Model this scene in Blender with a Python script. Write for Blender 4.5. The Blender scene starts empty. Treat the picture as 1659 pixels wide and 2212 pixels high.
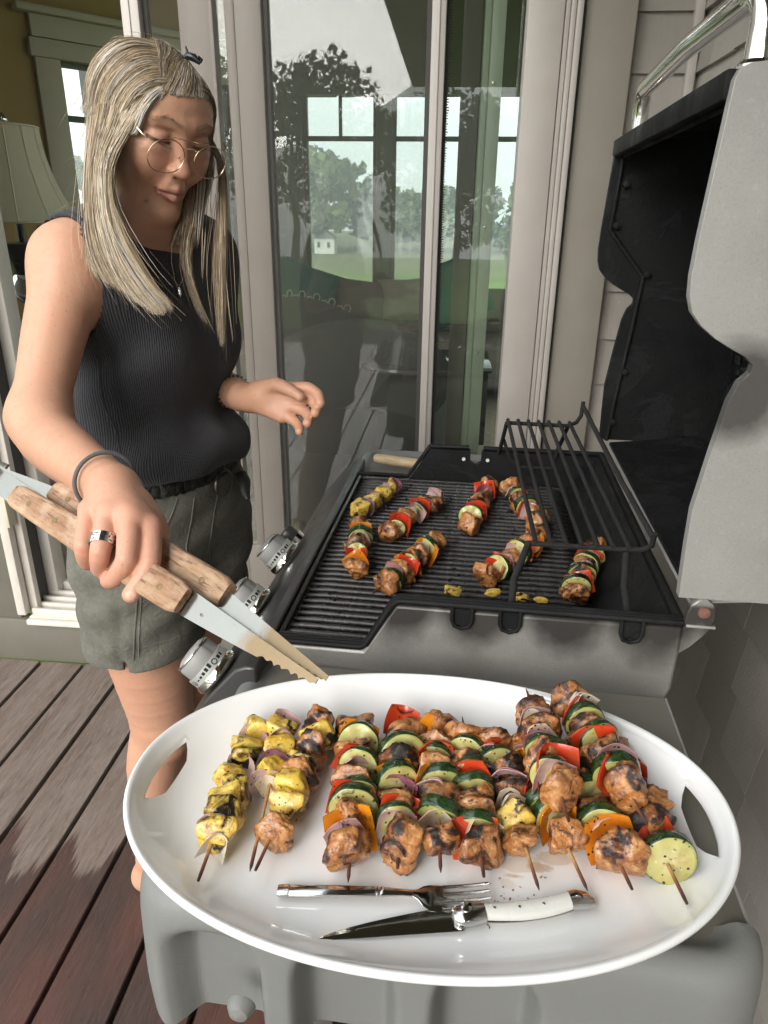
import bpy, bmesh, math, random
import numpy as np
from mathutils import Vector, Matrix
random.seed(7); RNG = np.random.default_rng(7)
R_ = math.radians
sc = bpy.context.scene
# ---------------------------------------------------------------- camera
CAM_H = 1.40
PITCH, YAW, ROLL = R_(22.5), R_(5.1), R_(0.7)
_f = Vector((-math.sin(YAW)*math.cos(PITCH), math.cos(YAW)*math.cos(PITCH), -math.sin(PITCH)))
_r = Vector((math.cos(YAW), math.sin(YAW), 0))
_u = _r.cross(_f)
_r2 = _r*math.cos(ROLL)+_u*math.sin(ROLL)
_u2 = -_r*math.sin(ROLL)+_u*math.cos(ROLL)
CAMO = Vector((0, 0, CAM_H))
cd = bpy.data.cameras.new('camera'); cam = bpy.data.objects.new('camera', cd)
sc.collection.objects.link(cam)
m = Matrix((_r2, _u2, -_f)).transposed().to_4x4(); m.translation = CAMO
cam.matrix_world = m
cd.sensor_fit = 'VERTICAL'; cd.sensor_height = 36; cd.lens = 36*1534/2212
cd.clip_start = 0.02; cd.clip_end = 1500
sc.camera = cam
# ---------------------------------------------------------------- world: pale overcast sky
world = bpy.data.worlds.new('World'); sc.world = world; world.use_nodes = True
SUN_EL, SUN_ROT = R_(27), R_(198)
nt = world.node_tree; nt.nodes.clear()
sky = nt.nodes.new('ShaderNodeTexSky'); sky.sky_type = 'NISHITA'; sky.sun_disc = False
sky.sun_elevation = SUN_EL; sky.sun_rotation = SUN_ROT; sky.dust_density = 2.0; sky.air_density = 1.0; sky.ozone_density = 1.0
hs = nt.nodes.new('ShaderNodeHueSaturation'); hs.inputs['Saturation'].default_value = 0.22; hs.inputs['Value'].default_value = 1.0
bg = nt.nodes.new('ShaderNodeBackground'); bg.inputs['Strength'].default_value = 0.10
ow = nt.nodes.new('ShaderNodeOutputWorld')
# an even cloud layer over the clear-sky colours
cl = nt.nodes.new('ShaderNodeMix'); cl.data_type = 'RGBA'; cl.inputs[0].default_value = 0.78; cl.inputs[7].default_value = (6.0, 6.35, 6.5, 1)
nt.links.new(sky.outputs[0], hs.inputs['Color']); nt.links.new(hs.outputs[0], cl.inputs[6]); nt.links.new(cl.outputs[2], bg.inputs[0]); nt.links.new(bg.outputs[0], ow.inputs[0])
# ---------------------------------------------------------------- sun: soft, behind the left shoulder of the camera
sd = bpy.data.lights.new('sun', 'SUN'); sd.energy = 1.5; sd.angle = R_(46); sd.color = (1.0, 0.965, 0.91)
so = bpy.data.objects.new('sun', sd); sc.collection.objects.link(so)
sdir = Vector((math.sin(SUN_ROT)*math.cos(SUN_EL), math.cos(SUN_ROT)*math.cos(SUN_EL), math.sin(SUN_EL)))
so.rotation_euler = sdir.to_track_quat('Z', 'Y').to_euler(); so.location = sdir*30
# ---------------------------------------------------------------- exposure
sc.view_settings.view_transform = 'Standard'; sc.view_settings.look = 'None'
sc.view_settings.exposure = 1.85; sc.view_settings.gamma = 1.0; sc.view_settings.use_curve_mapping = False
sc.render.engine = 'CYCLES'
cy = sc.cycles
cy.max_bounces = 10; cy.diffuse_bounces = 4; cy.glossy_bounces = 4; cy.transmission_bounces = 8; cy.transparent_max_bounces = 12
cy.caustics_reflective = False; cy.caustics_refractive = False; cy.sample_clamp_indirect = 6
cy.use_denoising = True

# ================================================================ helpers
def tag(o, label=None, cat=None, group=None, kind=None):
    if label: o['label'] = label
    if cat: o['category'] = cat
    if group: o['group'] = group
    if kind: o['kind'] = kind
    return o
def link(o, parent=None):
    sc.collection.objects.link(o)
    if parent is not None: o.parent = parent
    return o
def empty(name, loc=(0,0,0), rz=0.0, parent=None):
    o = bpy.data.objects.new(name, None); o.location = loc; o.rotation_euler = (0,0,rz); o.empty_display_size = .1
    return link(o, parent)
def ray(x, v):
    return _f + _r2*((x-829.5)/1534) - _u2*((v-1106)/1534)
def atz(x, v, z): d = ray(x, v); return CAMO + d*((z-CAM_H)/d.z)
def aty(x, v, y): d = ray(x, v); return CAMO + d*(y/d.y)
def atd(x, v, z): return CAMO + ray(x, v)*z

def mesh_obj(name, verts, faces, mat=None, parent=None, smooth=False, auto=None):
    me = bpy.data.meshes.new(name); me.from_pydata([tuple(v) for v in verts], [], [tuple(f) for f in faces]); me.validate(); me.update()
    o = bpy.data.objects.new(name, me); link(o, parent)
    if mat is not None:
        for mm in (mat if isinstance(mat, (list, tuple)) else [mat]): me.materials.append(mm)
    if smooth: me.polygons.foreach_set('use_smooth', [True]*len(me.polygons))
    if auto is not None: shade_auto(me, auto)
    return o
def shade_auto(me, deg):
    me.polygons.foreach_set('use_smooth', [True]*len(me.polygons))
    me.set_sharp_from_angle(angle=R_(deg))
class MB:
    """collects shapes into one mesh"""
    def __init__(s): s.bm = bmesh.new()
    def box(s, x0, x1, y0, y1, z0, z1, bev=0.0, M=None, seg=2):
        g = bmesh.ops.create_cube(s.bm, size=1.0)
        vs = g['verts']
        bmesh.ops.scale(s.bm, vec=(abs(x1-x0), abs(y1-y0), abs(z1-z0)), verts=vs)
        bmesh.ops.translate(s.bm, vec=((x0+x1)/2, (y0+y1)/2, (z0+z1)/2), verts=vs)
        if bev > 0:
            es = list({e for v in vs for e in v.link_edges})
            r = bmesh.ops.bevel(s.bm, geom=es, offset=bev, segments=seg, profile=.5, affect='EDGES')
            vs = list({v for f in r['faces'] for v in f.verts} | {v for v in vs if v.is_valid})
        if M is not None: bmesh.ops.transform(s.bm, matrix=M, verts=vs)
        return s
    def add(s, verts, faces, mi=0):
        vv = [s.bm.verts.new(v) for v in verts]
        for f in faces:
            try: fa = s.bm.faces.new([vv[i] for i in f]); fa.material_index = mi
            except ValueError: pass
        return s
    def tube(s, pts, r, n=10, cap=True, closed=False, flat=None):
        """tube along a polyline; r may be a list"""
        P = [Vector(p) for p in pts]; N = len(P)
        rr = r if isinstance(r, (list, tuple)) else [r]*N
        verts = []; up = None
        for i in range(N):
            if closed: t = (P[(i+1) % N]-P[i-1]).normalized()
            else: t = (P[min(i+1, N-1)]-P[max(i-1, 0)]).normalized()
            if up is None:
                a = Vector((0,0,1)) if abs(t.z) < .9 else Vector((1,0,0))
                up = (a - t*a.dot(t)).normalized()
            else: up = (up - t*up.dot(t)).normalized()
            sd_ = t.cross(up)
            for j in range(n):
                a = 2*math.pi*j/n
                verts.append(P[i] + (up*math.cos(a)*(flat or 1) + sd_*math.sin(a))*rr[i])
        faces = []
        for i in range(N if closed else N-1):
            for j in range(n):
                faces.append((i*n+j, i*n+(j+1) % n, ((i+1) % N)*n+(j+1) % n, ((i+1) % N)*n+j))
        if cap and not closed:
            faces.append(tuple(reversed(range(n)))); faces.append(tuple((N-1)*n+j for j in range(n)))
        return s.add(verts, faces)
    def lathe(s, prof, c=(0,0,0), n=32, M=None):
        """prof: list of (r, z)"""
        verts = []
        for r, z in prof:
            for j in range(n):
                a = 2*math.pi*j/n
                p = Vector((r*math.cos(a), r*math.sin(a), z))
                if M is not None: p = M @ p
                verts.append(p+Vector(c))
        faces = [(i*n+j, i*n+(j+1) % n, (i+1)*n+(j+1) % n, (i+1)*n+j) for i in range(len(prof)-1) for j in range(n)]
        faces.append(tuple(reversed(range(n)))); faces.append(tuple((len(prof)-1)*n+j for j in range(n)))
        return s.add(verts, faces)
    def prism(s, poly, h0, h1, axis='z', M=None):
        """poly: 2D list, extruded h0..h1 along axis"""
        n = len(poly)
        def P(a, b, h): return {'z': (a, b, h), 'y': (a, h, b), 'x': (h, a, b)}[axis]
        v = [Vector(P(a, b, h0)) for a, b in poly]+[Vector(P(a, b, h1)) for a, b in poly]
        if M is not None: v = [M @ p for p in v]
        f = [tuple(range(n)), tuple(reversed(range(n, 2*n)))]+[(i, i+n, (i+1) % n+n, (i+1) % n) for i in range(n)]
        return s.add(v, f)
    def build(s, name, mat=None, parent=None, auto=35, loc=None, M=None):
        bmesh.ops.recalc_face_normals(s.bm, faces=s.bm.faces)
        me = bpy.data.meshes.new(name); s.bm.to_mesh(me); s.bm.free()
        o = bpy.data.objects.new(name, me); link(o, parent)
        if mat is not None:
            for mm in (mat if isinstance(mat, (list, tuple)) else [mat]): me.materials.append(mm)
        if auto is not None: shade_auto(me, auto)
        if loc is not None: o.location = loc
        if M is not None: o.matrix_local = M
        return o

# ---------------------------------------------------------------- material helpers
class NT:
    def __init__(s, name):
        s.m = bpy.data.materials.new(name); s.m.use_nodes = True; s.t = s.m.node_tree; s.t.nodes.clear()
        s.out = s.t.nodes.new('ShaderNodeOutputMaterial'); s.b = s.t.nodes.new('ShaderNodeBsdfPrincipled')
        s.t.links.new(s.b.outputs[0], s.out.inputs[0])
    def n(s, typ, **kw):
        nd = s.t.nodes.new(typ)
        for k, v in kw.items():
            if k.startswith('_'): setattr(nd, k[1:], v)
            else:
                key = k.replace('__', ' ')
                nd.inputs[key].default_value = v
        return nd
    def l(s, a, b): s.t.links.new(a, b)
    def coord(s, kind='Object', scale=(1,1,1), rot=(0,0,0), loc=(0,0,0)):
        tc = s.t.nodes.new('ShaderNodeTexCoord'); mp = s.t.nodes.new('ShaderNodeMapping')
        mp.inputs['Scale'].default_value = scale; mp.inputs['Rotation'].default_value = rot; mp.inputs['Location'].default_value = loc
        s.l(tc.outputs[kind], mp.inputs[0]); return mp.outputs[0]
    def geo(s, scale=(1,1,1), rot=(0,0,0)):
        g = s.t.nodes.new('ShaderNodeNewGeometry'); mp = s.t.nodes.new('ShaderNodeMapping')
        mp.inputs['Scale'].default_value = scale; mp.inputs['Rotation'].default_value = rot
        s.l(g.outputs['Position'], mp.inputs[0]); return mp.outputs[0]
    def noise(s, vec, scale, detail=4, rough=.6, dist=0.0):
        nd = s.n('ShaderNodeTexNoise'); nd.inputs['Scale'].default_value = scale; nd.inputs['Detail'].default_value = detail
        nd.inputs['Roughness'].default_value = rough; nd.inputs['Distortion'].default_value = dist
        s.l(vec, nd.inputs['Vector']); return nd.outputs['Fac']
    def ramp(s, fac, stops, interp='LINEAR'):
        r = s.n('ShaderNodeValToRGB'); cr = r.color_ramp; cr.interpolation = interp
        while len(cr.elements) < len(stops): cr.elements.new(.5)
        for e, (p, c) in zip(cr.elements, stops):
            e.position = p; e.color = (c, c, c, 1) if isinstance(c, (int, float)) else (*c[:3], 1)
        s.l(fac, r.inputs[0]); return r.outputs[0]
    def mix(s, fac, a, b, mode='MIX'):
        nd = s.t.nodes.new('ShaderNodeMix'); nd.data_type = 'RGBA'; nd.blend_type = mode
        for sock, v in ((nd.inputs[0], fac), (nd.inputs[6], a), (nd.inputs[7], b)):
            if isinstance(v, (int, float)): sock.default_value = v if sock is nd.inputs[0] else (v, v, v, 1)
            elif isinstance(v, (tuple, list)): sock.default_value = (*v[:3], 1)
            else: s.l(v, sock)
        return nd.outputs[2]
    def math(s, op, a, b=0.0, clamp=False):
        nd = s.t.nodes.new('ShaderNodeMath'); nd.operation = op; nd.use_clamp = clamp
        for i, v in enumerate((a, b)):
            if isinstance(v, (int, float)): nd.inputs[i].default_value = v
            else: s.l(v, nd.inputs[i])
        return nd.outputs[0]
    def bump(s, h, strength=.3, dist=.01, prev=None):
        nd = s.n('ShaderNodeBump'); nd.inputs['Strength'].default_value = strength; nd.inputs['Distance'].default_value = dist
        s.l(h, nd.inputs['Height'])
        if prev is not None: s.l(prev, nd.inputs['Normal'])
        return nd.outputs[0]
    def set(s, **kw):
        names = dict(color='Base Color', rough='Roughness', metal='Metallic', normal='Normal', spec='Specular IOR Level', coat='Coat Weight',
                     coatr='Coat Roughness', sss='Subsurface Weight', sssr='Subsurface Radius', ssss='Subsurface Scale', trans='Transmission Weight', alpha='Alpha', ior='IOR', sheen='Sheen Weight', aniso='Anisotropic')
        for k, v in kw.items():
            sock = s.b.inputs[names[k]]
            if hasattr(v, 'is_linked') or isinstance(v, bpy.types.NodeSocket): s.l(v, sock)
            elif k == 'color': sock.default_value = (*v[:3], 1)
            else: sock.default_value = v
        return s.m
def paint_mat(name, col, var=.08, rough=.55, scale=9, bump=.15, bscale=120, metal=0.0, spec=.4, dirt=None):
    N = NT(name); g = N.coord()
    f = N.noise(g, scale, 5)
    lo = tuple(c*(1-var) for c in col); hi = tuple(min(1, c*(1+var)) for c in col)
    c = N.mix(N.ramp(f, [(.3, 0), (.7, 1)]), lo, hi)
    if dirt: c = N.mix(N.ramp(N.noise(g, 2.3, 6, .65), [(.52, 0), (.75, dirt[1])]), c, dirt[0])
    b = N.bump(N.noise(g, bscale, 3), bump, .002)
    return N.set(color=c, rough=N.ramp(f, [(.2, max(0, rough-.08)), (.8, min(1, rough+.08))]), normal=b, metal=metal, spec=spec)
# ================================================================ materials of the setting
def deck_mat():
    N = NT('deck_wood'); g = N.geo()
    oi = N.n('ShaderNodeObjectInfo')
    # grain stretched along the boards, shifted per board
    mp = N.n('ShaderNodeMapping'); N.l(N.t.nodes.new('ShaderNodeNewGeometry').outputs['Position'], mp.inputs[0])
    mp.inputs['Scale'].default_value = (1, .085, 1)
    cb = N.n('ShaderNodeCombineXYZ'); N.l(N.math('MULTIPLY', oi.outputs['Random'], 37.0), cb.inputs[1]); N.l(N.math('MULTIPLY', oi.outputs['Random'], 11.0), cb.inputs[2]); N.l(cb.outputs[0], mp.inputs['Location'])
    fine = N.noise(mp.outputs[0], 230, 6, .7, .3); mid = N.noise(mp.outputs[0], 34, 5, .6, 1.6); big = N.noise(mp.outputs[0], 9, 3, .5, 2.5)
    c = N.mix(N.ramp(fine, [(.36, 0), (.64, 1)]), (.080, .057, .046), (.200, .152, .127))
    c = N.mix(N.ramp(mid, [(.35, 0), (.7, .55)]), c, (.26, .212, .18))
    c = N.mix(N.ramp(big, [(.45, 0), (.8, .5)]), c, (.12, .072, .052))
    c = N.mix(N.math('MULTIPLY', oi.outputs['Random'], .35), c, (.2, .15, .125))
    # fibrous pale flecks
    fl = N.noise(mp.outputs[0], 520, 2, .5)
    c = N.mix(N.ramp(fl, [(.66, 0), (.74, .35)]), c, (.48, .42, .37))
    # knots / small dark spots
    sp = N.noise(N.geo((1, .45, 1)), 15, 3, .6, .4)
    c = N.mix(N.ramp(sp, [(.68, 0), (.74, .55)]), c, (.09, .06, .05))
    # the wet end of the deck: a ragged front that follows the grain
    sx = N.n('ShaderNodeSeparateXYZ'); N.l(N.geo(), sx.inputs[0])
    mp2 = N.n('ShaderNodeMapping'); mp2.inputs['Scale'].default_value = (1, .03, 1); N.l(N.geo(), mp2.inputs[0])
    rag = N.noise(mp2.outputs[0], 62, 4, .62); rag2 = N.noise(mp2.outputs[0], 13, 2, .5)
    edge = N.math('ADD', N.math('MULTIPLY', rag, .26), N.math('MULTIPLY', rag2, .26))
    edge = N.math('ADD', edge, .925)
    edge = N.math('ADD', edge, N.math('MULTIPLY', N.math('SINE', N.math('MULTIPLY', sx.outputs[0], 41.9)), .035))
    wet = N.math('MULTIPLY', N.math('SUBTRACT', edge, sx.outputs[1]), 38.0, True)
    wet = N.ramp(wet, [(0, 0), (1, 1)])
    red = N.ramp(N.noise(N.geo((1, .3, 1)), 7, 3, .5), [(.4, 0), (.7, 1)])
    wc = N.mix(red, (.042, .026, .024), (.095, .036, .026))
    wc = N.mix(N.ramp(fine, [(.3, .0), (.75, .5)]), wc, (.13, .085, .07))
    c = N.mix(wet, c, wc)
    b = N.bump(fine, .5, .0016); b = N.bump(mid, .35, .0022, b)
    rr = N.mix(wet, .72, N.ramp(mid, [(.3, .22), (.7, .45)]))
    return N.set(color=c, rough=rr, normal=b, spec=.45)
M_DECK = deck_mat()
M_UNDER = paint_mat('dark_joists', (.03, .024, .02), rough=.9)
M_TAUPE = paint_mat('taupe_frame_paint', (.235, .205, .178), var=.04, rough=.5, bscale=300, bump=.08)
M_FRAME = paint_mat('light_frame_paint', (.42, .385, .355), var=.04, rough=.45, bscale=200, bump=.06)
M_DKFR = paint_mat('dark_gasket', (.05, .045, .042), rough=.7)  # plain dark colour of gaskets, strips, joints and wall backing
M_CASING = paint_mat('casing_paint', (.44, .40, .365), var=.05, rough=.5, bump=.12, dirt=((.33, .30, .26), .3))
M_BOARD = paint_mat('corner_board_paint', (.27, .245, .205), var=.05, rough=.55, bump=.1)
M_RISER = paint_mat('riser_paint', (.14, .133, .106), var=.06, rough=.5, bump=.12, dirt=((.2, .18, .14), .4))
M_SILL = paint_mat('sill_vinyl', (.62, .58, .52), var=.06, rough=.45, dirt=((.36, .31, .25), .5))
M_JAMBG = paint_mat('pale_green_jamb', (.44, .47, .38), var=.04, rough=.45)
M_INWALL = paint_mat('ochre_plaster', (.36, .25, .085), var=.05, rough=.8)
M_INTRIM = paint_mat('cream_trim', (.50, .46, .35), var=.04, rough=.5)
M_CEIL = paint_mat('interior_ceiling', (.22, .18, .11), rough=.9)
M_GREENTRIM = paint_mat('dark_green_sash', (.12, .13, .085), var=.05, rough=.5)
M_FLOOR_IN = paint_mat('interior_rug', (.30, .26, .19), var=.25, scale=22, rough=.9)
def shingle_mat():
    N = NT('shingle_paint'); oi = N.n('ShaderNodeObjectInfo'); g = N.geo()
    mp = N.n('ShaderNodeMapping'); mp.inputs['Scale'].default_value = (1, 1, .08); N.l(N.geo(), mp.inputs[0])
    gr = N.noise(mp.outputs[0], 260, 4, .65, .2); bl = N.noise(g, 5.5, 5, .6); pit = N.noise(g, 260, 2, .6)
    c = N.mix(N.ramp(bl, [(.3, 0), (.7, 1)]), (.345, .315, .282), (.42, .388, .352))
    c = N.mix(N.math('MULTIPLY', oi.outputs['Random'], .85), c, (.27, .248, .218))
    c = N.mix(N.ramp(gr, [(.25, .35), (.5, 0)]), c, (.24, .22, .19))
    c = N.mix(N.ramp(N.noise(N.geo((1, 1, .6)), 70, 2, .5), [(.74, 0), (.78, .35)]), c, (.55, .53, .48))
    b = N.bump(gr, .35, .0012); b = N.bump(N.ramp(pit, [(.35, 0), (.6, 1)]), .2, .0008, b)
    return N.set(color=c, rough=.55, normal=b, spec=.35)
M_SHINGLE = shingle_mat()
def glass_mat(name='door_glass', tint=(.91, .945, .915), rough=0.0):
    N = NT(name)
    tr = N.n('ShaderNodeBsdfTransparent'); tr.inputs[0].default_value = (*tint, 1)
    gl = N.n('ShaderNodeBsdfGlossy'); gl.inputs['Roughness'].default_value = rough; gl.inputs[0].default_value = (1, 1, 1, 1)
    fr = N.n('ShaderNodeFresnel'); fr.inputs[0].default_value = 1.62
    mx = N.n('ShaderNodeMixShader'); N.l(N.math('MULTIPLY', fr.outputs[0], .8, True), mx.inputs[0]); N.l(tr.outputs[0], mx.inputs[1]); N.l(gl.outputs[0], mx.inputs[2]); N.l(mx.outputs[0], N.out.inputs[0])
    return N.m
M_GLASS = glass_mat()
M_CLEAR = glass_mat('window_glass', (.93, .96, .94))
def screen_mat():
    N = NT('insect_screen'); sx = N.n('ShaderNodeSeparateXYZ'); N.l(N.coord('Object'), sx.inputs[0])
    def thread(s, per):
        f = N.math('FRACT', N.math('MULTIPLY', s, 1/per)); return N.math('LESS_THAN', f, .10)
    a = N.math('MAXIMUM', thread(sx.outputs[0], .00165), thread(sx.outputs[2], .00165))
    tr = N.n('ShaderNodeBsdfTransparent'); df = N.n('ShaderNodeBsdfDiffuse'); df.inputs[0].default_value = (.13, .125, .11, 1)
    mx = N.n('ShaderNodeMixShader'); N.l(a, mx.inputs[0]); N.l(tr.outputs[0], mx.inputs[1]); N.l(df.outputs[0], mx.inputs[2]); N.l(mx.outputs[0], N.out.inputs[0])
    return N.m
M_SCREEN = screen_mat()

# ================================================================ deck
deck = MB().box(-5.0, .54, -6.0, 1.93, -.12, -.045).build('deck', M_UNDER); tag(deck, kind='structure')
deck['label'] = 'wooden deck of weathered boards, wet and dark at the near end'
edges = [.54]
x = -.728+.15*8
xs = [x-.15*k for k in range(34)]
xs = [v for v in xs if v > -4.3]
pl = []
rj = random.Random(3)
for i, xr in enumerate(xs):
    x1 = min(xr, .535); x0 = xr-.15
    if x0 > .5: continue
    y1 = 1.913; o = MB().box(x0+.0045, x1-.0045, -4.5, y1, -.028, 0.0, bev=.003, seg=1).build('plank', M_DECK, deck, auto=40)
    o.location.z = rj.uniform(-.0012, .0012)

# ================================================================ ground and landscape beyond the house
def grass_mat():
    N = NT('meadow_grass'); g = N.geo()
    a = N.noise(g, .08, 4); b_ = N.noise(g, 1.3, 4)
    c = N.mix(N.ramp(a, [(.35, 0), (.65, 1)]), (.10, .165, .035), (.19, .26, .06))
    c = N.mix(N.ramp(b_, [(.4, 0), (.8, .5)]), c, (.085, .12, .035))
    sx = N.n('ShaderNodeSeparateXYZ'); N.l(g, sx.inputs[0])
    # a band of tall dry reeds in the far meadow, a brown ditch nearer
    far = N.math('MULTIPLY', N.math('SUBTRACT', sx.outputs[1], 62), .05, True)
    c = N.mix(far, c, (.145, .155, .07))
    return N.set(color=c, rough=.95, spec=.1)
M_GRASS = grass_mat()
gv = []; gf = []
nx = 30
rows = [-55, -30, -12, 4, 8, 14, 20, 30, 45, 60, 80, 100, 130, 160, 200]
def gz(xx, yy):
    if yy < 4: return -1.6
    if yy < 30: return -1.6 - 2.0*(yy-4)/26
    return -3.6 + max(0, yy-80)*.014
for yy in rows:
    for i in range(nx+1):
        xx = -320+640*i/nx
        gv.append((xx, yy, gz(xx, yy)+ (math.sin(i*1.7+yy)*.12 if abs(yy) < 200 else 0)))
gf = [(r*(nx+1)+i, r*(nx+1)+i+1, (r+1)*(nx+1)+i+1, (r+1)*(nx+1)+i) for r in range(len(rows)-1) for i in range(nx)]
gr = mesh_obj('ground', gv, gf, M_GRASS, smooth=True); tag(gr, kind='structure'); gr['label'] = 'green meadow behind the house'
# gravel path crossing the lawn
M_PATH = paint_mat('gravel_path', (.5, .48, .43), var=.1, rough=.95)
pv = []
for k in range(9):
    t = k/8; yy = 16+t*26; xx = -2.2-t*t*7; w_ = .8
    pv += [(xx-w_, yy, gz(0, yy)+.16), (xx+w_, yy, gz(0, yy)+.16)]
path = mesh_obj('path', pv, [(2*k, 2*k+1, 2*k+3, 2*k+2) for k in range(8)], M_PATH); tag(path, kind='structure')
path['label'] = 'pale gravel path curving across the lawn'

# trees
def leaf_mat(name, c1, c2):
    N = NT(name); oi = N.n('ShaderNodeAttribute'); oi.attribute_name = 'shade'
    c = N.mix(oi.outputs['Fac'], c1, c2)
    return N.set(color=c, rough=.8, spec=.2)
LEAF = [leaf_mat('leaf_oak', (.04, .075, .025), (.10, .145, .045)), leaf_mat('leaf_maple', (.05, .085, .03), (.12, .165, .055))]
M_BARK = paint_mat('bark', (.10, .085, .065), rough=.95, scale=30)
def tree(x, y, z, h, w, label, group, nleaf=1500, ls=.35, seed=0):
    rg = np.random.default_rng(seed)
    root = empty('broadleaf_tree', (x, y, z)); tag(root, label, 'tree', group)
    t = MB(); t.tube([(0, 0, 0), (.02*h, 0, h*.2), (-.01*h, .01*h, h*.45), (.01*h, 0, h*.7)], [h*.028, h*.02, h*.014, h*.006], 8)
    for k in range(6):
        a = rg.uniform(0, 6.28); z0 = h*rg.uniform(.22, .5)
        t.tube([(0, 0, z0), (w*.25*math.cos(a), w*.25*math.sin(a), z0+h*.14), (w*.4*math.cos(a), w*.4*math.sin(a), z0+h*.26)], [h*.011, h*.007, h*.003], 6)
    t.build('trunk', M_BARK, root)
    # clumps
    nc = 26
    cc = []
    for k in range(nc):
        zz = rg.uniform(.22, .93); rr = w*.5*math.sqrt(max(.05, 1-((zz-.5)/.52)**2))
        a = rg.uniform(0, 6.28); q = math.sqrt(rg.uniform(.1, 1))
        cc.append((rr*q*math.cos(a), rr*q*math.sin(a), zz*h))
    cc = np.array(cc); idx = rg.integers(0, nc, nleaf)
    d = rg.normal(size=(nleaf, 3)); d /= np.linalg.norm(d, axis=1)[:, None]
    P = cc[idx]+d*(w*.15*rg.uniform(.4, 1.1, nleaf)**.6)[:, None]*np.array([1, 1, .85])
    n = rg.normal(size=(nleaf, 3)); n /= np.linalg.norm(n, axis=1)[:, None]
    a = np.cross(n, rg.normal(size=(nleaf, 3))); a /= np.linalg.norm(a, axis=1)[:, None]; b = np.cross(n, a)
    s = ls*rg.uniform(.5, 1.3, nleaf)[:, None]
    V = np.stack([P+a*s, P+b*s*.7, P-a*s, P-b*s*.7], 1).reshape(-1, 3)
    me = bpy.data.meshes.new('crown'); me.from_pydata(V.tolist(), [], np.arange(nleaf*4).reshape(-1, 4).tolist())
    at = me.attributes.new('shade', 'FLOAT', 'POINT'); at.data.foreach_set('value', np.repeat(np.clip(rg.normal(.5, .25, nleaf)+(idx % 5-2)*.1, 0, 1), 4))
    me.materials.append(LEAF[seed % 2]); o = bpy.data.objects.new('crown', me); link(o, root)
    return root
TP = [(-46, 118, 11, 12), (-36, 112, 13, 14), (-27, 116, 13.5, 14), (-19, 110, 13, 14), (-11, 118, 9.5, 11), (-4.5, 112, 8.5, 10), (3, 116, 9, 11), (11, 108, 9.5, 11), (20, 112, 11, 13), (-57, 100, 13, 14), (-70, 96, 14, 15), (-84, 92, 14, 15), (30, 106, 13, 14)]
sz = ['tall rounded', 'broad dense', 'low bushy', 'pale loose', 'dark full']
TLAB = ['hazy round tree far left of the white farmhouse across the meadow', 'tall hazy tree behind the left edge of the middle door glass', 'tallest hazy tree, second left of the white farmhouse', 'broad hazy tree rising directly behind the white farmhouse', 'lower hazy tree just right of the farmhouse in the left window', 'smallest hazy tree behind the dark post between the far windows', 'hazy tree in the middle of the right far window', 'hazy tree at the right edge of the right far window', 'wide hazy tree seen through the narrow glass right of the white stile', 'large hazy tree behind the lamp in the side window, rightmost there', 'second hazy tree from the right in the side window by the lamp', 'leftmost hazy tree in the side window by the lamp', 'hazy tree at the far right end of the tree line']
for i, (tx, ty, th, tw) in enumerate(TP):
    tree(tx, ty if i else ty, gz(tx, ty)-.2, th, tw, TLAB[i], 'trees across the meadow', 1700, .75, i)
# farmhouse between the trees
M_WHITE = paint_mat('white_clapboard', (.62, .62, .58), rough=.7); M_ROOF = paint_mat('grey_roof', (.2, .2, .2), rough=.8)
fh = empty('farmhouse', (-18.2, 106, gz(0, 106))); tag(fh, 'small white farmhouse with a grey roof in front of the far trees', 'house')
MB().box(-1.4, 1.4, -1.2, 1.2, -.5, 1.9).build('wall', M_WHITE, fh)
MB().prism([(-1.6, 1.9), (1.6, 1.9), (0, 3.0)], -1.4, 1.4, 'y').build('roof', M_ROOF, fh)
for wx in (-.8, .6): MB().box(wx-.18, wx+.22, -1.24, -1.205, .7, 1.4).build('window', M_DKFR, fh)
# trees behind the camera (they show in the glass)
for i, (tx, ty, th, tw) in enumerate([(-26, -48, 15.5, 16), (-12, -52, 12.5, 15), (0, -50, 11, 13), (-43, -44, 16, 16)]):
    tree(tx, ty, -1.7, th, tw, ['tall leafy tree mirrored at the left edge of the door glass', 'leafy tree mirrored in the middle of the door glass', 'low leafy tree mirrored under the dark roof edge in the glass', 'big leafy tree mirrored in the narrow glass behind the woman'][i], 'trees mirrored in the glass', 6500, .26, 40+i)

# ================================================================ house: door wall (plane y = 1.98) and what stands in it
YW = 1.98
step = empty('door_step', (-1.5, 1.93, 0)); tag(step, 'grey-green painted riser and pale ribbed threshold under the open door', 'threshold')
o = MB().box(-4.2, -.42, 1.915, 1.96, 0.0, .158, bev=.004).build('riser', M_RISER, step); o.location = (1.5, -1.93, 0)
th = MB(); th.box(-1.335, -.04, 1.885, 1.905, .158, .176, bev=.003); th.box(-1.335, -.04, 1.905, 2.10, .158, .178, bev=.002)
for k in range(4): th.box(-1.335, -.04, 1.925+k*.036, 1.937+k*.036, .178, .196+k*.003, bev=.002)
th.box(-1.335, -.04, 2.07, 2.10, .178, .222, bev=.004)
o = th.build('track', M_SILL, step); o.location = (1.5, -1.93, 0)
jamb = empty('door_jamb', (-1.36, 1.95, 0)); tag(jamb, 'painted left jamb of the open doorway behind the woman', 'door jamb')
j = MB(); j.box(-1.62, -1.375, 1.925, 1.965, .158, 2.75, bev=.004); o = j.build('casing', M_RISER, jamb); o.location = (1.36, -1.95, 0)
j = MB(); j.box(-1.375, -1.345, 1.905, 1.935, .18, 2.7, bev=.004); j.box(-1.36, -1.322, 1.94, 1.965, .18, 2.7, bev=.003); j.box(-1.375, -1.300, 2.035, 2.10, .18, 2.7, bev=.003)
o = j.build('frame', M_SILL, jamb); o.location = (1.36, -1.95, 0)
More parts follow.
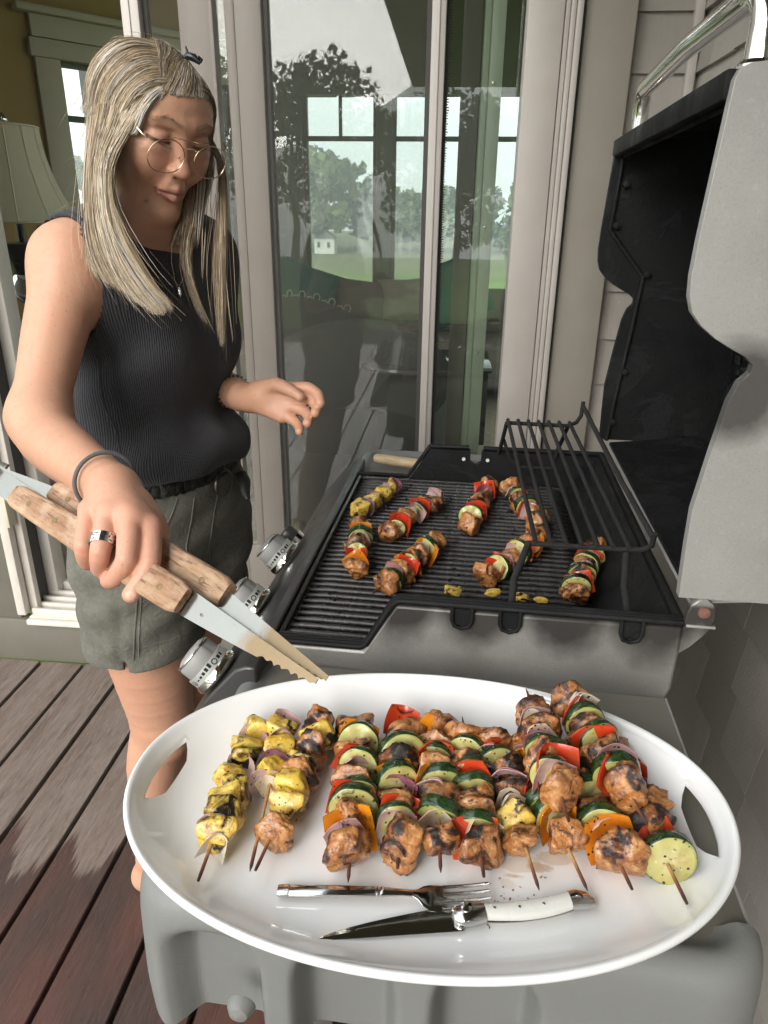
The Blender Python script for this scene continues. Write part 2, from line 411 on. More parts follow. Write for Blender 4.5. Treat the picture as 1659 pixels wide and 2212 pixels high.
j = MB(); j.box(-1.372, -1.335, 1.966, 2.033, .18, 2.7); o = j.build('weather_strip', M_DKFR, jamb); o.location = (1.36, -1.95, 0)
for zz in (.55, 1.12, 2.2):
    hb = MB().box(-.004, .006, -.02, .02, -.05, .05, bev=.002); o = hb.build('hinge', M_INTRIM, jamb); o.location = (.024, -.035, zz)

# screen door (front), two light stiles with mesh between
scd = empty('screen_door', (-.43, YW-.02, 0)); tag(scd, 'sliding screen door with two pale stiles and fine grey mesh', 'screen door')
def at_(o, e): o.location = tuple(-c for c in e.location); return o
def stile(x0, x1, y0, y1, z0, z1, name, mat, par, lines=()):
    mb = MB(); mb.box(x0, x1, y0, y1, z0, z1, bev=.004)
    for a, b in lines: mb.box(a, b, y0-.0035, y0+.001, z0, z1, bev=.001)
    return at_(mb.build(name, mat, par), par)
stile(-.812, -.768, YW-.045, YW+.0, .2, 2.75, 'stile', M_FRAME, scd, [(-.796, -.79)])
stile(-.076, -.043, YW-.055, YW-.005, .2, 2.75, 'stile', M_FRAME, scd, [(-.062, -.057)])
stile(-.768, -.076, YW-.04, YW-.01, .2, .245, 'rail', M_FRAME, scd)
o = MB().box(-.768, -.758, YW-.02, YW, .24, 2.75).build('gasket', M_DKFR, scd); at_(o, scd)
o = MB().box(-.088, -.0765, YW-.03, YW, .24, 2.75).build('gasket', M_DKFR, scd); at_(o, scd)
o = mesh_obj('mesh_screen', [(-.76, YW-.022, .24), (-.084, YW-.022, .24), (-.084, YW-.022, 2.75), (-.76, YW-.022, 2.75)], [(0, 1, 2, 3)], M_SCREEN, scd); at_(o, scd)

# glass sliding doors behind
sgd = empty('glass_door', (-.3, YW+.04, 0)); tag(sgd, 'taupe framed sliding glass door behind the insect screen', 'glass door')
Y1 = YW+.03
stile(-.700, -.612, Y1, Y1+.04, .2, 2.75, 'stile', M_TAUPE, sgd, [(-.622, -.613)])
stile(-.585, -.560, Y1, Y1+.04, .2, 2.75, 'stile', M_TAUPE, sgd)
stile(-.557, -.490, Y1-.012, Y1+.04, .2, 2.75, 'stile', M_TAUPE, sgd)
stile(-.490, -.478, Y1+.004, Y1+.04, .2, 2.75, 'glazing_bead', M_DKFR, sgd)
stile(-.700, -.10, Y1-.002, Y1+.038, .2, .43, 'bottom_rail', M_TAUPE, sgd)
def pane(x0, x1, y, z0, z1, name, mat, par):
    o = MB().box(x0, x1, y-.0025, y+.0025, z0, z1).build(name, mat, par, auto=None); return at_(o, par)
pane(-.613, -.584, Y1+.02, .43, 2.75, 'pane', M_GLASS, sgd)
pane(-.479, -.060, Y1+.02, .43, 2.75, 'pane', M_GLASS, sgd)
fgd = empty('fixed_glass_panel', (.1, YW+.05, 0)); tag(fgd, 'fixed glass panel with pale green inner jamb beside the grill lid', 'glass panel')
pane(-.060, .150, Y1+.035, .2, 2.75, 'pane', M_GLASS, fgd)
o = MB().box(-.043, -.036, YW-.03, YW+.03, .2, 2.75).build('brush_strip', M_DKFR, fgd); at_(o, fgd)
bs = MB()
rb = random.Random(5)
for k in range(420):
    z = .3+k*.0058; bs.box(-.0365, -.0365+rb.uniform(.003, .0075), YW-.026, YW-.022, z, z+.0022)
at_(bs.build('brush_bristles', M_DKFR, fgd, auto=None), fgd)['kind'] = 'stuff'
stile(.048, .066, Y1+.11, Y1+.20, .2, 2.75, 'inner_jamb', M_JAMBG, fgd)
stile(.066, .100, Y1+.09, Y1+.20, .2, 2.75, 'inner_jamb', M_JAMBG, fgd)
stile(-.004, .046, Y1+.16, Y1+.22, .2, 2.75, 'inner_stile', M_TAUPE, fgd)
M_SCREW = paint_mat('screw_steel', (.5, .5, .42), rough=.35, metal=.8)
for zz in (1.72, 1.38, 1.04, .74):
    o = MB().lathe([(0, .002), (.004, .0015), (.005, 0)], n=12, M=Matrix.Rotation(R_(90), 4, 'X')).build('screw', M_SCREW, fgd); o.location = (.078-.1, Y1+.088-YW-.05, zz)

# casing right of the doors
cas = empty('door_casing', (.2, YW, 0)); tag(cas, 'pale grey moulded casing at the right side of the glass doors', 'door casing')
mb = MB(); mb.box(.140, .222, YW-.05, YW+.03, .18, 2.8, bev=.004); mb.box(.2235, .2345, YW-.045, YW+.03, .18, 2.8, bev=.002); mb.box(.2355, .247, YW-.052, YW+.03, .18, 2.8, bev=.003); mb.box(.248, .262, YW-.058, YW+.03, .18, 2.8, bev=.003)
at_(mb.build('moulding', M_CASING, cas), cas)
mb = MB(); mb.box(.2632, .268, YW-.04, YW+.03, .18, 2.8); at_(mb.build('joint', M_DKFR, cas), cas)
brd = MB().box(.270, .386, -.016, .05, 0, 2.8, bev=.003).build('trim_board', M_BOARD); brd.location = (0, YW-.012, 0)
tag(brd, 'smooth tan vertical trim board between the door casing and the shingles', 'trim board')

# shingled walls
wall_b = MB().box(.262, .62, YW+.03, YW+.12, 0, 3.2).build('shingled_back_wall', M_DKFR); wall_b.name = 'back_wall'
tag(wall_b, 'narrow strip of pale painted shingles beside the trim board', 'wall')
wall_r = MB().box(.556, .70, -1.6, 2.09, 0, 3.2).build('side_wall', M_DKFR)
tag(wall_r, 'grey painted shingle side wall right of the grill', 'wall')
def shingle(w, h, name, par, loc, rz):
    # tapered: thick butt at the bottom
    v = [(0, 0, 0), (w, 0, 0), (w, -.015, 0), (0, -.015, 0), (0, 0, h), (w, 0, h), (w, -.0015, h), (0, -.0015, h)]
    key = (round(w, 3), round(h, 3))
    if key not in SH:
        mb = MB(); mb.add([Vector(p) for p in v], [(0, 1, 2, 3), (4, 7, 6, 5), (0, 4, 5, 1), (1, 5, 6, 2), (2, 6, 7, 3), (3, 7, 4, 0)])
        bmesh.ops.recalc_face_normals(mb.bm, faces=mb.bm.faces)
        me = bpy.data.meshes.new('shingle'); mb.bm.to_mesh(me); mb.bm.free(); me.materials.append(M_SHINGLE); SH[key] = me
    o = bpy.data.objects.new('shingle', SH[key]); link(o, par); o.location = loc; o.rotation_euler = (0, 0, rz); return o
SH = {}
CO = .1235; Z0 = .1165-CO
rs = random.Random(11)
WID = [.10, .125, .15, .18, .21]
for k in range(0, 21):
    z = Z0+CO*k
    # back wall (faces -y)
    x = .388 - rs.uniform(0, .06); first = True
    x = .388
    while x < .535:
        w = min(rs.choice([.17, .2, .5]), .553-x); w = max(w, .03)
        shingle(round(w-.003, 3), CO+.02, 'shingle', wall_b, (x, YW+.029, z+rs.uniform(-.001, .001)), 0); x += w
    # side wall (faces -x): rotate so local -y points to -x
    y = 2.06 - rs.uniform(0, .1); ys = 2.068
    while ys > -.35:
        w = rs.choice(WID)
        shingle(round(w-.001, 3), CO+.02, 'shingle', wall_r, (.5555, ys, z+rs.uniform(-.0015, .0015)), R_(-90)); ys -= w
# corner stop board
cb_ = MB().box(.520, .5405, YW+.002, YW+.026, 0, 2.9, bev=.002).build('corner_stop', M_CASING); tag(cb_, 'slim painted corner stop where the two shingled walls meet', 'corner board')

# small dried mud-wasp nest on the side wall
M_MUD = paint_mat('dried_mud', (.42, .34, .19), rough=.9, scale=80)
c_ = atx_ = None
nest = MB()
nest.tube([(0, .012*math.cos(a), .012*math.sin(a)*1.3) for a in np.linspace(-.9, 4.4, 12)], [.003, .0035, .004, .004, .004, .0045, .004, .004, .004, .0035, .003, .002], 8)
nest.lathe([(.001, 0), (.011, .002), (.009, .006), (.002, .008)], n=12, M=Matrix.Rotation(R_(-90), 4, 'Y'))
p = ray(1492, 203); p = CAMO+p*(.543/p.x)
nest.build('mud_nest', M_MUD).location = p; tag(sc.objects['mud_nest'], 'small broken tan mud wasp nest stuck on the side wall above the open lid', 'nest')

# roof overhang above this corner
M_SOFFIT = paint_mat('soffit_paint', (.20, .18, .15), rough=.8)
so_ = MB(); so_.box(-.62, .70, -6.2, 1.9, 2.92, 3.0)
roofo = so_.build('roof_overhang', M_SOFFIT); tag(roofo, 'dark roof overhang mirrored in the upper right of the door glass', 'roof overhang')
wl = MB(); wl.box(-4.2, .70, YW+.0, YW+.2, 2.76, 3.3); wl.box(-4.2, -1.62, YW-.05, YW+.2, .0, 2.9)
tag(wl.build('upper_wall', M_RISER), 'house wall above and left of the doorway', 'wall')
# ================================================================ interior room
FZ = .18
fl = MB().box(-4.0, 3.2, 2.11, 6.1, FZ-.05, FZ).build('interior_floor', M_FLOOR_IN); tag(fl, kind='structure')
ce = MB().box(-4.0, 3.2, 2.2, 6.1, 3.0, 3.06).build('interior_ceiling', M_CEIL); tag(ce, kind='structure')
# far window wall y=6
YF = 6.0
fw = empty('far_window_wall', (0, YF, FZ)); tag(fw, 'far wall of the room with a row of tall windows onto the meadow', 'wall')
ZH, ZS, ZT = 2.24, .80, 1.955
spans = [(-1.19, -.625), (-.51, .13), (.245, .86)]
def bx(n, x0, x1, y0, y1, z0, z1, mt, par, bev=0):
    o = MB().box(x0, x1, y0, y1, z0, z1, bev=bev).build(n, mt, par)
    w = par.matrix_world if False else None
    o.location = (-par.location.x, -par.location.y, -par.location.z); return o
bx('wall_panel', -2.9, 1.6, YF, YF+.12, ZH+.12, 3.0, M_GREENTRIM, fw)
bx('wall_panel', -2.9, 1.6, YF, YF+.12, FZ, ZS-.04, M_GREENTRIM, fw)
bx('wall_panel', -2.9, -1.33, YF, YF+.12, ZS-.04, ZH+.12, M_GREENTRIM, fw)
bx('head_trim', -1.35, .98, YF-.03, YF+.12, ZH, ZH+.12, M_GREENTRIM, fw)
for a, b in ((-1.33, -1.19), (-.625, -.51), (.13, .245), (.86, .98)):
    bx('mullion', a, b, YF-.02, YF+.12, ZS-.04, ZH, M_GREENTRIM, fw, .006)
bx('sill', -1.35, .98, YF-.08, YF+.12, ZS-.045, ZS, M_INTRIM, fw, .006)
for i, (a, b) in enumerate(spans):
    w = empty('window', (0, 0, 0), parent=fw); w.location = (-0, -YF, -FZ)
    g = MB().box(a, b, YF+.05, YF+.055, ZS, ZH).build('pane', M_CLEAR, w, auto=None)
    MB().box(a, b, YF+.035, YF+.07, ZT-.017, ZT+.017, bev=.003).build('muntin', M_GREENTRIM, w)
    MB().box((a+b)/2-.012, (a+b)/2+.012, YF+.035, YF+.07, ZT, ZH, bev=.003).build('muntin', M_GREENTRIM, w)
    s_ = MB(); s_.box(a, a+.03, YF+.03, YF+.08, ZS, ZH); s_.box(b-.03, b, YF+.03, YF+.08, ZS, ZH); s_.box(a, b, YF+.03, YF+.08, ZS, ZS+.05)
    s_.build('sash', M_GREENTRIM, w)
# angled bay wall at the left with its window
A0 = aty(128, 130, 4.2); A1d = Vector((.66, .75, 0)).normalized()
ang = math.atan2(A1d.y, A1d.x)
bw = empty('bay_wall', (A0.x, A0.y, 0), ang); tag(bw, 'angled yellow-brown bay wall with a cream trimmed window behind the lamp', 'wall')
wx0, wx1, wz0, wz1 = .0, 1.05, .9, A0.z
def lb(n, x0, x1, y0, y1, z0, z1, mt, bev=0, par=None): return MB().box(x0, x1, y0, y1, z0, z1, bev=bev).build(n, mt, par or bw)
lb('wall_panel', -.98, wx0-.0, .02, .14, FZ, 3.0, M_INWALL); lb('wall_panel', wx1, wx1+.14, .02, .14, FZ, 3.0, M_INWALL)
lb('wall_panel', wx0, wx1, .02, .14, wz1, 3.0, M_INWALL); lb('wall_panel', wx0, wx1, .02, .14, FZ, wz0, M_INWALL)
lb('casing', wx0-.13, wx0-.0, -.015, .02, wz0-.1, wz1+.0, M_INTRIM, .004); lb('casing', wx1, wx1+.13, -.015, .02, wz0-.1, wz1, M_INTRIM, .004)
lb('head_trim', wx0-.15, wx1+.15, -.03, .02, wz1, wz1+.085, M_INTRIM, .004); lb('head_trim', wx0-.13, wx1+.13, -.02, .02, wz1+.09, wz1+.19, M_INTRIM, .004)
lb('crown_trim', wx0-.2, wx1+.2, -.06, .02, wz1+.19, wz1+.225, M_INTRIM, .008)
win = empty('window', parent=bw)
lb('pane', wx0, wx1, .06, .065, wz0, wz1, M_CLEAR, par=win)
lb('muntin', wx0, wx1, .045, .08, wz1-.28, wz1-.25, M_GREENTRIM, .003, win); lb('muntin', .37, .395, .045, .08, wz0, wz1, M_GREENTRIM, .003, win)
s_ = MB(); s_.box(wx0, wx0+.022, .04, .09, wz0, wz1); s_.box(wx1-.022, wx1, .04, .09, wz0, wz1); s_.box(wx0, wx1, .04, .09, wz1-.02, wz1)
s_.build('sash', M_GREENTRIM, win)
# wall speaker panel
pn = MB().box(-.17, .17, -.012, .012, -.26, .26, bev=.01).build('wall_panel_picture', paint_mat('grey_green_panel', (.17, .16, .10)), None)
pn.name = 'wall_speaker'; pn.location = Vector((A0.x, A0.y, 0))+A1d*-.72+Vector((.02, -.05, A0.z-.08)); pn.rotation_euler = (0, 0, ang)
tag(pn, 'flat rectangular wall speaker on the yellow-brown wall above the lamp', 'speaker')

# table lamp
M_SHADE = NT('linen_shade'); N = M_SHADE
M_SHADE = N.set(color=N.mix(N.noise(N.coord(scale=(1, 1, 1)), 300, 2), (.84, .80, .66), (.90, .86, .74)), rough=.9)
N_ = M_SHADE.node_tree; b_n = [n for n in N_.nodes if n.type == 'BSDF_PRINCIPLED'][0]; tl_n = N_.nodes.new('ShaderNodeBsdfTranslucent'); tl_n.inputs[0].default_value = (.9, .84, .68, 1); mx_n = N_.nodes.new('ShaderNodeMixShader'); mx_n.inputs[0].default_value = .5
N_.links.new(b_n.outputs[0], mx_n.inputs[1]); N_.links.new(tl_n.outputs[0], mx_n.inputs[2]); N_.links.new(mx_n.outputs[0], [n for n in N_.nodes if n.type == 'OUTPUT_MATERIAL'][0].inputs[0])
M_CHROME = paint_mat('polished_chrome', (.78, .78, .78), var=.02, rough=.08, metal=1.0, bump=0.0)
M_BLACKW = paint_mat('black_lacquer', (.02, .02, .02), rough=.3)
lp = aty(40, 470, 3.0)
lamp = empty('table_lamp', (lp.x, lp.y, .9)); tag(lamp, 'table lamp with a flared cream shade and dark urn base left of the woman', 'lamp')
zb, zt = 1.37-.9, 1.715-.9
prof = []
for k in range(10):
    t = k/9; prof.append((.125+.105*(1-t)**1.9, zb+(zt-zb)*t))
nn = 12
sv = []
for r_, z_ in prof:
    for j in range(nn*4):
        a = 2*math.pi*j/(nn*4); cut = 1-.035*abs(math.sin(a*nn/2))**.5*0 - .02*(1-abs(math.cos(a*nn/2)))
        sv.append((r_*cut*math.cos(a), r_*cut*math.sin(a), z_))
sf = [(i*nn*4+j, i*nn*4+(j+1) % (nn*4), (i+1)*nn*4+(j+1) % (nn*4), (i+1)*nn*4+j) for i in range(9) for j in range(nn*4)]
sf.append(tuple(9*nn*4+j for j in range(nn*4)))
mesh_obj('lamp_shade', sv, sf, M_SHADE, lamp, auto=30)
tr_ = MB(); tr_.tube([(.232*math.cos(a), .232*math.sin(a), zb) for a in np.linspace(0, 2*math.pi, 49)[:-1]], .004, 6, closed=True)
tr_.tube([(.127*math.cos(a), .127*math.sin(a), zt) for a in np.linspace(0, 2*math.pi, 49)[:-1]], .004, 6, closed=True)
for k in range(12):
    a = 2*math.pi*k/12; tr_.tube([((r_+.001)*math.cos(a), (r_+.001)*math.sin(a), z_) for r_, z_ in prof], .0028, 5)
tr_.build('trim', paint_mat('shade_trim', (.7, .64, .5)), lamp)
MB().lathe([(.001, 0), (.012, .004), (.02, .018), (.02, .03), (.01, .045), (.001, .05)], n=20).build('finial', M_CHROME, lamp).location = (0, 0, zt)
MB().lathe([(.016, .25), (.016, .46)], n=16).build('stem', M_BLACKW, lamp)
MB().lathe([(.001, 0), (.09, 0), (.09, .03), (.04, .05), (.03, .08), (.02, .1), (.02, .2), (.05, .25), (.085, .36), (.09, .385), (.02, .39)], n=28).build('base', M_BLACKW, lamp)
MB().lathe([(.02, .14), (.045, .15), (.075, .19), (.078, .22), (.06, .26), (.03, .28)], n=28).build('urn', M_CHROME, lamp)
ct = empty('console_table', (lp.x-.1, 3.05, FZ)); tag(ct, 'dark console table standing under the cream lamp', 'table')
MB().box(-.55, .55, -.2, .2, .68, .719, bev=.006).build('tabletop', M_BLACKW, ct)
for sx_ in (-.5, .5):
    for sy_ in (-.16, .16): MB().box(sx_-.02, sx_+.02, sy_-.02, sy_+.02, 0, .68).build('leg', M_BLACKW, ct)

# seating seen through the glass
def fabric(name, col, sc_=240): return paint_mat(name, col, var=.12, scale=14, rough=.95, bump=.4, bscale=sc_)
M_DKCH = fabric('charcoal_upholstery', (.045, .043, .038)); M_SOFA = fabric('taupe_upholstery', (.13, .12, .095)); M_GREENP = fabric('teal_velvet', (.02, .075, .06)); M_PALE = fabric('pale_upholstery', (.26, .25, .19))
def barrel_chair(name, loc, rz, rad, h, mt, label, cat='armchair', throw=None):
    e = empty(name, loc, rz); tag(e, label, cat)
    mb = MB(); n = 30; a0, a1 = R_(-38), R_(218)
    V = []; F = []
    for i in range(n+1):
        a = a0+(a1-a0)*i/n; hh = h*(.66+.34*math.sin(math.pi*i/n)**1.4)
        prof_ = [(rad*.93, .05), (rad, hh*.5), (rad*1.02, hh-.03), (rad*.98, hh), (rad*.93, hh-.01), (rad*.88, hh-.04), (rad*.84, h*.4)]
        for r_, z_ in prof_: V.append((r_*math.cos(a), r_*math.sin(a), z_))
    m_ = 7
    for i in range(n):
        for j in range(m_-1): F.append((i*m_+j, (i+1)*m_+j, (i+1)*m_+j+1, i*m_+j+1))
    F.append(tuple(range(m_))); F.append(tuple(n*m_+j for j in range(m_)))
    mb.add([Vector(v) for v in V], F); mb.build('backrest', mt, e, auto=50)
    MB().lathe([(.01, .12), (rad*.86, .12), (rad*.88, .16), (rad*.88, h*.45), (rad*.82, h*.5), (.01, h*.52)], n=28).build('seat', mt, e)
    for k in range(4):
        a = R_(45+90*k); MB().tube([(rad*.6*math.cos(a), rad*.6*math.sin(a), 0), (rad*.6*math.cos(a), rad*.6*math.sin(a), .13)], .015, 8).build('leg', M_BLACKW, e)
    return e
barrel_chair('barrel_armchair', (-.40, 2.85, FZ), R_(0), .42, .80, M_DKCH, 'nearest dark barrel armchair directly behind the screened glass')
ch2 = barrel_chair('barrel_armchair', (-.62, 3.95, FZ), R_(60), .36, .80, M_DKCH, 'dark barrel armchair with a knitted honeycomb throw over its back')
# honeycomb throw: a net of small cells over the back
tw = MB()
for i in range(20):
    for j in range(9):
        a = R_(30+i*7.0); hh = .80*(.66+.34*math.sin(math.pi*(a-R_(-38))/R_(256))**1.4)
        z_ = hh+.012-.05*j+(.0); r_ = .372 if True else .36
        if i % 2: z_ -= .025
        c_ = Vector((r_*math.cos(a), r_*math.sin(a), z_))
        tx_ = Vector((-math.sin(a), math.cos(a), 0)); 
        tw.tube([c_+tx_*.021*math.cos(q)+Vector((0, 0, .023*math.sin(q))) for q in np.linspace(0, 2*math.pi, 7)[:-1]], .0045, 4, closed=True)
o = tw.build('throw', M_PALE, ch2, auto=None); o['kind'] = 'stuff'
# sofa under the windows
sf_ = empty('window_sofa', (-.45, 5.45, FZ)); tag(sf_, 'long taupe sofa under the far windows', 'sofa')
MB().box(-1.0, 1.15, -.45, .4, .1, .42, bev=.05, seg=3).build('seat', M_SOFA, sf_); MB().box(-1.0, 1.15, .2, .45, .3, .72, bev=.06, seg=3).build('backrest', M_SOFA, sf_)
MB().box(-1.22, -1.0, -.45, .45, .1, .58, bev=.06, seg=3).build('armrest', M_SOFA, sf_); MB().box(1.15, 1.37, -.45, .45, .1, .58, bev=.06, seg=3).build('armrest', M_SOFA, sf_)
for a in (-1.1, 1.25):
    for b in (-.38, .38): MB().box(a-.03, a+.03, b-.03, b+.03, 0, .11).build('leg', M_BLACKW, sf_)
def cushion(loc, rot, sx_, sz_, mt, label):
    n = 14; V = []; F = []
    for s in (1, -1):
        for i in range(n+1):
            for j in range(n+1):
                u, w = i/n*2-1, j/n*2-1; p_ = (1-u**4)*(1-w**4)
                uu = u*(1-.10*(1-abs(w))**1); ww = w*(1-.10*(1-abs(u)))
                V.append((uu*sx_/2, s*(.09*max(p_, 0)**.6), ww*sz_/2))
    k = (n+1)**2
    for q in (0, 1):
        for i in range(n):
            for j in range(n):
                a = q*k+i*(n+1)+j; f = (a, a+1, a+n+2, a+n+1); F.append(f if q else f[::-1])
    o = mesh_obj('cushion', V, F, mt, smooth=True); o.location = loc; o.rotation_euler = rot; tag(o, label, 'cushion', 'cushions on the seating by the windows'); return o
p = aty(655, 640, 5.1); cushion((p.x, 5.0, p.z+.0), (R_(-18), R_(22), R_(25)), .55, .5, M_GREENP, 'dark teal cushion leaning at the left, tilted on its corner')
p = aty(800, 650, 5.2); cushion((p.x, 5.15, p.z), (R_(-15), R_(3), 0), .52, .30, M_SOFA, 'flat rectangular taupe cushion on the sofa, left of the pale one')
p = aty(880, 645, 5.2); cushion((p.x, 5.12, p.z), (R_(-15), R_(-4), R_(-5)), .42, .30, M_PALE, 'pale patterned cushion on the sofa nearest the white door stile')
p = aty(985, 625, 4.6); cushion((p.x, 4.6, p.z), (R_(-15), R_(-24), R_(-25)), .45, .42, M_GREENP, 'dark teal cushion seen right of the white door stile')
# low round table with coasters
p = aty(868, 782, 3.25)
rt = empty('side_table', (p.x+.02, 3.25, FZ)); tag(rt, 'small dark round side table carrying a pale coaster stack', 'side table')
hz = p.z-FZ
MB().lathe([(.01, hz-.02), (.2, hz-.02), (.205, hz-.01), (.2, hz), (.01, hz)], n=36).build('tabletop', paint_mat('slate_top', (.09, .09, .085), rough=.2), rt)
MB().lathe([(.13, 0), (.13, .02), (.02, .04), (.02, hz-.02)], n=20).build('pedestal', M_BLACKW, rt)
cs = empty('coaster_stack', (p.x+.06, 3.22, FZ+hz)); tag(cs, 'stack of round pale coasters on the dark side table', 'coasters')
for k in range(4): MB().lathe([(.01, 0), (.05, 0), (.052, .003), (.05, .0065), (.01, .0065)], n=24).build('coaster', M_PALE, cs).location = (0, 0, .0075*k)
# dark glass coffee table
cf = empty('coffee_table', (-.12, 4.3, FZ)); tag(cf, 'dark coffee table between the armchairs and the sofa', 'table')
MB().box(-.36, .36, -.3, .3, .42, .45, bev=.01).build('tabletop', paint_mat('dark_glass_top', (.02, .02, .02), rough=.05), cf)
for a in (-.32, .32):
    for b in (-.26, .26): MB().box(a-.02, a+.02, b-.02, b+.02, 0, .42).build('leg', M_BLACKW, cf)
# fireplace-like stone column seen beyond the right panel
# ================================================================ gas grill (local frame: x to the hinge side, y away, z up)
GO = Vector((-.211, .797, 0)); GA = R_(-2.5)
grill = empty('gas_grill', GO, GA)
tag(grill, 'open gas grill with grey cast lid, sooty black inside and chrome handle', 'grill')
GM = Matrix.Translation(GO) @ Matrix.Rotation(GA, 4, 'Z'); GI = GM.inverted()
def cast_mat():
    N = NT('grey_cast_metal'); g = N.coord('Object')
    a = N.noise(g, 7, 5, .6); f = N.noise(g, 420, 2, .6); sp = N.noise(g, 170, 2, .5)
    c = N.mix(N.ramp(a, [(.3, 0), (.7, 1)]), (.27, .262, .245), (.34, .33, .31))
    c = N.mix(N.ramp(sp, [(.60, 0), (.72, .16)]), c, (.5, .49, .46))
    c = N.mix(N.ramp(f, [(.3, .25), (.5, 0)]), c, (.14, .135, .125))
    # soot under the rim, in lobes
    sx = N.n('ShaderNodeSeparateXYZ'); N.l(g, sx.inputs[0])
    lob = N.math('MULTIPLY', N.math('ABSOLUTE', N.math('SINE', N.math('MULTIPLY', sx.outputs[0], 30.0))), .042)
    th = N.math('ADD', N.math('MULTIPLY', N.noise(g, 14, 4, .6), .06), N.math('SUBTRACT', .893, lob))
    s = N.math('MULTIPLY', N.math('SUBTRACT', sx.outputs[2], th), 24, True)
    inx = N.math('MULTIPLY', N.math('SUBTRACT', sx.outputs[0], .12), 30, True)
    low = N.math('MULTIPLY', N.math('SUBTRACT', .985, sx.outputs[2]), 200, True)
    s = N.math('MULTIPLY', N.math('MULTIPLY', s, inx), low)
    c = N.mix(N.math('MULTIPLY', s, .9), c, (.035, .03, .028))
    br = N.ramp(N.noise(g, 5, 4, .6), [(.45, 0), (.75, .45)])
    c = N.mix(N.math('MULTIPLY', br, low), c, (.13, .11, .095))
    b = N.bump(f, .18, .0007); b = N.bump(sp, .12, .001, b)
    return N.set(color=c, rough=.42, normal=b, metal=.35, spec=.5)
M_CAST = cast_mat()
def lidmat():
    N = NT('grey_lid_metal'); g = N.coord('Object')
    a = N.noise(g, 5, 5, .6); f = N.noise(g, 420, 2, .6); sp = N.noise(g, 150, 2, .5)
    c = N.mix(N.ramp(a, [(.3, 0), (.7, 1)]), (.33, .322, .305), (.41, .40, .38))
    c = N.mix(N.ramp(sp, [(.60, 0), (.75, .16)]), c, (.6, .59, .56))
    c = N.mix(N.ramp(f, [(.3, .2), (.5, 0)]), c, (.18, .175, .16))
    # sooty lower left corner of the side panel
    dv = N.n('ShaderNodeVectorMath', _operation='DISTANCE'); N.l(g, dv.inputs[0]); dv.inputs[1].default_value = (.515, 0, 1.235)
    so_ = N.math('SUBTRACT', .055, dv.outputs['Value']); so_ = N.math('MULTIPLY', N.math('ADD', so_, N.math('MULTIPLY', N.noise(g, 40, 3), .02)), 34, True)
    c = N.mix(N.math('MULTIPLY', so_, .85), c, (.04, .035, .033))
    d2 = N.n('ShaderNodeVectorMath', _operation='DISTANCE'); N.l(g, d2.inputs[0]); d2.inputs[1].default_value = (.575, 0, 1.025)
    ru = N.math('MULTIPLY', N.math('SUBTRACT', .012, d2.outputs['Value']), 150, True)
    c = N.mix(N.math('MULTIPLY', ru, .5), c, (.4, .27, .19))
    b = N.bump(f, .15, .0006); b = N.bump(sp, .1, .001, b)
    return N.set(color=c, rough=.42, normal=b, metal=.2, spec=.5)
M_LID = lidmat()
def soot_mat(name='black_soot', base=.007, flake=True, sc_=1.0):
    N = NT(name); g = N.coord('Object')
    f = N.noise(g, 160*sc_, 5, .7); a = N.noise(g, 12, 4, .6)
    c = N.mix(N.ramp(a, [(.35, 0), (.75, 1)]), (base, base, base*1.1), (base*1.6, base*1.55, base*1.5))
    b = N.bump(f, .5, .0016)
    if flake:
        vo = N.n('ShaderNodeTexVoronoi', _feature='DISTANCE_TO_EDGE'); vo.inputs['Scale'].default_value = 60
        mpv = N.noise(g, 30, 3, .6)
        vm = N.n('ShaderNodeVectorMath', _operation='ADD'); cb = N.n('ShaderNodeCombineXYZ'); N.l(N.math('MULTIPLY', mpv, .03), cb.inputs[0]); N.l(N.math('MULTIPLY', mpv, .04), cb.inputs[2]); N.l(g, vm.inputs[0]); N.l(cb.outputs[0], vm.inputs[1]); N.l(vm.outputs[0], vo.inputs['Vector'])
        patch = N.ramp(N.noise(g, 7, 4, .7, 1.0), [(.52, 0), (.56, 1)])
        e = N.math('MULTIPLY', N.ramp(vo.outputs['Distance'], [(.0, 1), (.12, 0)]), patch)
        b = N.bump(N.math('ADD', N.math('MULTIPLY', e, .3), N.math('MULTIPLY', patch, .5)), .35, .0015, b)
        c = N.mix(N.math('MULTIPLY', patch, .4), c, (.02, .02, .021))
    return N.set(color=c, rough=N.ramp(a, [(.3, .45), (.7, .8)]), normal=b, spec=.22)
M_SOOT = soot_mat(); M_SOOT2 = soot_mat('black_inner_enamel', .005, True)
def grate_mat():
    N = NT('greasy_cast_iron'); g = N.coord('Object'); f = N.noise(g, 210, 5, .75); a = N.noise(g, 22, 4, .6)
    c = N.mix(N.ramp(a, [(.45, 0), (.75, 1)]), (.010, .0095, .009), (.026, .020, .017))
    c = N.mix(N.ramp(N.noise(g, 60, 3, .6), [(.66, 0), (.78, .55)]), c, (.10, .06, .045))
    b = N.bump(f, .8, .002)
    return N.set(color=c, rough=N.ramp(f, [(.3, .2), (.7, .5)]), normal=b, spec=.6, coat=.3, coatr=.2)
M_GRATE = grate_mat()
M_RACK = paint_mat('rough_black_rack', (.016, .015, .015), var=.3, rough=.85, bump=.9, bscale=330)
M_PANEL = paint_mat('dark_grey_panel', (.07, .068, .066), var=.15, rough=.32, bump=.15, dirt=((.16, .155, .15), .35), metal=.4)
M_PLASTIC = paint_mat('grey_moulded_plastic', (.195, .198, .19), var=.04, rough=.5, bump=.2, bscale=500, dirt=((.19, .19, .175), .5))
M_PLASTIC2 = paint_mat('worn_shelf_top', (.17, .16, .135), var=.07, rough=.55, bump=.2, bscale=300, dirt=((.1, .09, .075), .5))
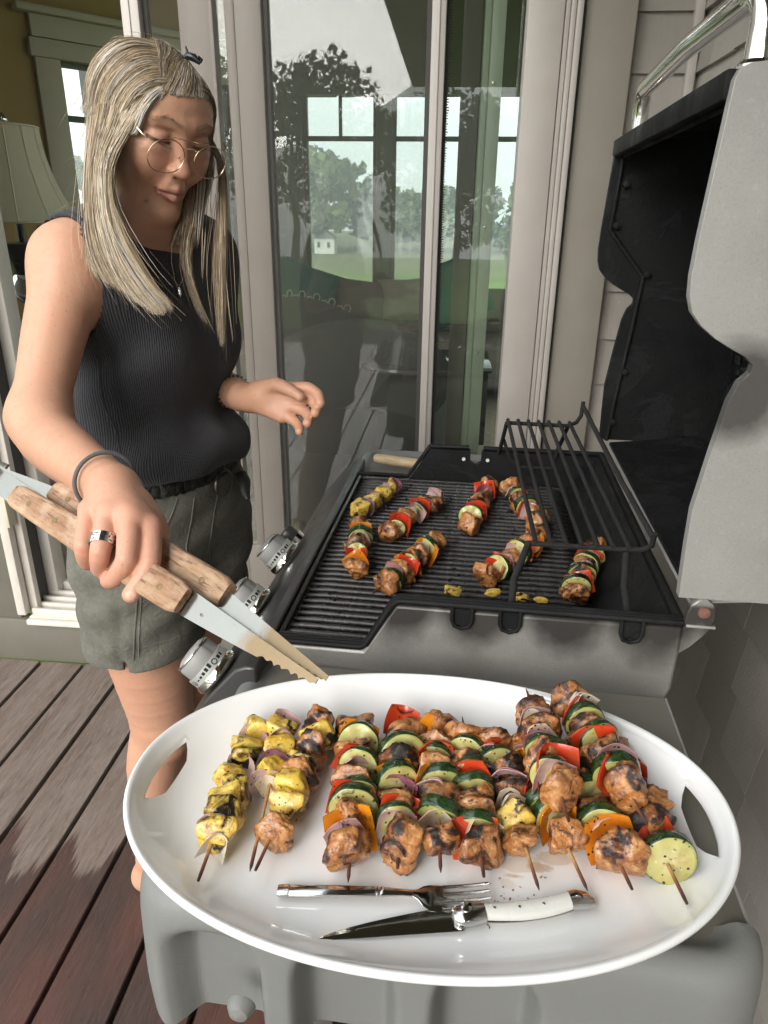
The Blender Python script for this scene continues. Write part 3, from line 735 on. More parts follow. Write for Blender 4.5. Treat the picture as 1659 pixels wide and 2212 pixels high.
M_CHROMEH = paint_mat('chrome_handle', (.72, .70, .66), var=.03, rough=.1, metal=1.0, bump=.04, bscale=60, dirt=((.4, .36, .3), .3))
M_CART = paint_mat('cart_paint', (.085, .08, .07), rough=.6)

# --- cook box
nearP = [(-.004, .70), (-.004, .878), (.116, .878), (.158, .950), (.506, .950), (.506, .862), (.495, .825), (.482, .808), (.44, .70)]
box = MB(); box.prism(nearP, -.012, .004, 'y'); o = box.build('cookbox_side', M_CAST, grill, auto=30)
bv = o.modifiers.new('b', 'BEVEL'); bv.width = .004; bv.segments = 2; bv.limit_method = 'ANGLE'
farP = [(-.004, .70), (-.004, .878), (.108, .878), (.152, .950), (.235, .950), (.236, .925), (.247, .918), (.258, .925), (.259, .950), (.506, .950), (.506, .862), (.44, .70)]
box = MB(); box.prism(farP, .652, .666, 'y'); box.build('cookbox_side', M_SOOT, grill, auto=30)
box = MB(); box.prism([(.44, .70), (.506, .86), (.506, .950), (.496, .950), (.43, .868), (.42, .70)], .004, .652, 'y'); box.build('cookbox_back', M_SOOT, grill)
box = MB(); box.box(-.004, .01, .004, .652, .72, .878); box.box(.0, .45, .0, .66, .70, .715); box.box(.01, .43, .004, .012, .72, .868); box.box(.01, .43, .645, .652, .72, .868); box.build('cookbox_liner', M_SOOT, grill)
# rim lip (black) on the near side
def poly_lip(pts, r=.0062, n=8, close=False): return [Vector(p) for p in pts]
lip = MB()
rimpts = [(-.002, -.012, .884), (.113, -.012, .884), (.121, -.012, .889), (.154, -.012, .951), (.162, -.012, .957), (.505, -.012, .957)]
def strip(mb, pts, w=.014, h=.009):
    # a rounded rail following pts: box section via tube flattened
    P = [Vector(p) for p in pts]
    mb.tube(P, h*.42, 8)
    mb.tube([p+Vector((0, w*.45, 0)) for p in P], h*.42, 8)
    mb.tube([p+Vector((0, w*.9, 0)) for p in P], h*.42, 8)
strip(lip, rimpts)
for nx_ in (.242, .301, .446):
    lip.tube([(nx_-.0125, -.015, .957), (nx_-.0125, -.016, .938), (nx_-.009, -.016, .930), (nx_, -.016, .927), (nx_+.009, -.016, .930), (nx_+.0125, -.016, .938), (nx_+.0125, -.015, .957)], .0027, 7)
    lip.box(nx_-.010, nx_+.010, -.0135, -.008, .930, .953)
lip.tube([(-.002, .659, .884), (.104, .659, .884), (.150, .659, .954), (.232, .659, .955)], .005, 7)
lip.tube([(.262, .659, .955), (.506, .659, .955)], .005, 7)
lip.tube([(.503, 0, .955), (.503, .655, .955)], .006, 8)
lip.build('rim', M_SOOT, grill, auto=60)
for hx in (.222, .272): 
    o = MB().lathe([(.001, 0), (.0038, 0), (.0038, .002), (.001, .002)], n=10, M=Matrix.Rotation(R_(90), 4, 'X')).build('rivet_hole', paint_mat('pale_metal', (.7, .7, .68), rough=.4), grill); o.location = (hx, .650, .932)
# --- control panel
cp = MB(); cp.prism([(-.004, .889), (-.018, .889), (-.032, .882), (-.066, .842), (-.098, .800), (-.103, .788), (-.098, .765), (-.004, .765)], -.085, .748, 'y')
o = cp.build('control_panel', M_PANEL, grill, auto=25); bv = o.modifiers.new('b', 'BEVEL'); bv.width = .003; bv.segments = 2; bv.limit_method = 'ANGLE'
# --- knobs
kn = Vector((-.776, 0, .631)).normalized()
M_KGREY = paint_mat('knob_grey_rubber', (.30, .295, .285), var=.12, rough=.5, dirt=((.5, .49, .46), .3)); M_KBAND = paint_mat('knob_silver_band', (.52, .53, .50), var=.05, rough=.35, metal=.3)
M_INK = paint_mat('black_ink', (.012, .012, .012), rough=.6)
def knob(y, rot, plain=False):
    base = Vector((-.068, y, .846)); ez = kn; ex = Vector((0, 1, 0)); ey = ez.cross(ex)
    Mx = Matrix((ex, ey, ez)).transposed().to_4x4(); Mx.translation = base
    e = bpy.data.objects.new('knob', None); link(e, grill); e.matrix_local = Mx @ Matrix.Rotation(rot, 4, 'Z')
    def sub(mb, nm, mt, auto=40): o = mb.build(nm, mt, e, auto=auto); return o
    if plain:
        sub(MB().lathe([(.001, 0), (.020, 0), (.020, .012), (.001, .012)], n=28), 'skirt', M_CHROMEH)
        sub(MB().lathe([(.001, .012), (.0165, .012), (.017, .030), (.015, .033), (.001, .034)], n=28), 'button', M_PANEL); return e
    sub(MB().lathe([(.001, 0), (.031, 0), (.0335, .003), (.033, .008), (.0305, .012), (.001, .012)], n=40), 'skirt', M_CHROMEH)
    sub(MB().lathe([(.001, .012), (.0305, .012), (.0305, .0245), (.001, .0245)], n=40), 'band', M_KBAND)
    m_ = MB(); n = 48; V = []; prof = [(.0275, .0245), (.0285, .030), (.028, .040), (.025, .046), (.018, .049), (.006, .050)]
    for r_, z_ in prof:
        for j in range(n):
            a = 2*math.pi*j/n; s_ = 1-(.085 if (abs(math.sin(a)) > .80) else 0)*(1 if z_ > .026 else 0)
            V.append(Vector((r_*math.cos(a), r_*math.sin(a)*s_, z_)))
    F = [(i*n+j, i*n+(j+1) % n, (i+1)*n+(j+1) % n, (i+1)*n+j) for i in range(len(prof)-1) for j in range(n)]; F.append(tuple((len(prof)-1)*n+j for j in range(n)))
    m_.add(V, F); sub(m_, 'grip', M_KGREY, 50)
    # chrome edge on the outer rim of the grip
    sub(MB().tube([(.0262*math.cos(a), .0262*math.sin(a)*.97, .0445) for a in np.linspace(0, 2*math.pi, 41)[:-1]], .0016, 6, closed=True), 'grip_ring', M_CHROMEH, 60)
    # printed marks on the band: a row of bars that grow, flame circles at both ends
    mk = MB()
    def patch(a0, a1, z0, z1, n_=3, r_=.0307):
        V = []; 
        for i in range(n_+1):
            a = a0+(a1-a0)*i/n_; V += [Vector((r_*math.cos(a), r_*math.sin(a), z0)), Vector((r_*math.cos(a), r_*math.sin(a), z1))]
        mk.add(V, [(2*i, 2*i+2, 2*i+3, 2*i+1) for i in range(n_)])
    def ring(ac, zc, ro, ri):
        V = []; n_ = 16
        for i in range(n_):
            q = 2*math.pi*i/n_
            for rr in (ro, ri):
                a = ac+rr*math.cos(q)/.0307; V.append(Vector((.0308*math.cos(a), .0308*math.sin(a), zc+rr*math.sin(q))))
        mk.add(V, [(2*i, 2*((i+1) % n_), 2*((i+1) % n_)+1, 2*i+1) for i in range(n_)])
    for off in (0, math.pi):
        c0 = math.pi+off  # faces the camera side (-y) after rotation
        ring(c0-.72, .0183, .0040, .0031); patch(c0-.76, c0-.68, .0166, .0186)
        for k in range(5): patch(c0-.48+k*.2, c0-.48+k*.2+.13, .0172, .0190+.0012*k)
        ring(c0+.66, .0183, .0042, .0028)
        patch(c0+.86, c0+1.0, .0158, .0208); patch(c0+1.06, c0+1.16, .0158, .0208)
    sub(mk, 'band_marks', M_INK, None)
    return e
for y_, r_ in ((-.045, R_(18)), (.125, R_(12)), (.292, R_(8))): knob(y_, r_)
knob(.368, 0, True)

# --- cooking grate: every bar is a part
pitch = .0172
def grate_bar(x0, x1, par):
    key = (round(x0, 3), round(x1, 3))
    if key not in GB:
        mb = MB(); n = 16; V = []; F = []; rr = random.Random(int(x1*1000))
        for i in range(n+1):
            t = i/n; xx = x0+(x1-x0)*t; end = .0028 if i in (0, n) else 0
            for j in range(8):
                a = 2*math.pi*j/8; r_ = .0046-end+rr.uniform(-.0003, .0004); V.append(Vector((xx, r_*math.cos(a)*.92, r_*math.sin(a)*1.35-.005)))
        for i in range(n):
            for j in range(8): F.append((i*8+j, i*8+(j+1) % 8, (i+1)*8+(j+1) % 8, (i+1)*8+j))
        F += [tuple(range(8)), tuple(n*8+j for j in range(8))]
        mb.add(V, F); bmesh.ops.recalc_face_normals(mb.bm, faces=mb.bm.faces)
        me = bpy.data.meshes.new('grate_bar'); mb.bm.to_mesh(me); mb.bm.free(); me.materials.append(M_GRATE); me.polygons.foreach_set('use_smooth', [True]*len(me.polygons)); GB[key] = me
    o = bpy.data.objects.new('grate_bar', GB[key]); link(o, par); return o
GB = {}
for k in range(36):
    y_ = .018+k*pitch; xr = .112+min(.318, max(0, (y_-.012))*8) if y_ < .06 else .430
    o = grate_bar(.006, round(xr, 3) if y_ < .06 else .430, grill); o.location = (0, y_, .884)
fr = MB(); fr.box(-.001, .006, .0, .645, .862, .886, bev=.002); fr.box(-.001, .112, -.004, .009, .862, .887, bev=.003); fr.box(.0, .43, .637, .645, .866, .884, bev=.002)
for xx in (.10, .215, .33, .425): fr.box(xx-.003, xx+.003, .01, .64, .858, .874)
fr.build('grate_frame', M_GRATE, grill)
# grease and char crumbs on the bars
cr = MB(); rc = random.Random(8)
for k in range(260):
    px = rc.choice([.12, .2, .3, .35, .18, .08])+rc.gauss(0, .05); py = rc.uniform(.03, .6)
    if px < .01 or px > .42: continue
    s_ = rc.uniform(.0008, .0028); M_ = Matrix.Translation((px, .018+round((py-.018)/pitch)*pitch+rc.uniform(-.004, .004), .886)) @ Matrix.Rotation(rc.uniform(0, 6), 4, 'Z')
    g_ = bmesh.ops.create_icosphere(cr.bm, subdivisions=1, radius=s_, matrix=M_ @ Matrix.Diagonal((rc.uniform(.8, 3.2), rc.uniform(.6, 1.2), rc.uniform(.4, .9), 1)))
o = cr.build('char_crumbs', M_SOOT, grill, auto=None); o['kind'] = 'stuff'

# --- warming rack
rk = MB()
rn = .0043
xs_n = [.334+.0205*k for k in range(7)]; xs_f = [.302+.0187*k for k in range(7)]
rack = bpy.data.objects.new('warming_rack', None); link(rack, grill)
for a, b in zip(xs_n, xs_f):
    m_ = MB(); m_.tube([(a, .108, .997), (a*.75+b*.25, .21, 1.011), (a*.25+b*.75, .42, 1.040), (b, .525, 1.054)], .0035, 7)
    m_.build('rack_bar', M_RACK, rack, auto=60)
m_ = MB(); m_.tube([(.480, .09, 1.022), (.462, .25, 1.044), (.437, .54, 1.083)], .004, 7); m_.build('rack_bar', M_RACK, rack, auto=60)
m_ = MB(); mf_ = MB()
m_.tube([(.322, .112, .992), (.46, .112, .992), (.476, .108, .996), (.483, .10, 1.005), (.482, .092, 1.026)], .0038, 7)
mf_.tube([(.300, .52, 1.049), (.302, .522, 1.049), (.412, .52, 1.049), (.428, .53, 1.054), (.436, .54, 1.064), (.438, .545, 1.09)], .0038, 7)
m_.tube([(.452, .098, .992), (.446, .055, .965), (.446, -.010, .938)], .0048, 7); m_.tube([(.325, .112, .992), (.306, .055, .965), (.301, -.010, .936)], .0048, 7)
mf_.tube([(.300, .52, 1.049), (.297, .58, 1.0), (.294, .645, .951)], .0040, 7); mf_.tube([(.412, .52, 1.049), (.41, .58, 1.0), (.408, .645, .951)], .0040, 7)
mf_.tube([(.299, .585, .998), (.315, .595, .955), (.335, .60, .938), (.40, .60, .938), (.409, .585, .998)], .0036, 7)
m_.build('rack_frame', M_RACK, rack, auto=60); mf_.build('rack_frame', M_RACK, rack, auto=60)

# --- lid
LP = [(.494, .990), (.4915, 1.05), (.4905, 1.10), (.498, 1.165), (.506, 1.225), (.513, 1.246), (.522, 1.256), (.5225, 1.264), (.514, 1.272), (.500, 1.279), (.482, 1.289), (.465, 1.302), (.454, 1.315), (.449, 1.330), (.4475, 1.350), (.4485, 1.385), (.4565, 1.520), (.460, 1.528), (.468, 1.532),
      (.62, 1.548), (.67, 1.540), (.70, 1.515), (.722, 1.46), (.728, 1.40), (.725, 1.12), (.715, 1.04), (.69, 1.0), (.66, .990)]
from mathutils.geometry import tessellate_polygon
def plate(poly, y0, y1, name, mat, par, bev=.004):
    mb = MB(); n = len(poly)
    V = [Vector((a, y0, b)) for a, b in poly]+[Vector((a, y1, b)) for a, b in poly]
    tri = tessellate_polygon([[Vector((a, b, 0)) for a, b in poly]])
    F = [tuple(t) for t in tri]+[tuple(i+n for i in reversed(t)) for t in tri]+[(i, (i+1) % n, (i+1) % n+n, i+n) for i in range(n)]
    mb.add(V, F); o = mb.build(name, mat, par, auto=30)
    if bev:
        bv = o.modifiers.new('b', 'BEVEL'); bv.width = bev; bv.segments = 3; bv.limit_method = 'ANGLE'; bv.angle_limit = R_(50)
    return o
lid = bpy.data.objects.new('lid', None); link(lid, grill)
lid['label'] = 'open lid standing behind the grates'
plate(LP, -.010, .004, 'lid_side', M_LID, lid)
plate(LP, .648, .662, 'lid_side', M_SOOT2, lid)
# inner liner of the near side (black)
LPi = [(a+.006, b) for a, b in LP[:18]]+[(a-.004, b-.006) for a, b in LP[18:]]
plate(LPi, .0045, .007, 'lid_liner', M_SOOT2, lid, 0)
# skin: a curved shell swept along y, thick, grey outside and black inside
outer = [(.459, 1.531), (.62, 1.547), (.67, 1.539), (.70, 1.514), (.721, 1.46), (.727, 1.40), (.724, 1.12), (.714, 1.04), (.689, .999), (.60, .985), (.512, .975)]
inner = [(.463, 1.523), (.62, 1.538), (.665, 1.530), (.692, 1.507), (.712, 1.455), (.718, 1.40), (.715, 1.12), (.705, 1.047), (.685, 1.01), (.60, .995), (.514, .985)]
def shell(a, b, y0, y1, name, mat):
    n = len(a); V = []; 
    for yy in (y0, y1):
        V += [Vector((p, yy, q)) for p, q in a]+[Vector((p, yy, q)) for p, q in b]
    F = []
    for i in range(n-1):
        F += [(i, i+1, 2*n+i+1, 2*n+i), (n+i, 3*n+i, 3*n+i+1, n+i+1), (i, n+i, n+i+1, i+1), (2*n+i, 2*n+i+1, 3*n+i+1, 3*n+i)]
    F += [(0, 2*n, 3*n, n), (n-1, 2*n-1, 4*n-1, 3*n-1)]
    return MB().add(V, F).build(name, mat, lid, auto=40)
mid = [((a[0]+b[0])/2, (a[1]+b[1])/2) for a, b in zip(outer, inner)]
shell(outer, mid, .0045, .6475, 'lid_shell', M_LID); shell(mid, inner, .0075, .6475, 'lid_lining', M_SOOT2)
tl = MB(); tl.box(.451, .466, .003, .649, 1.504, 1.530, bev=.003); tl.box(.470, .474, .008, .646, 1.502, 1.51)
o = tl.build('lid_lip', M_SOOT2, lid)
# ridge along the inner edge of the far side, with a step panel
rd = MB()
rd.tube([(.470, .643, 1.500), (.462, .643, 1.385), (.50, .643, 1.34), (.532, .643, 1.305), (.524, .643, 1.20), (.512, .643, 1.08), (.506, .643, .99)], .0045, 7)
for p_ in ((.476, 1.46), (.468, 1.392), (.533, 1.31), (.518, 1.13), (.508, 1.03)): rd.lathe([(.001, 0), (.007, 0), (.006, .006), (.001, .007)], c=(p_[0]+.004, .641, p_[1]), n=10, M=Matrix.Rotation(R_(90), 4, 'X'))
rd.build('inner_ridge', M_SOOT, lid, auto=60)
# loose flakes of burnt-on grease on the back of the lid
fk = MB(); rf_ = random.Random(4)
def backx(z): return .7155 if z < 1.4 else .7155-.25*(z-1.4)**1.0*.4
for k in range(700):
    t = rf_.random(); cy_ = .28+.3*t+rf_.gauss(0, .05); cz_ = 1.33-.26*t+rf_.gauss(0, .035)
    if k % 3 == 0: cy_ = .50+rf_.gauss(0, .07); cz_ = 1.07+rf_.gauss(0, .03)
    if not (.03 < cy_ < .63 and 1.03 < cz_ < 1.39): continue
    s_ = rf_.uniform(.004, .013); pts_ = []
    for q in range(5):
        a = q*1.256+rf_.uniform(-.3, .3); pts_.append(Vector((.7135-rf_.uniform(0, .009), cy_+s_*math.cos(a)*rf_.uniform(.5, 1.2), cz_+s_*math.sin(a)*rf_.uniform(.4, 1))))
    fk.add(pts_, [(0, 1, 2, 3, 4)])
o = fk.build('flaking_soot', M_SOOT, lid, auto=None); o['kind'] = 'stuff'
# faint cast numbers inside
M_EMB = paint_mat('embossed_soot', (.030, .030, .031), rough=.5)
for i, (txt, yy, zz) in enumerate((('40264000', .585, 1.405), ('150-215-D', .585, 1.352), ('000103E', .585, 1.33))):
    cu = bpy.data.curves.new('cast_number', 'FONT'); cu.body = txt; cu.size = .022 if i else .026; cu.extrude = .0008
    to = bpy.data.objects.new('tmp', cu); sc.collection.objects.link(to)
    me = bpy.data.meshes.new_from_object(to.evaluated_get(bpy.context.evaluated_depsgraph_get())); bpy.data.objects.remove(to)
    me.materials.clear(); me.materials.append(M_EMB); o = bpy.data.objects.new('cast_number', me); link(o, lid)
    o.rotation_euler = (R_(90), 0, R_(-90)); o.location = (.7135, yy, zz-.035)
# handle
hd = MB()
def arc(p0, p1, p2, n=6): return [Vector(p0).lerp(Vector(p1), t).lerp(Vector(p1).lerp(Vector(p2), t), t) for t in np.linspace(0, 1, n)]
path_ = [(.482, .600, 1.533), (.482, .600, 1.555)]+arc((.482, .600, 1.562), (.481, .598, 1.594), (.480, .568, 1.598))+[(.482, .3, 1.606)]+arc((.485, .085, 1.604), (.487, .046, 1.604), (.490, .044, 1.572))+[(.492, .044, 1.538)]
rad_ = [.0125]*2+[.0128]*6+[.0132]+[.0138]*6+[.0175]
hd.tube(path_, rad_, 24); hd.build('handle', M_CHROMEH, lid, auto=60)
m_ = MB(); m_.lathe([(.001, 0), (.021, 0), (.021, .008), (.017, .012), (.001, .012)], c=(.490, .042, 1.530), n=24); m_.lathe([(.001, 0), (.018, 0), (.018, .006), (.001, .006)], c=(.482, .6, 1.529), n=24); m_.build('handle_mount', M_CHROMEH, lid)
# hinge ear with rusty bolt
ear = [(.505, .915), (.516, .925), (.530, .943), (.5375, .957), (.5385, .972), (.5345, .984), (.526, .991), (.516, .990), (.509, .983), (.506, .972), (.505, .96)]
plate(ear, -.014, -.004, 'hinge_bracket', M_CAST, grill, .002)
m_ = MB(); m_.box(.507, .5405, -.016, -.011, .9535, .957, bev=.001); m_.build('bracket_fold', M_LID, grill)
M_RUST = paint_mat('rusty_bolt', (.20, .095, .07), var=.3, rough=.8, scale=90, bump=.6)
m_ = MB().lathe([(.001, 0), (.0072, 0), (.0068, .0035), (.001, .0045)], n=20, M=Matrix.Rotation(R_(90), 4, 'X')).build('hinge_bolt', M_RUST, grill); m_.location = (.524, -.0135, .975)

# --- cart below
ct_ = MB(); ct_.box(.02, .47, .04, .62, .12, .695, bev=.01); ct_.build('cart_cabinet', M_CART, grill)
for a, b in ((.04, .03), (.46, .03), (.04, .64), (.46, .64)): MB().box(a-.018, a+.018, b-.018, b+.018, 0.0, .70, bev=.003).build('leg', M_CART, grill)
# cross rail carrying the near shelf (its end shows right of the platter)
MB().box(.03, .508, -.10, -.055, .775, .80, bev=.003).build('shelf_rail', M_CAST, grill)

# --- moulded side shelves
def shelf(y_in, y_out, name, flutes=True):
    s = 1 if y_out > y_in else -1
    x0, x1 = -.034, .508; r = .055
    path = []
    path += [((x0, y_in+s*(abs(y_out-y_in)-r)*t), (-1, 0)) for t in np.linspace(0, 1, 14)]
    for a in np.linspace(0, 90, 9)[1:]:
        a = R_(a); path.append(((x0+r-r*math.cos(a), y_out-s*r+s*r*math.sin(a)), (-math.cos(a), s*math.sin(a))))
    path += [((x0+r+(x1-x0-2*r)*t, y_out), (0, s)) for t in np.linspace(0, 1, 90)[1:]]
    for a in np.linspace(0, 90, 9)[1:]:
        a = R_(a); path.append(((x1-r+r*math.sin(a), y_out-s*r+s*r*math.cos(a)), (math.sin(a), s*math.cos(a))))
    prof = [(-.032, .8600), (-.026, .8610), (-.020, .8655), (-.014, .8690), (-.006, .8685), (.002, .8640), (.007, .8570), (.0095, .848), (.011, .838), (.012, .828), (.0125, .816), (.013, .804), (.0135, .79), (.014, .775), (.0145, .76), (.015, .74), (.013, .70)]
    V = []
    for (px, py), (nx_, ny_) in path:
        for (off, z) in prof:
            o_ = off-.012
            if flutes and abs(ny_) > .9:
                for fc in (.047, .163, .283):
                    w = .044
                    u = (px-fc)/w
                    top = .842-.028*max(0, min(1, abs(u)))**3
                    if abs(u) < 1.15:
                        edge = min(1, max(0, (1.05-abs(u))/.3)); dz = min(1, max(0, (top-z)/.03))
                        e_ = edge*edge*(3-2*edge)*dz*dz*(3-2*dz); o_ -= .034*e_
            V.append((px+nx_*o_, py+ny_*o_, z))
    m_ = len(prof); n_ = len(path); F = []
    for i in range(n_-1):
        for j in range(m_-1): F.append((i*m_+j, i*m_+j+1, (i+1)*m_+j+1, (i+1)*m_+j))
    o = mesh_obj('side_shelf', V, F, M_PLASTIC, grill, smooth=True); md = o.modifiers.new('s', 'SUBSURF'); md.levels = 1; md.render_levels = 1
    yy0, yy1 = sorted((y_in, y_out-s*.040))
    o2 = MB().box(x0+.036, x1-.014, yy0, yy1, .845, .8602).build('shelf_top', M_PLASTIC2, grill)
    MB().box(x1-.014, x1-.0115, yy0, yy1, .8445, .8612, bev=.0006).build('shelf_edge_strip', M_LID, grill)
    return o
shelf(-.030, -.395, 'near'); shelf(.700, .905, 'far', False)
m_ = MB(); m_.lathe([(.001, .012), (.008, .010), (.012, .004), (.013, 0)], n=16, M=Matrix.Rotation(R_(90), 4, 'X')); o = m_.build('tool_hook', M_PLASTIC, grill); o.location = (.072, -.395, .758)
# ================================================================ platter
from mathutils import noise as mnoise
def ceramic():
    N = NT('white_porcelain'); g = N.geo()
    # faint greasy drips of marinade near the skewers, with a shape of their own
    def blob(cx, cy, r, seed, sx=1.0, sy=1.0, a=.5):
        mp = N.n('ShaderNodeMapping'); mp.inputs['Location'].default_value = (-cx*sx, -cy*sy, 0); mp.inputs['Scale'].default_value = (sx, sy, 0); N.l(N.geo(), mp.inputs[0])
        d = N.n('ShaderNodeVectorMath', _operation='LENGTH'); N.l(mp.outputs[0], d.inputs[0])
        w = N.math('ADD', d.outputs['Value'], N.math('MULTIPLY', N.math('SUBTRACT', N.noise(N.coord('Object', loc=(seed, 0, 0)), 38, 4, .6, 1.2), .5), r*1.9))
        return N.math('MULTIPLY', N.math('MULTIPLY', N.math('SUBTRACT', r, w), 260, True), a)
    c = (.86, .86, .855)
    c = N.mix(N.ramp(N.noise(g, 9, 3), [(.35, 0), (.8, .5)]), c, (.83, .83, .825))
    for (px, py, r, s, sx, sy, a) in STAINS:
        c = N.mix(blob(px, py, r, s, sx, sy, a), c, (.50, .33, .14))
    return N.set(color=c, rough=.09, spec=.5, coat=.3, coatr=.03)
STAINS = []
for (x, v, r, s, sx, sy, a) in [(1130, 1865, .020, 1, 1.0, 1.8, .35), (1165, 1872, .012, 2, 1, 2.2, .55), (1200, 1850, .016, 3, 1, 2.0, .4), (1095, 1905, .009, 4, 1, 1.3, .25), (880, 1880, .010, 5, 1, 2, .15), (1110, 1890, .006, 6, .7, 2.2, .7)]:
    q = atz(x, v, .876); STAINS.append((q.x, q.y, r, s, sx, sy, a))
M_PORC = ceramic()
PC = Vector((-.006, .518, 0)); PA, PB = .277, .180
platter = empty('platter', (PC.x, PC.y, .8675)); tag(platter, 'large white oval porcelain platter with two handle slots, full of skewers', 'platter')
def plat_surface(n=160, rings=None):
    # profile: (fraction of rim radius, z) inner surface from centre, over the rim, back under
    prof = [(0, .0075), (.35, .0075), (.60, .0076), (.72, .0080), (.78, .0092), (.83, .0125), (.87, .0175), (.91, .0235), (.95, .0300), (.965, .0340), (.978, .0375), (.990, .0393), (1.0, .0390), (1.008, .0370), (1.008, .0340), (.995, .0305), (.95, .0225), (.91, .0175), (.87, .0115), (.83, .0065), (.78, .0035), (.70, .0), (.66, .0), (.64, .003), (.3, .003)]
    V = [(0, 0, .0075)]; F = []
    for k, (f, z) in enumerate(prof[1:]):
        for j in range(n):
            a = 2*math.pi*j/n
            ca, sa = math.cos(a), math.sin(a); p = 2/2.08
            x = PA*math.copysign(abs(ca)**p, ca); y = PB*math.copysign(abs(sa)**p, sa)
            # constant-width rim wall: shrink by a distance rather than a factor
            d = (1-f)*.20; L = math.hypot(x, y)
            if f > .6:
                nx_, ny_ = x/PA**2, y/PB**2; q = math.hypot(nx_, ny_); X = x-nx_/q*d; Y = y-ny_/q*d
            else:
                d0 = .4*.20; nx_, ny_ = x/PA**2, y/PB**2; q = math.hypot(nx_, ny_); X = (x-nx_/q*d0)*f/.6; Y = (y-ny_/q*d0)*f/.6
            end = abs(ca)**10
            V.append((X, Y, z+ (.004*end*max(0, (f-.75)/.25) if f > .75 else 0)))
    for j in range(n): F.append((0, 1+j, 1+(j+1) % n))
    for k in range(len(prof)-2):
        for j in range(n): F.append((1+k*n+j, 1+(k+1)*n+j, 1+(k+1)*n+(j+1) % n, 1+k*n+(j+1) % n))
    F.append(tuple(1+(len(prof)-2)*n+j for j in range(n)))
    return V, F
V, F = plat_surface()
pt = mesh_obj('dish', V, F, M_PORC, platter, smooth=True)
def slot(sgn):
    # half-moon slot: straight inner side, outer side parallel to the rim
    pts = []
    for k in range(15):
        a = R_(-15+31*k/14) if sgn > 0 else R_(180+10.5-30*k/14)
        p = 2/2.08; ca, sa = math.cos(a), math.sin(a)
        x = PA*math.copysign(abs(ca)**p, ca); y = PB*math.copysign(abs(sa)**p, sa)
        nx_, ny_ = x/PA**2, y/PB**2; q = math.hypot(nx_, ny_); pts.append(Vector((x-nx_/q*.013, y-ny_/q*.013, 0)))
    a_, b_ = pts[0], pts[-1]
    # rounded return along the chord
    inn = Vector((-sgn*.010, 0, 0))
    for t in np.linspace(0, 1, 9)[1:-1]:
        bulge = math.sin(math.pi*t)*.0; pts.append(b_.lerp(a_, t)+inn*min(1, 5*t, 5*(1-t)))
    me = MB(); me.prism([(p.x, p.y) for p in pts], -.02, .08); bmesh.ops.recalc_face_normals(me.bm, faces=me.bm.faces)
    m_ = bpy.data.meshes.new('c'); me.bm.to_mesh(m_); me.bm.free(); return bpy.data.objects.new('c', m_)
for s_ in (1, -1):
    c_ = slot(s_); link(c_, platter); md = pt.modifiers.new('slot', 'BOOLEAN'); md.operation = 'DIFFERENCE'; md.object = c_; md.solver = 'EXACT'
dg = bpy.context.evaluated_depsgraph_get(); me2 = bpy.data.meshes.new_from_object(pt.evaluated_get(dg))
pt.modifiers.clear(); pt.data = me2
for o in list(platter.children):
    if o.name.startswith('c'): bpy.data.objects.remove(o)
for md in (1,):
    me2.set_sharp_from_angle(angle=R_(50)); b_ = pt.modifiers.new('b', 'BEVEL'); b_.width = .0016; b_.segments = 3; b_.limit_method = 'ANGLE'; b_.angle_limit = R_(55); b_.harden_normals = False

# ================================================================ food materials
def objrand(N, sc_=1.0):
    oi = N.n('ShaderNodeObjectInfo'); cb = N.n('ShaderNodeCombineXYZ')
    for k in range(3): N.l(N.math('MULTIPLY', oi.outputs['Random'], 17.3*(k+1)), cb.inputs[k])
    tc = N.n('ShaderNodeTexCoord'); va = N.n('ShaderNodeVectorMath', _operation='ADD'); N.l(tc.outputs['Object'], va.inputs[0]); N.l(cb.outputs[0], va.inputs[1])
    return va.outputs[0], oi.outputs['Random'], tc.outputs['Object']
def char_mask(N, vec, rnd, lo=.56, hi=.66, scale=55):
    n1 = N.noise(vec, scale, 5, .62, .8)
    t = N.math('ADD', n1, N.math('MULTIPLY', N.math('SUBTRACT', rnd, .5), .10))
    return N.ramp(t, [(lo, 0), (hi, 1)])
def herbs(N, vec, c, amt=.72):
    h = N.n('ShaderNodeTexVoronoi'); h.inputs['Scale'].default_value = 190; N.l(vec, h.inputs['Vector'])
    m_ = N.math('MULTIPLY', N.math('LESS_THAN', h.outputs['Distance'], .23), N.ramp(N.noise(vec, 60, 2), [(.52, 0), (.56, 1)]))
    return N.mix(m_, c, (.022, .035, .010))
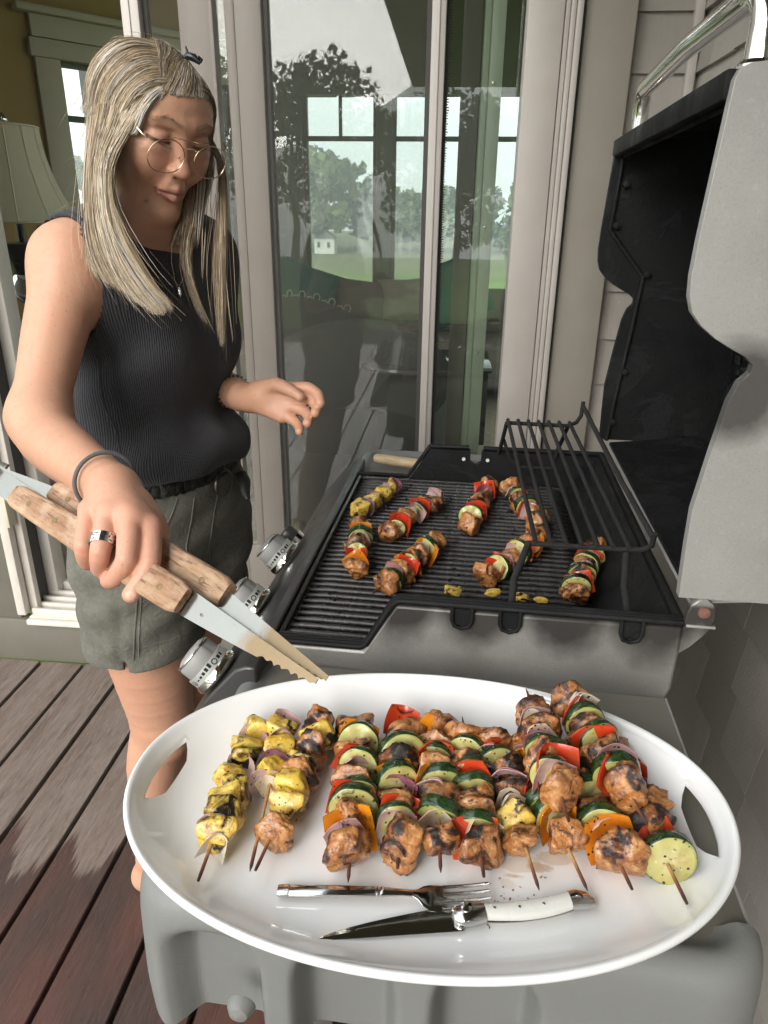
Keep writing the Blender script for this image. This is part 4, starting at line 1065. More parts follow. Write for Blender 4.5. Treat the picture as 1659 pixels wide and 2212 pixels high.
def chicken_mat(name, lo=.58, hi=.72, dark=1.0):
    N = NT(name); vec, rnd, raw = objrand(N)
    mp = N.n('ShaderNodeMapping'); mp.inputs['Scale'].default_value = (1, .35, 1); mp.inputs['Rotation'].default_value = (.5, .7, .4); N.l(vec, mp.inputs[0])
    fib = N.noise(mp.outputs[0], 300, 4, .6, .9); a = N.noise(vec, 60, 4, .6); b_ = N.noise(vec, 130, 4, .65)
    c = N.mix(N.ramp(a, [(.30, 0), (.66, 1)]), (.54*dark, .235*dark, .068*dark), (.32*dark, .10*dark, .019*dark))
    c = N.mix(N.ramp(b_, [(.36, .75), (.5, 0)]), c, (.60*dark, .33*dark, .14*dark))
    c = N.mix(N.ramp(N.noise(vec, 42, 5, .65, 1.0), [(.52, 0), (.66, .85)]), c, (.16, .038, .010))
    c = N.mix(N.ramp(fib, [(.5, 0), (.8, .45)]), c, (.72*dark, .47*dark, .23*dark))
    c = N.mix(char_mask(N, vec, rnd, lo-.06, hi-.01, 48), c, (.12, .034, .012))
    ch = char_mask(N, vec, rnd, lo+.015, hi+.03, 48)
    c = N.mix(N.math('MULTIPLY', ch, .95), c, (.007, .005, .004))
    c = herbs(N, vec, c)
    bb = N.bump(fib, .55, .0018); bb = N.bump(b_, .55, .003, bb); bb = N.bump(N.noise(vec, 420, 3), .3, .0008, bb)
    return N.set(color=c, rough=N.mix(ch, N.ramp(b_, [(.3, .2), (.7, .42)]), .5), normal=bb, spec=.5, coat=N.math('MULTIPLY', N.math('SUBTRACT', 1.0, ch), .35), coatr=.12)
M_CHICK = [chicken_mat('grilled_chicken', .545, .60), chicken_mat('charred_chicken', .485, .545, .85), chicken_mat('pale_chicken', .60, .68, 1.12)]
def pepper_mat(name, col, col2):
    N = NT(name); vec, rnd, raw = objrand(N); a = N.noise(vec, 45, 4)
    c = N.mix(N.ramp(a, [(.3, 0), (.7, 1)]), col, col2); ch = char_mask(N, vec, rnd, .60, .68, 42)
    c = N.mix(N.math('MULTIPLY', ch, .9), c, (.02, .008, .006)); c = herbs(N, vec, c)
    bb = N.bump(N.noise(vec, 120, 3), .25, .001)
    return N.set(color=c, rough=.22, normal=bb, spec=.55, coat=.3, coatr=.08, sss=.1, ssss=.004, sssr=(1, .3, .1))
M_RED = pepper_mat('red_pepper_flesh', (.62, .035, .012), (.50, .075, .018)); M_ORG = pepper_mat('orange_pepper_flesh', (.74, .27, .012), (.60, .16, .012))
M_ZSKIN = None
def zsk():
    N = NT('zucchini_skin'); vec, rnd, raw = objrand(N); a = N.noise(vec, 160, 4, .7)
    c = N.mix(N.ramp(a, [(.4, 0), (.65, 1)]), (.009, .028, .008), (.032, .068, .015)); c = N.mix(char_mask(N, vec, rnd, .6, .68, 45), c, (.008, .008, .006))
    return N.set(color=c, rough=.2, spec=.55, normal=N.bump(a, .3, .001), coat=.3, coatr=.1)
M_ZSKIN = zsk()
def zfl():
    N = NT('zucchini_flesh'); vec, rnd, raw = objrand(N)
    d = N.n('ShaderNodeSeparateXYZ'); N.l(raw, d.inputs[0])
    r2 = N.math('SQRT', N.math('ADD', N.math('MULTIPLY', d.outputs[0], d.outputs[0]), N.math('MULTIPLY', d.outputs[1], d.outputs[1])))
    c = N.mix(N.ramp(N.math('MULTIPLY', r2, 45), [(.3, 0), (.62, 1)]), (.56, .50, .24), (.50, .47, .17))
    c = N.mix(N.ramp(N.math('MULTIPLY', r2, 45), [(.84, 0), (.93, .9)]), c, (.26, .32, .07))
    v = N.n('ShaderNodeTexVoronoi'); v.inputs['Scale'].default_value = 230; N.l(vec, v.inputs['Vector'])
    seed = N.math('MULTIPLY', N.math('LESS_THAN', v.outputs['Distance'], .3), N.math('LESS_THAN', r2, .012)); c = N.mix(N.math('MULTIPLY', seed, .5), c, (.70, .66, .42))
    c = N.mix(N.ramp(N.noise(vec, 60, 4), [(.5, 0), (.72, .55)]), c, (.42, .27, .08)); c = N.mix(char_mask(N, vec, rnd, .68, .78, 50), c, (.06, .03, .012)); c = herbs(N, vec, c)
    return N.set(color=c, rough=.28, spec=.5, normal=N.bump(N.noise(vec, 240, 3), .4, .001), sss=.15, ssss=.004, coat=.2)
M_ZFL = zfl()
def onion_mat():
    N = NT('grilled_red_onion'); vec, rnd, raw = objrand(N)
    at = N.n('ShaderNodeAttribute'); at.attribute_name = 'edge'
    c = N.mix(N.ramp(N.noise(vec, 30, 3), [(.35, 0), (.7, 1)]), (.76, .60, .52), (.62, .38, .38))
    c = N.mix(N.ramp(rnd, [(.6, 0), (.9, .8)]), c, (.34, .07, .15))
    c = N.mix(N.math('MULTIPLY', at.outputs['Fac'], .45), c, (.38, .10, .18))
    c = N.mix(char_mask(N, vec, rnd, .65, .72, 50), c, (.015, .009, .008)); c = herbs(N, vec, c)
    return N.set(color=c, rough=.25, spec=.5, normal=N.bump(N.noise(vec, 150, 3), .3, .001), sss=.25, ssss=.005, sssr=(1, .5, .4), coat=.25, coatr=.1)
M_ONION = onion_mat()
def onion_pale():
    N = NT('pale_onion'); vec, rnd, raw = objrand(N)
    c = N.mix(N.ramp(N.noise(vec, 30, 3), [(.35, 0), (.7, 1)]), (.74, .66, .52), (.62, .48, .36))
    c = N.mix(char_mask(N, vec, rnd, .66, .74, 50), c, (.03, .015, .01)); c = herbs(N, vec, c)
    return N.set(color=c, rough=.25, spec=.5, normal=N.bump(N.noise(vec, 150, 3), .3, .001), sss=.25, ssss=.005, coat=.25, coatr=.1)
M_ONIONP = onion_pale()
def pine_mat(nm='grilled_pineapple', lo=.555, hi=.63):
    N = NT(nm); vec, rnd, raw = objrand(N)
    mp = N.n('ShaderNodeMapping'); mp.inputs['Scale'].default_value = (1, 1, .25); mp.inputs['Rotation'].default_value = (.4, .9, 0); N.l(vec, mp.inputs[0])
    f = N.noise(mp.outputs[0], 230, 4, .6, .6); a = N.noise(vec, 48, 4)
    c = N.mix(N.ramp(a, [(.3, 0), (.7, 1)]), (.76, .57, .13), (.70, .43, .035)); c = N.mix(N.ramp(f, [(.52, 0), (.75, .55)]), c, (.84, .70, .28))
    c = N.mix(N.ramp(N.noise(vec, 75, 5, .65), [(.50, 0), (.64, .8)]), c, (.33, .12, .018))
    c = N.mix(char_mask(N, vec, rnd, lo, hi, 40), c, (.012, .009, .007)); c = herbs(N, vec, c)
    return N.set(color=c, rough=.25, spec=.5, normal=N.bump(f, .6, .002), sss=.2, ssss=.005, sssr=(1, .6, .15), coat=.3, coatr=.1)
M_PINE = pine_mat(); M_BURNT = pine_mat('charred_pineapple', .40, .50)
def stick_mat():
    N = NT('toasted_bamboo'); vec, rnd, raw = objrand(N); sx = N.n('ShaderNodeSeparateXYZ'); N.l(raw, sx.inputs[0])
    tc = N.n('ShaderNodeTexCoord'); s2 = N.n('ShaderNodeSeparateXYZ'); N.l(tc.outputs['Generated'], s2.inputs[0])
    e = N.math('ABSOLUTE', N.math('SUBTRACT', s2.outputs[2], .5)); e = N.math('ADD', e, N.math('MULTIPLY', N.noise(vec, 60, 3), .08))
    c = N.ramp(e, [(.38, (.50, .28, .10)), (.44, (.20, .065, .03)), (.52, (.04, .018, .016))])
    c = N.mix(N.ramp(N.noise(vec, 220, 4), [(.4, 0), (.7, .5)]), c, (.14, .05, .03))
    return N.set(color=c, rough=.5, normal=N.bump(N.noise(vec, 300, 3), .4, .0006))
M_STICK = stick_mat()
M_HERB = paint_mat('chopped_herbs', (.03, .05, .015), var=.5, rough=.6, scale=200)

# ================================================================ food shapes (axis of the skewer = local z)
def store(bm, mats, name, auto=60, attr=None):
    bmesh.ops.recalc_face_normals(bm, faces=bm.faces)
    me = bpy.data.meshes.new(name); bm.to_mesh(me); bm.free()
    for m_ in mats: me.materials.append(m_)
    shade_auto(me, auto); return me
def nz(p, s, seed): return mnoise.noise(Vector((p[0]*s+seed*7.1, p[1]*s+seed*3.3, p[2]*s-seed*5.7)))
def chunk(seed, rx, ry, rz, mat, amp=.22, sq=3.2, sub=4, name='chicken_piece'):
    bm = bmesh.new(); bmesh.ops.create_icosphere(bm, subdivisions=sub, radius=1)
    rr = random.Random(seed); cuts = [(Vector((rr.gauss(0, 1), rr.gauss(0, 1), rr.gauss(0, .8))).normalized(), rr.uniform(.62, .9)) for _ in range(5)]
    for v in bm.verts:
        p = v.co.copy(); k = (abs(p.x)**sq+abs(p.y)**sq+abs(p.z)**sq)**(-1/sq); p *= k
        for n_, d_ in cuts:
            e = p.dot(n_)-d_
            if e > 0: p -= n_*e*.85
        f = 1+amp*nz(p, 1.1, seed)+amp*.55*nz(p, 2.6, seed+9)+amp*.25*nz(p, 6.5, seed+4)
        cr = nz(p, 1.9, seed+20)      # folds of torn meat
        f -= amp*.9*max(0, .12-abs(cr))/.12*.35
        p *= f; v.co = Vector((p.x*rx, p.y*ry, p.z*rz))
    return store(bm, [mat], name)
CH = [[chunk(10+i, .0185+.002*(i % 3), .0175+.0015*((i+1) % 3), .0135, M_CHICK[q]) for i in range(7)] for q in range(3)]
def zucc(seed, r=.0205, t=.0112):
    bm = bmesh.new(); n = 48; rr = random.Random(seed)
    prof = [(0, -t/2), (r*.5, -t/2), (r*.9, -t/2), (r*.965, -t/2+.0004), (r, -t/2+.0014), (r*1.005, 0), (r, t/2-.0014), (r*.965, t/2-.0004), (r*.9, t/2), (r*.5, t/2), (0, t/2)]
    rows = []
    for k, (q, z) in enumerate(prof):
        if q == 0: rows.append([bm.verts.new((0, 0, z))]); continue
        rows.append([bm.verts.new((q*math.cos(a)*(1+.035*math.sin(2*a+seed)+.012*math.sin(7*a+seed)), q*math.sin(a)*(1+.035*math.sin(2*a+seed)), z+.0009*math.sin(a*2+seed)*q/r+.0006*math.sin(5*a))) for a in [2*math.pi*j/n for j in range(n)]])
    for k in range(len(rows)-1):
        A, B = rows[k], rows[k+1]
        for j in range(n):
            if len(A) == 1: f = bm.faces.new((A[0], B[(j+1) % n], B[j]))
            elif len(B) == 1: f = bm.faces.new((A[j], A[(j+1) % n], B[0]))
            else: f = bm.faces.new((A[j], A[(j+1) % n], B[(j+1) % n], B[j]))
            f.material_index = 1 if 3 <= k <= 6 else 0
    return store(bm, [M_ZFL, M_ZSKIN], 'zucchini_slice', 50)
ZU = [zucc(i, .0195+.0009*(i % 3), .0100+.0016*(i % 3)) for i in range(6)]
def slab(seed, mat, w=.036, h=.032, t=.0042, bend=.011, name='pepper_piece', edge=False, layers=1, gap=.0052, pinch=0.0):
    bm = bmesh.new(); n = 12; rr = random.Random(seed); L = []
    lay = bm.verts.layers.float.new('edge')
    for q in range(layers):
        sc_ = 1-.13*q
        grid = [[], []]
        for s in (0, 1):
            for i in range(n+1):
                row = []
                for j in range(n+1):
                    u = (i/n*2-1); v_ = (j/n*2-1)
                    uu = u*(1-.12*v_*v_*(1 if seed % 2 else .4)-pinch*(v_*.5+.5)); vv = v_*(1-.10*u*u)
                    z = bend*(1-uu*uu*1.0)+bend*.35*(1-vv*vv) + .0016*math.sin(3*uu+seed)+(q*gap)
                    ed = max(abs(u), abs(v_))
                    th = t*(1-.55*max(0, ed-.75)/.25)
                    vt = bm.verts.new((uu*w/2*sc_, vv*h/2*sc_, z-bend*.6+(th/2 if s else -th/2))); vt[lay] = max(0, (abs(v_)-.55)/.45)*(1 if edge else 0) if not s else (.9 if edge and q == layers-1 else .12)
                    row.append(vt)
                grid[s].append(row)
        for s in (0, 1):
            for i in range(n):
                for j in range(n):
                    f = (grid[s][i][j], grid[s][i+1][j], grid[s][i+1][j+1], grid[s][i][j+1]); bm.faces.new(f if s else f[::-1])
        for i in range(n):
            for (a, b) in (((i, 0), (i+1, 0)), ((i+1, n), (i, n)), ((0, i+1), (0, i)), ((n, i), (n, i+1))):
                bm.faces.new((grid[0][a[0]][a[1]], grid[0][b[0]][b[1]], grid[1][b[0]][b[1]], grid[1][a[0]][a[1]]))
    return store(bm, [mat], name, 50)
RD = [slab(i, M_RED, .041-.003*(i % 2), .037, .0062, .009+.004*(i % 2)) for i in range(3)]
OG = [slab(i+5, M_ORG, .041-.003*(i % 2), .037, .0062, .009+.004*(i % 2)) for i in range(3)]
ON = [slab(i+10, M_ONION, .034, .031, .0024, .010+.002*(i % 2), 'onion_piece', True, 2+(i % 2), .0034) for i in range(4)]
OP = [slab(i+20, M_ONIONP, .031, .030, .0024, .012, 'onion_piece', False, 2+(i % 2), .0036, .35) for i in range(3)]
BU = [chunk(80+i, .0165, .0160, .0125, M_BURNT, .12, 6.0, 4, 'pineapple_chunk') for i in range(3)]
PI = [chunk(60+i, .0175, .0165, .0135, M_PINE, .10, 7.0, 4, 'pineapple_chunk') for i in range(5)]
TY = {'c': (CH[0], .0240), 'k': (CH[1], .0235), 'w': (CH[2], .0240), 'z': (ZU, .0100), 'r': (RD, .0082), 'g': (OG, .0082), 'o': (ON, .0100), 'p': (OP, .0105), 'y': (PI, .0250), 'b': (BU, .0210)}
NAME = {'c': 'chicken_piece', 'k': 'chicken_piece', 'w': 'chicken_piece', 'z': 'zucchini_slice', 'r': 'red_pepper_piece', 'g': 'orange_pepper_piece', 'o': 'red_onion_piece', 'p': 'onion_piece', 'y': 'pineapple_chunk', 'b': 'pineapple_chunk'}
def kebab(b, t, seq, label, group, z=.8955, zt=None, s0=None, s1=None, sc_=1.0, seed=0, zz=None):
    """b, t: pixel of the near / far end of the food on height z; s0, s1: metres of bare stick at both ends; seq from near to far"""
    rr = random.Random(seed)
    A = atz(*b, z); B = atz(*t, zt if zt is not None else z)
    ax = (B-A); L = ax.length; ax.normalize()
    up = Vector((0, 0, 1)); side = ax.cross(up).normalized(); up2 = side.cross(ax)
    Mx = Matrix((side, up2, ax)).transposed().to_4x4(); Mx.translation = A
    e = bpy.data.objects.new('kebab_skewer', None); link(e); e.matrix_world = Mx; tag(e, label, 'kebab', group)
    st = MB(); s0 = .02 if s0 is None else s0; s1 = .015 if s1 is None else s1
    st.tube([(0, 0, -s0), (0, 0, -s0+.006), (rr.uniform(-.0006, .0006), 0, L/2), (0, 0, L+s1-.012), (0, 0, L+s1)], [.0013, .00165, .0017, .0016, .0004] if seed % 2 else [.0004, .0016, .0017, .0017, .0013], 8)
    st.build('bamboo_stick', M_STICK, e, auto=50)
    items = [q for q in seq if q != '_']
    tot = sum(.020 if q == '_' else TY[q][1] for q in seq); k = L/tot; zc = 0
    for q in seq:
        if q == '_': zc += .020*k; continue
        ms, th = TY[q]; me = ms[rr.randrange(len(ms))]
        o = bpy.data.objects.new(NAME[q], me); link(o, e)
        c = zc+th*k/2; zc += th*k
        s_ = sc_*rr.uniform(.88, 1.10)
        ang = rr.uniform(0, 6.28)
        if q in 'rgop': ang = rr.choice([0, R_(180), R_(20), R_(-25), R_(160)])+rr.uniform(-.3, .3)
        tilt = Matrix.Rotation(rr.uniform(-.34, .34), 4, 'X') @ Matrix.Rotation(rr.uniform(-.3, .3), 4, 'Y')
        if q in 'rg': tilt = Matrix.Rotation(rr.uniform(-.1, .6), 4, 'X') @ Matrix.Rotation(rr.uniform(-.3, .3), 4, 'Y')
        flip = Matrix.Rotation(R_(180), 4, 'X') if rr.random() < .5 and q in 'czky' else Matrix.Identity(4)
        dx, dy = (rr.uniform(-.0036, .0036), rr.uniform(-.0016, .0026))
        kz = max(.8, min(1.25, k*1.06)) if q in 'ckwyb' else max(.9, min(1.2, k))
        o.matrix_local = Matrix.Translation((dx, dy, c)) @ tilt @ Matrix.Rotation(ang, 4, 'Z') @ flip @ Matrix.Diagonal((s_, s_, kz*s_, 1))
    return e
GP = 'grilled kebabs on the platter'; GG = 'kebabs cooking on the grates'
ZP = .8945
kebab((452, 1838), (552, 1568), 'pyobybyobyoy', 'leftmost platter skewer of charred pineapple and red onion', GP, ZP, s0=.030, s1=.016, sc_=.92, seed=1)
kebab((578, 1712), (612, 1560), 'poyoyoyo', 'short pineapple and onion skewer with a long bare stick end', GP, ZP, s0=.088, s1=.010, sc_=.88, seed=2)
kebab((582, 1815), (700, 1560), 'c_yycykyc', 'pineapple skewer with one chicken piece set apart near its tip', GP, ZP, s0=.032, s1=.010, sc_=.96, seed=3)
kebab((755, 1862), (776, 1562), 'cogczrzcozrczgc', 'chicken and vegetable skewer with a big glazed grill-marked end piece, right of the pineapple skewers', GP, ZP, s0=.020, s1=.004, sc_=1.1, seed=4)
kebab((860, 1850), (868, 1560), 'cozrcozgkzrocr', 'skewer directly above the fork handle end, capped by herbed chicken', GP, ZP, s0=.012, s1=.022, sc_=1.06, seed=5)
kebab((950, 1838), (938, 1562), 'cprzkogzwrzcgk', 'skewer with a flat red pepper square behind its herb stuffed chicken end', GP, ZP, s0=.022, s1=.012, sc_=1.04, seed=6)
kebab((1040, 1855), (1004, 1588), 'crpzcczrozkzgc', 'skewer whose ragged chicken end rests under a curved red pepper strip', GP, ZP, s0=.018, s1=.030, sc_=1.04, seed=7)
kebab((1136, 1832), (1062, 1598), 'cyppkokzorc', 'skewer with a yellow pineapple block and a white onion wedge near its end', GP, ZP, s0=.042, s1=.014, sc_=.98, seed=8)
kebab((1226, 1830), (1120, 1600), 'wgzozrpcgoc', 'lower skewer with a pale oval chicken end below the crossing skewer', GP, ZP, s0=.044, s1=.002, sc_=1.0, seed=10)
kebab((1340, 1868), (1216, 1610), 'cgozkrzczgc', 'lower skewer ending in grill-marked chicken and a large orange pepper', GP, ZP, s0=.024, s1=.002, sc_=1.04, seed=11)
kebab((1440, 1862), (1312, 1600), 'zorkkcorzck', 'rightmost skewer ending in a thick zucchini slice and red onion', GP, ZP, s0=.040, s1=.004, sc_=1.0, seed=13)
kebab((1212, 1722), (1150, 1530), 'cozrczopcpoc', 'upper skewer laid across the others with a thin stick reaching the rim', GP, ZP+.031, .913, s0=.030, s1=.040, sc_=1.08, seed=9)
kebab((1362, 1722), (1228, 1506), 'crzokrzczrpk', 'upper right skewer on the pile with a big red pepper and zucchini slice', GP, ZP+.031, .918, s0=.034, s1=.004, sc_=1.06, seed=12)
# on the grates
ZG = .9065
kebab((772, 1108), (856, 1046), 'yoyoyoyo', 'green-yellow pineapple and red onion skewer at the far left of the grates', GG, ZG, s0=.008, s1=.03, sc_=.92, seed=21)
kebab((762, 1240), (782, 1128), 'cgrzkozgc', 'skewer parallel to the front edge of the grates with orange and red pepper', GG, ZG, s0=.018, s1=.004, sc_=.95, seed=22)
kebab((832, 1158), (944, 1072), 'czrcpozrkoo', 'skewer left of centre at the back with white onion in its middle', GG, ZG, s0=.004, s1=.002, sc_=.95, seed=23)
kebab((822, 1268), (948, 1165), 'czocrgzcpgzoc', 'nearest skewer left of centre with a pale blocky chicken end', GG, ZG, s0=.024, s1=.004, sc_=1.0, seed=24)
kebab((1008, 1140), (1058, 1042), 'czprckorc', 'skewer at the back centre with a red pepper square on its right side', GG, ZG, s0=.002, s1=.004, sc_=1.0, seed=25)
kebab((1172, 1142), (1098, 1052), 'kcorpzcrzoc', 'skewer pointing away to the left beneath the warming rack', GG, ZG, s0=.002, s1=.002, sc_=1.0, seed=26)
kebab((1044, 1248), (1168, 1160), 'crzrocozrcgc', 'skewer crossing under the near leg of the warming rack', GG, ZG, s0=.016, s1=.004, sc_=1.0, seed=27)
kebab((1240, 1288), (1284, 1186), 'czorczokzgorzc', 'rightmost skewer on the grates close to the near rim', GG, ZG, s0=.006, s1=.003, sc_=1.0, seed=28)
# loose pineapple bits along the near rim of the grates
def loose(x, v, z, me, label, s=.8, rot=(0, 0, 0), nm='pineapple_bit', grp='loose pineapple bits by the near rim'):
    o = bpy.data.objects.new(nm, me); link(o); p = atz(x, v, z); o.location = p; o.rotation_euler = rot; o.scale = (s, s, s) if not isinstance(s, tuple) else s; tag(o, label, 'pineapple', grp); return o
loose(980, 1276, .915, PI[0], 'flat pineapple bit lying by the left rim notch', (.75, .5, .4), (0, .2, .2))
loose(998, 1300, .935, OP[0], 'pale curled onion sliver stuck in the left rim notch', (.35, .25, .8), (1.4, .3, 1.4), 'onion_sliver', None)['category'] = 'onion'
loose(1062, 1281, .915, PI[1], 'rectangular pineapple bit between the two left rim notches', (.75, .35, .4), (0, 0, .1))
loose(1124, 1288, .915, PI[2], 'browned pineapple bit just right of the rack leg', (.7, .35, .4), (0, 0, -.1))
loose(1166, 1294, .915, PI[3], 'smallest pineapple bit, rightmost along the near rim', (.6, .3, .3), (0, 0, 0))

# a few herb leaves stuck on the meat and crumbs on the platter
def leaflet(x, v, z, ln, rz, label=None, tilt=0.0, nm='herb_sprig'):
    m_ = MB(); m_.add([Vector((-ln, 0, 0)), Vector((-ln*.2, ln*.32, ln*.1)), Vector((ln, 0, .0)), Vector((-ln*.2, -ln*.32, ln*.05))], [(0, 1, 2), (0, 2, 3)])
    m_.tube([(-ln*1.8, .0005, 0), (-ln*.6, 0, .0004), (ln*.8, 0, .0003)], ln*.09+.0002, 5)
    o = m_.build(nm, M_HERB); o.location = atz(x, v, z); o.rotation_euler = (tilt, 0, rz); tag(o, label, 'herb'); return o
leaflet(722, 1500, .8785, .0065, R_(-48), 'charred herb sprig lying alone on the bare platter by the tongs tip')
cr = MB(); rc = random.Random(31); cm = [atz(1080, 1925, .876), atz(640, 1760, .876), atz(1150, 1880, .876), atz(700, 1830, .876), atz(1060, 1990, .876)]
for k in range(30):
    c_ = cm[rc.choice([0, 0, 0, 1, 2, 3, 4])]; s_ = rc.uniform(.0003, .0008)
    M_ = Matrix.Translation((c_.x+rc.gauss(0, .016), c_.y+rc.gauss(0, .008), .8758)) @ Matrix.Rotation(rc.uniform(0, 6), 4, 'Z') @ Matrix.Diagonal((rc.uniform(1, 2.6), 1, .5, 1))
    bmesh.ops.create_icosphere(cr.bm, subdivisions=1, radius=s_, matrix=M_)
o = cr.build('spice_crumbs', paint_mat('spice', (.22, .06, .03), var=.6, scale=400), None, auto=None); tag(o, 'scattered tiny spice crumbs on the white platter', 'crumbs', kind='stuff')

# ================================================================ cutlery on the platter
M_STEEL = paint_mat('polished_steel', (.62, .61, .60), var=.04, rough=.12, metal=1.0, bump=.05, bscale=200)
M_BLADE = paint_mat('blade_steel', (.50, .49, .46), var=.08, rough=.10, metal=1.0, bump=.04, bscale=100, dirt=((.3, .28, .24), .3))
def frame_on(p0, p1, z):
    A = atz(*p0, z); B = atz(*p1, z); d = (B-A).normalized(); return A, B, (B-A).length, math.atan2(d.y, d.x)
A, B, L, an = frame_on((600, 1930), (1057, 1950), .8775)
fork = empty('fork', A, an); tag(fork, 'stainless dinner fork lying on the near part of the platter', 'fork')
def ribbon(sts, n=10):
    """sts: list of (x, halfwidth, z, thickness) -> closed body"""
    m_ = MB(); V = []; k = 12
    for (x, w, z, t, yc) in sts:
        for j in range(k):
            a = 2*math.pi*j/k; V.append(Vector((x, yc+w*math.copysign(abs(math.cos(a))**.6, math.cos(a)), z+t*math.copysign(abs(math.sin(a))**.8, math.sin(a)))))
    F = [(i*k+j, i*k+(j+1) % k, (i+1)*k+(j+1) % k, (i+1)*k+j) for i in range(len(sts)-1) for j in range(k)]; F += [tuple(range(k)), tuple((len(sts)-1)*k+j for j in range(k))]
    return m_.add(V, F)
q_ = L/.190
hs_ = [(0, .0050, .002, .0018, 0), (.002, .0056, .002, .0022, 0), (.010, .0056, .0023, .0024, 0), (.0105, .0051, .0023, .002, 0), (.0115, .0056, .0023, .0024, 0), (.05, .0051, .0040, .0024, 0), (.088, .0046, .0055, .0024, 0), (.089, .004, .0055, .002, 0), (.090, .0048, .0056, .0026, 0), (.0925, .004, .0056, .002, 0), (.0935, .0046, .0056, .0026, 0), (.097, .0040, .0057, .0022, 0), (.112, .0030, .006, .0016, 0), (.122, .0030, .0056, .0013, 0)]
ribbon([(a*q_, b, c+.0015, d, e) for a, b, c, d, e in hs_]).build('handle', M_STEEL, fork, auto=40)
hd_ = [(.121, .0030, .0056, .0013, 0), (.126, .0050, .0045, .0011, 0), (.131, .0096, .0030, .0010, 0), (.137, .0120, .0016, .0009, 0), (.144, .0124, .0010, .0009, 0), (.149, .0122, .0011, .0009, 0)]
ribbon([(a*q_, b, c+.0012, d, e) for a, b, c, d, e in hd_]).build('head', M_STEEL, fork, auto=50)
tl_ = L
for k in range(4):
    yc = -.0102+.0068*k
    ribbon([(.148*q_, .0022, .0023, .0009, yc), (.160*q_, .0020, .0040, .0009, yc), (tl_*.95, .0017, .0075, .0008, yc*1.02), (tl_, .0009, .0105, .0005, yc*1.0)]).build('tine', M_STEEL, fork, auto=50)
A, B, L, an = frame_on((690, 2031), (1280, 1972), .8780)
knife = empty('steak_knife', A, an); tag(knife, 'steak knife with a white riveted handle lying below the fork', 'knife')
bl = MB(); V = []; F = []
n = 22; LB = .512*L
for i in range(n+1):
    t = i/n; x = LB*t
    top = .0152*min(1, (t*1.25)**.62)+.0008*math.sin(t*3); bot = -.0012-.004*t+.0*(t)
    if t < .03: top, bot = .0004, -.0004
    V += [Vector((x, top, .0016)), Vector((x, (top+bot)/2, .0022)), Vector((x, bot, .0010)), Vector((x, (top+bot)/2, .0003))]
for i in range(n):
    for j in range(4): F.append((i*4+j, i*4+(j+1) % 4, (i+1)*4+(j+1) % 4, (i+1)*4+j))
F += [(0, 1, 2, 3), tuple(n*4+j for j in (3, 2, 1, 0))]
bl.add(V, F); bl.build('blade', M_BLADE, knife, auto=20)
kb = L/.276
bo = ribbon([(x_*kb, w_, z_, t_, y_) for x_, w_, z_, t_, y_ in [(.134, .006, .004, .0035, .006), (.138, .0085, .0045, .0048, .0055), (.146, .0092, .0050, .0056, .005), (.154, .0088, .0050, .0056, .005), (.163, .0078, .0050, .0055, .0055), (.166, .0074, .0050, .0052, .0055)]])
bo.lathe([(.001, 0), (.0048, .0005), (.0046, .002), (.001, .003)], c=(.147*kb, .008, .0098), n=16)
bo.build('bolster', M_STEEL, knife, auto=50)
M_WHITEH = paint_mat('white_handle_scale', (.74, .73, .68), var=.03, rough=.25)
HB = .166*kb; Lh = L-.016
sts = []; 
for t in np.linspace(0, 1, 12):
    x = HB+(Lh-HB)*t; sts.append((x, .0066+.0012*math.sin(t*math.pi*.9)+.0006*t, .0052, .0052, .0055-.0105*t*(1-t)+.0030*t*t))
ribbon(sts).build('handle_scale', M_WHITEH, knife, auto=50)
spn = []
for t in np.linspace(0, 1, 12): spn.append((HB+(Lh-HB)*t, .0005, .0042, .0030, -.0012-.0118*t*(1-t)+.0026*t*t))
m_ = MB(); m_.tube([Vector((a, e-.0005, c)) for a, b, c, d, e in spn], .0010, 6); m_.build('spring', M_STEEL, knife)
capn = sts[-1]
ribbon([(Lh-.001, .0080, .0052, .0056, capn[4]), (Lh+.006, .0082, .0052, .0056, capn[4]+.0006), (Lh+.014, .0072, .0050, .0050, capn[4]-.001), (Lh+.019, .0040, .0045, .0034, capn[4]-.003)]).build('end_cap', M_STEEL, knife, auto=60)
for t in (.1, .38, .66, 1.07):
    o = MB().lathe([(.001, 0), (.0013, 0), (.0012, .0006), (.001, .0008)], n=10).build('rivet', M_STEEL, knife); o.location = (HB+(Lh-HB)*t, .0060-.0105*t*(1-t)+.002*t*t, .0102 if t < 1 else .0105)

# wooden-handled utensil on the far shelf
A = atz(812, 998, .873); B = atz(925, 1016, .873); d = (B-A)
w = empty('wooden_handle_brush', A, math.atan2(d.y, d.x)); tag(w, 'worn pale wooden utensil handle on the far side shelf', 'utensil')
M_PWOOD = NT('pale_worn_wood'); N = M_PWOOD; vec = N.coord('Object', scale=(.2, 1, 1)); 
M_PWOOD = N.set(color=N.mix(N.ramp(N.noise(vec, 120, 4), [(.3, 0), (.7, 1)]), (.50, .33, .16), (.66, .54, .36)), rough=.6, normal=N.bump(N.noise(vec, 200, 3), .4, .001))
ribbon([(-.004, .005, .010, .006, 0), (0, .0115, .010, .009, 0), (.01, .0135, .010, .010, 0), (.05, .0145, .010, .010, .001), (.10, .0135, .011, .010, .002), (.17, .010, .012, .008, .002), (.18, .006, .012, .005, .002)]).build('handle', M_PWOOD, w, auto=50)
MB().tube([(.178, .002, .012), (.30, .004, .012)], .003, 8).build('shaft', M_STEEL, w)
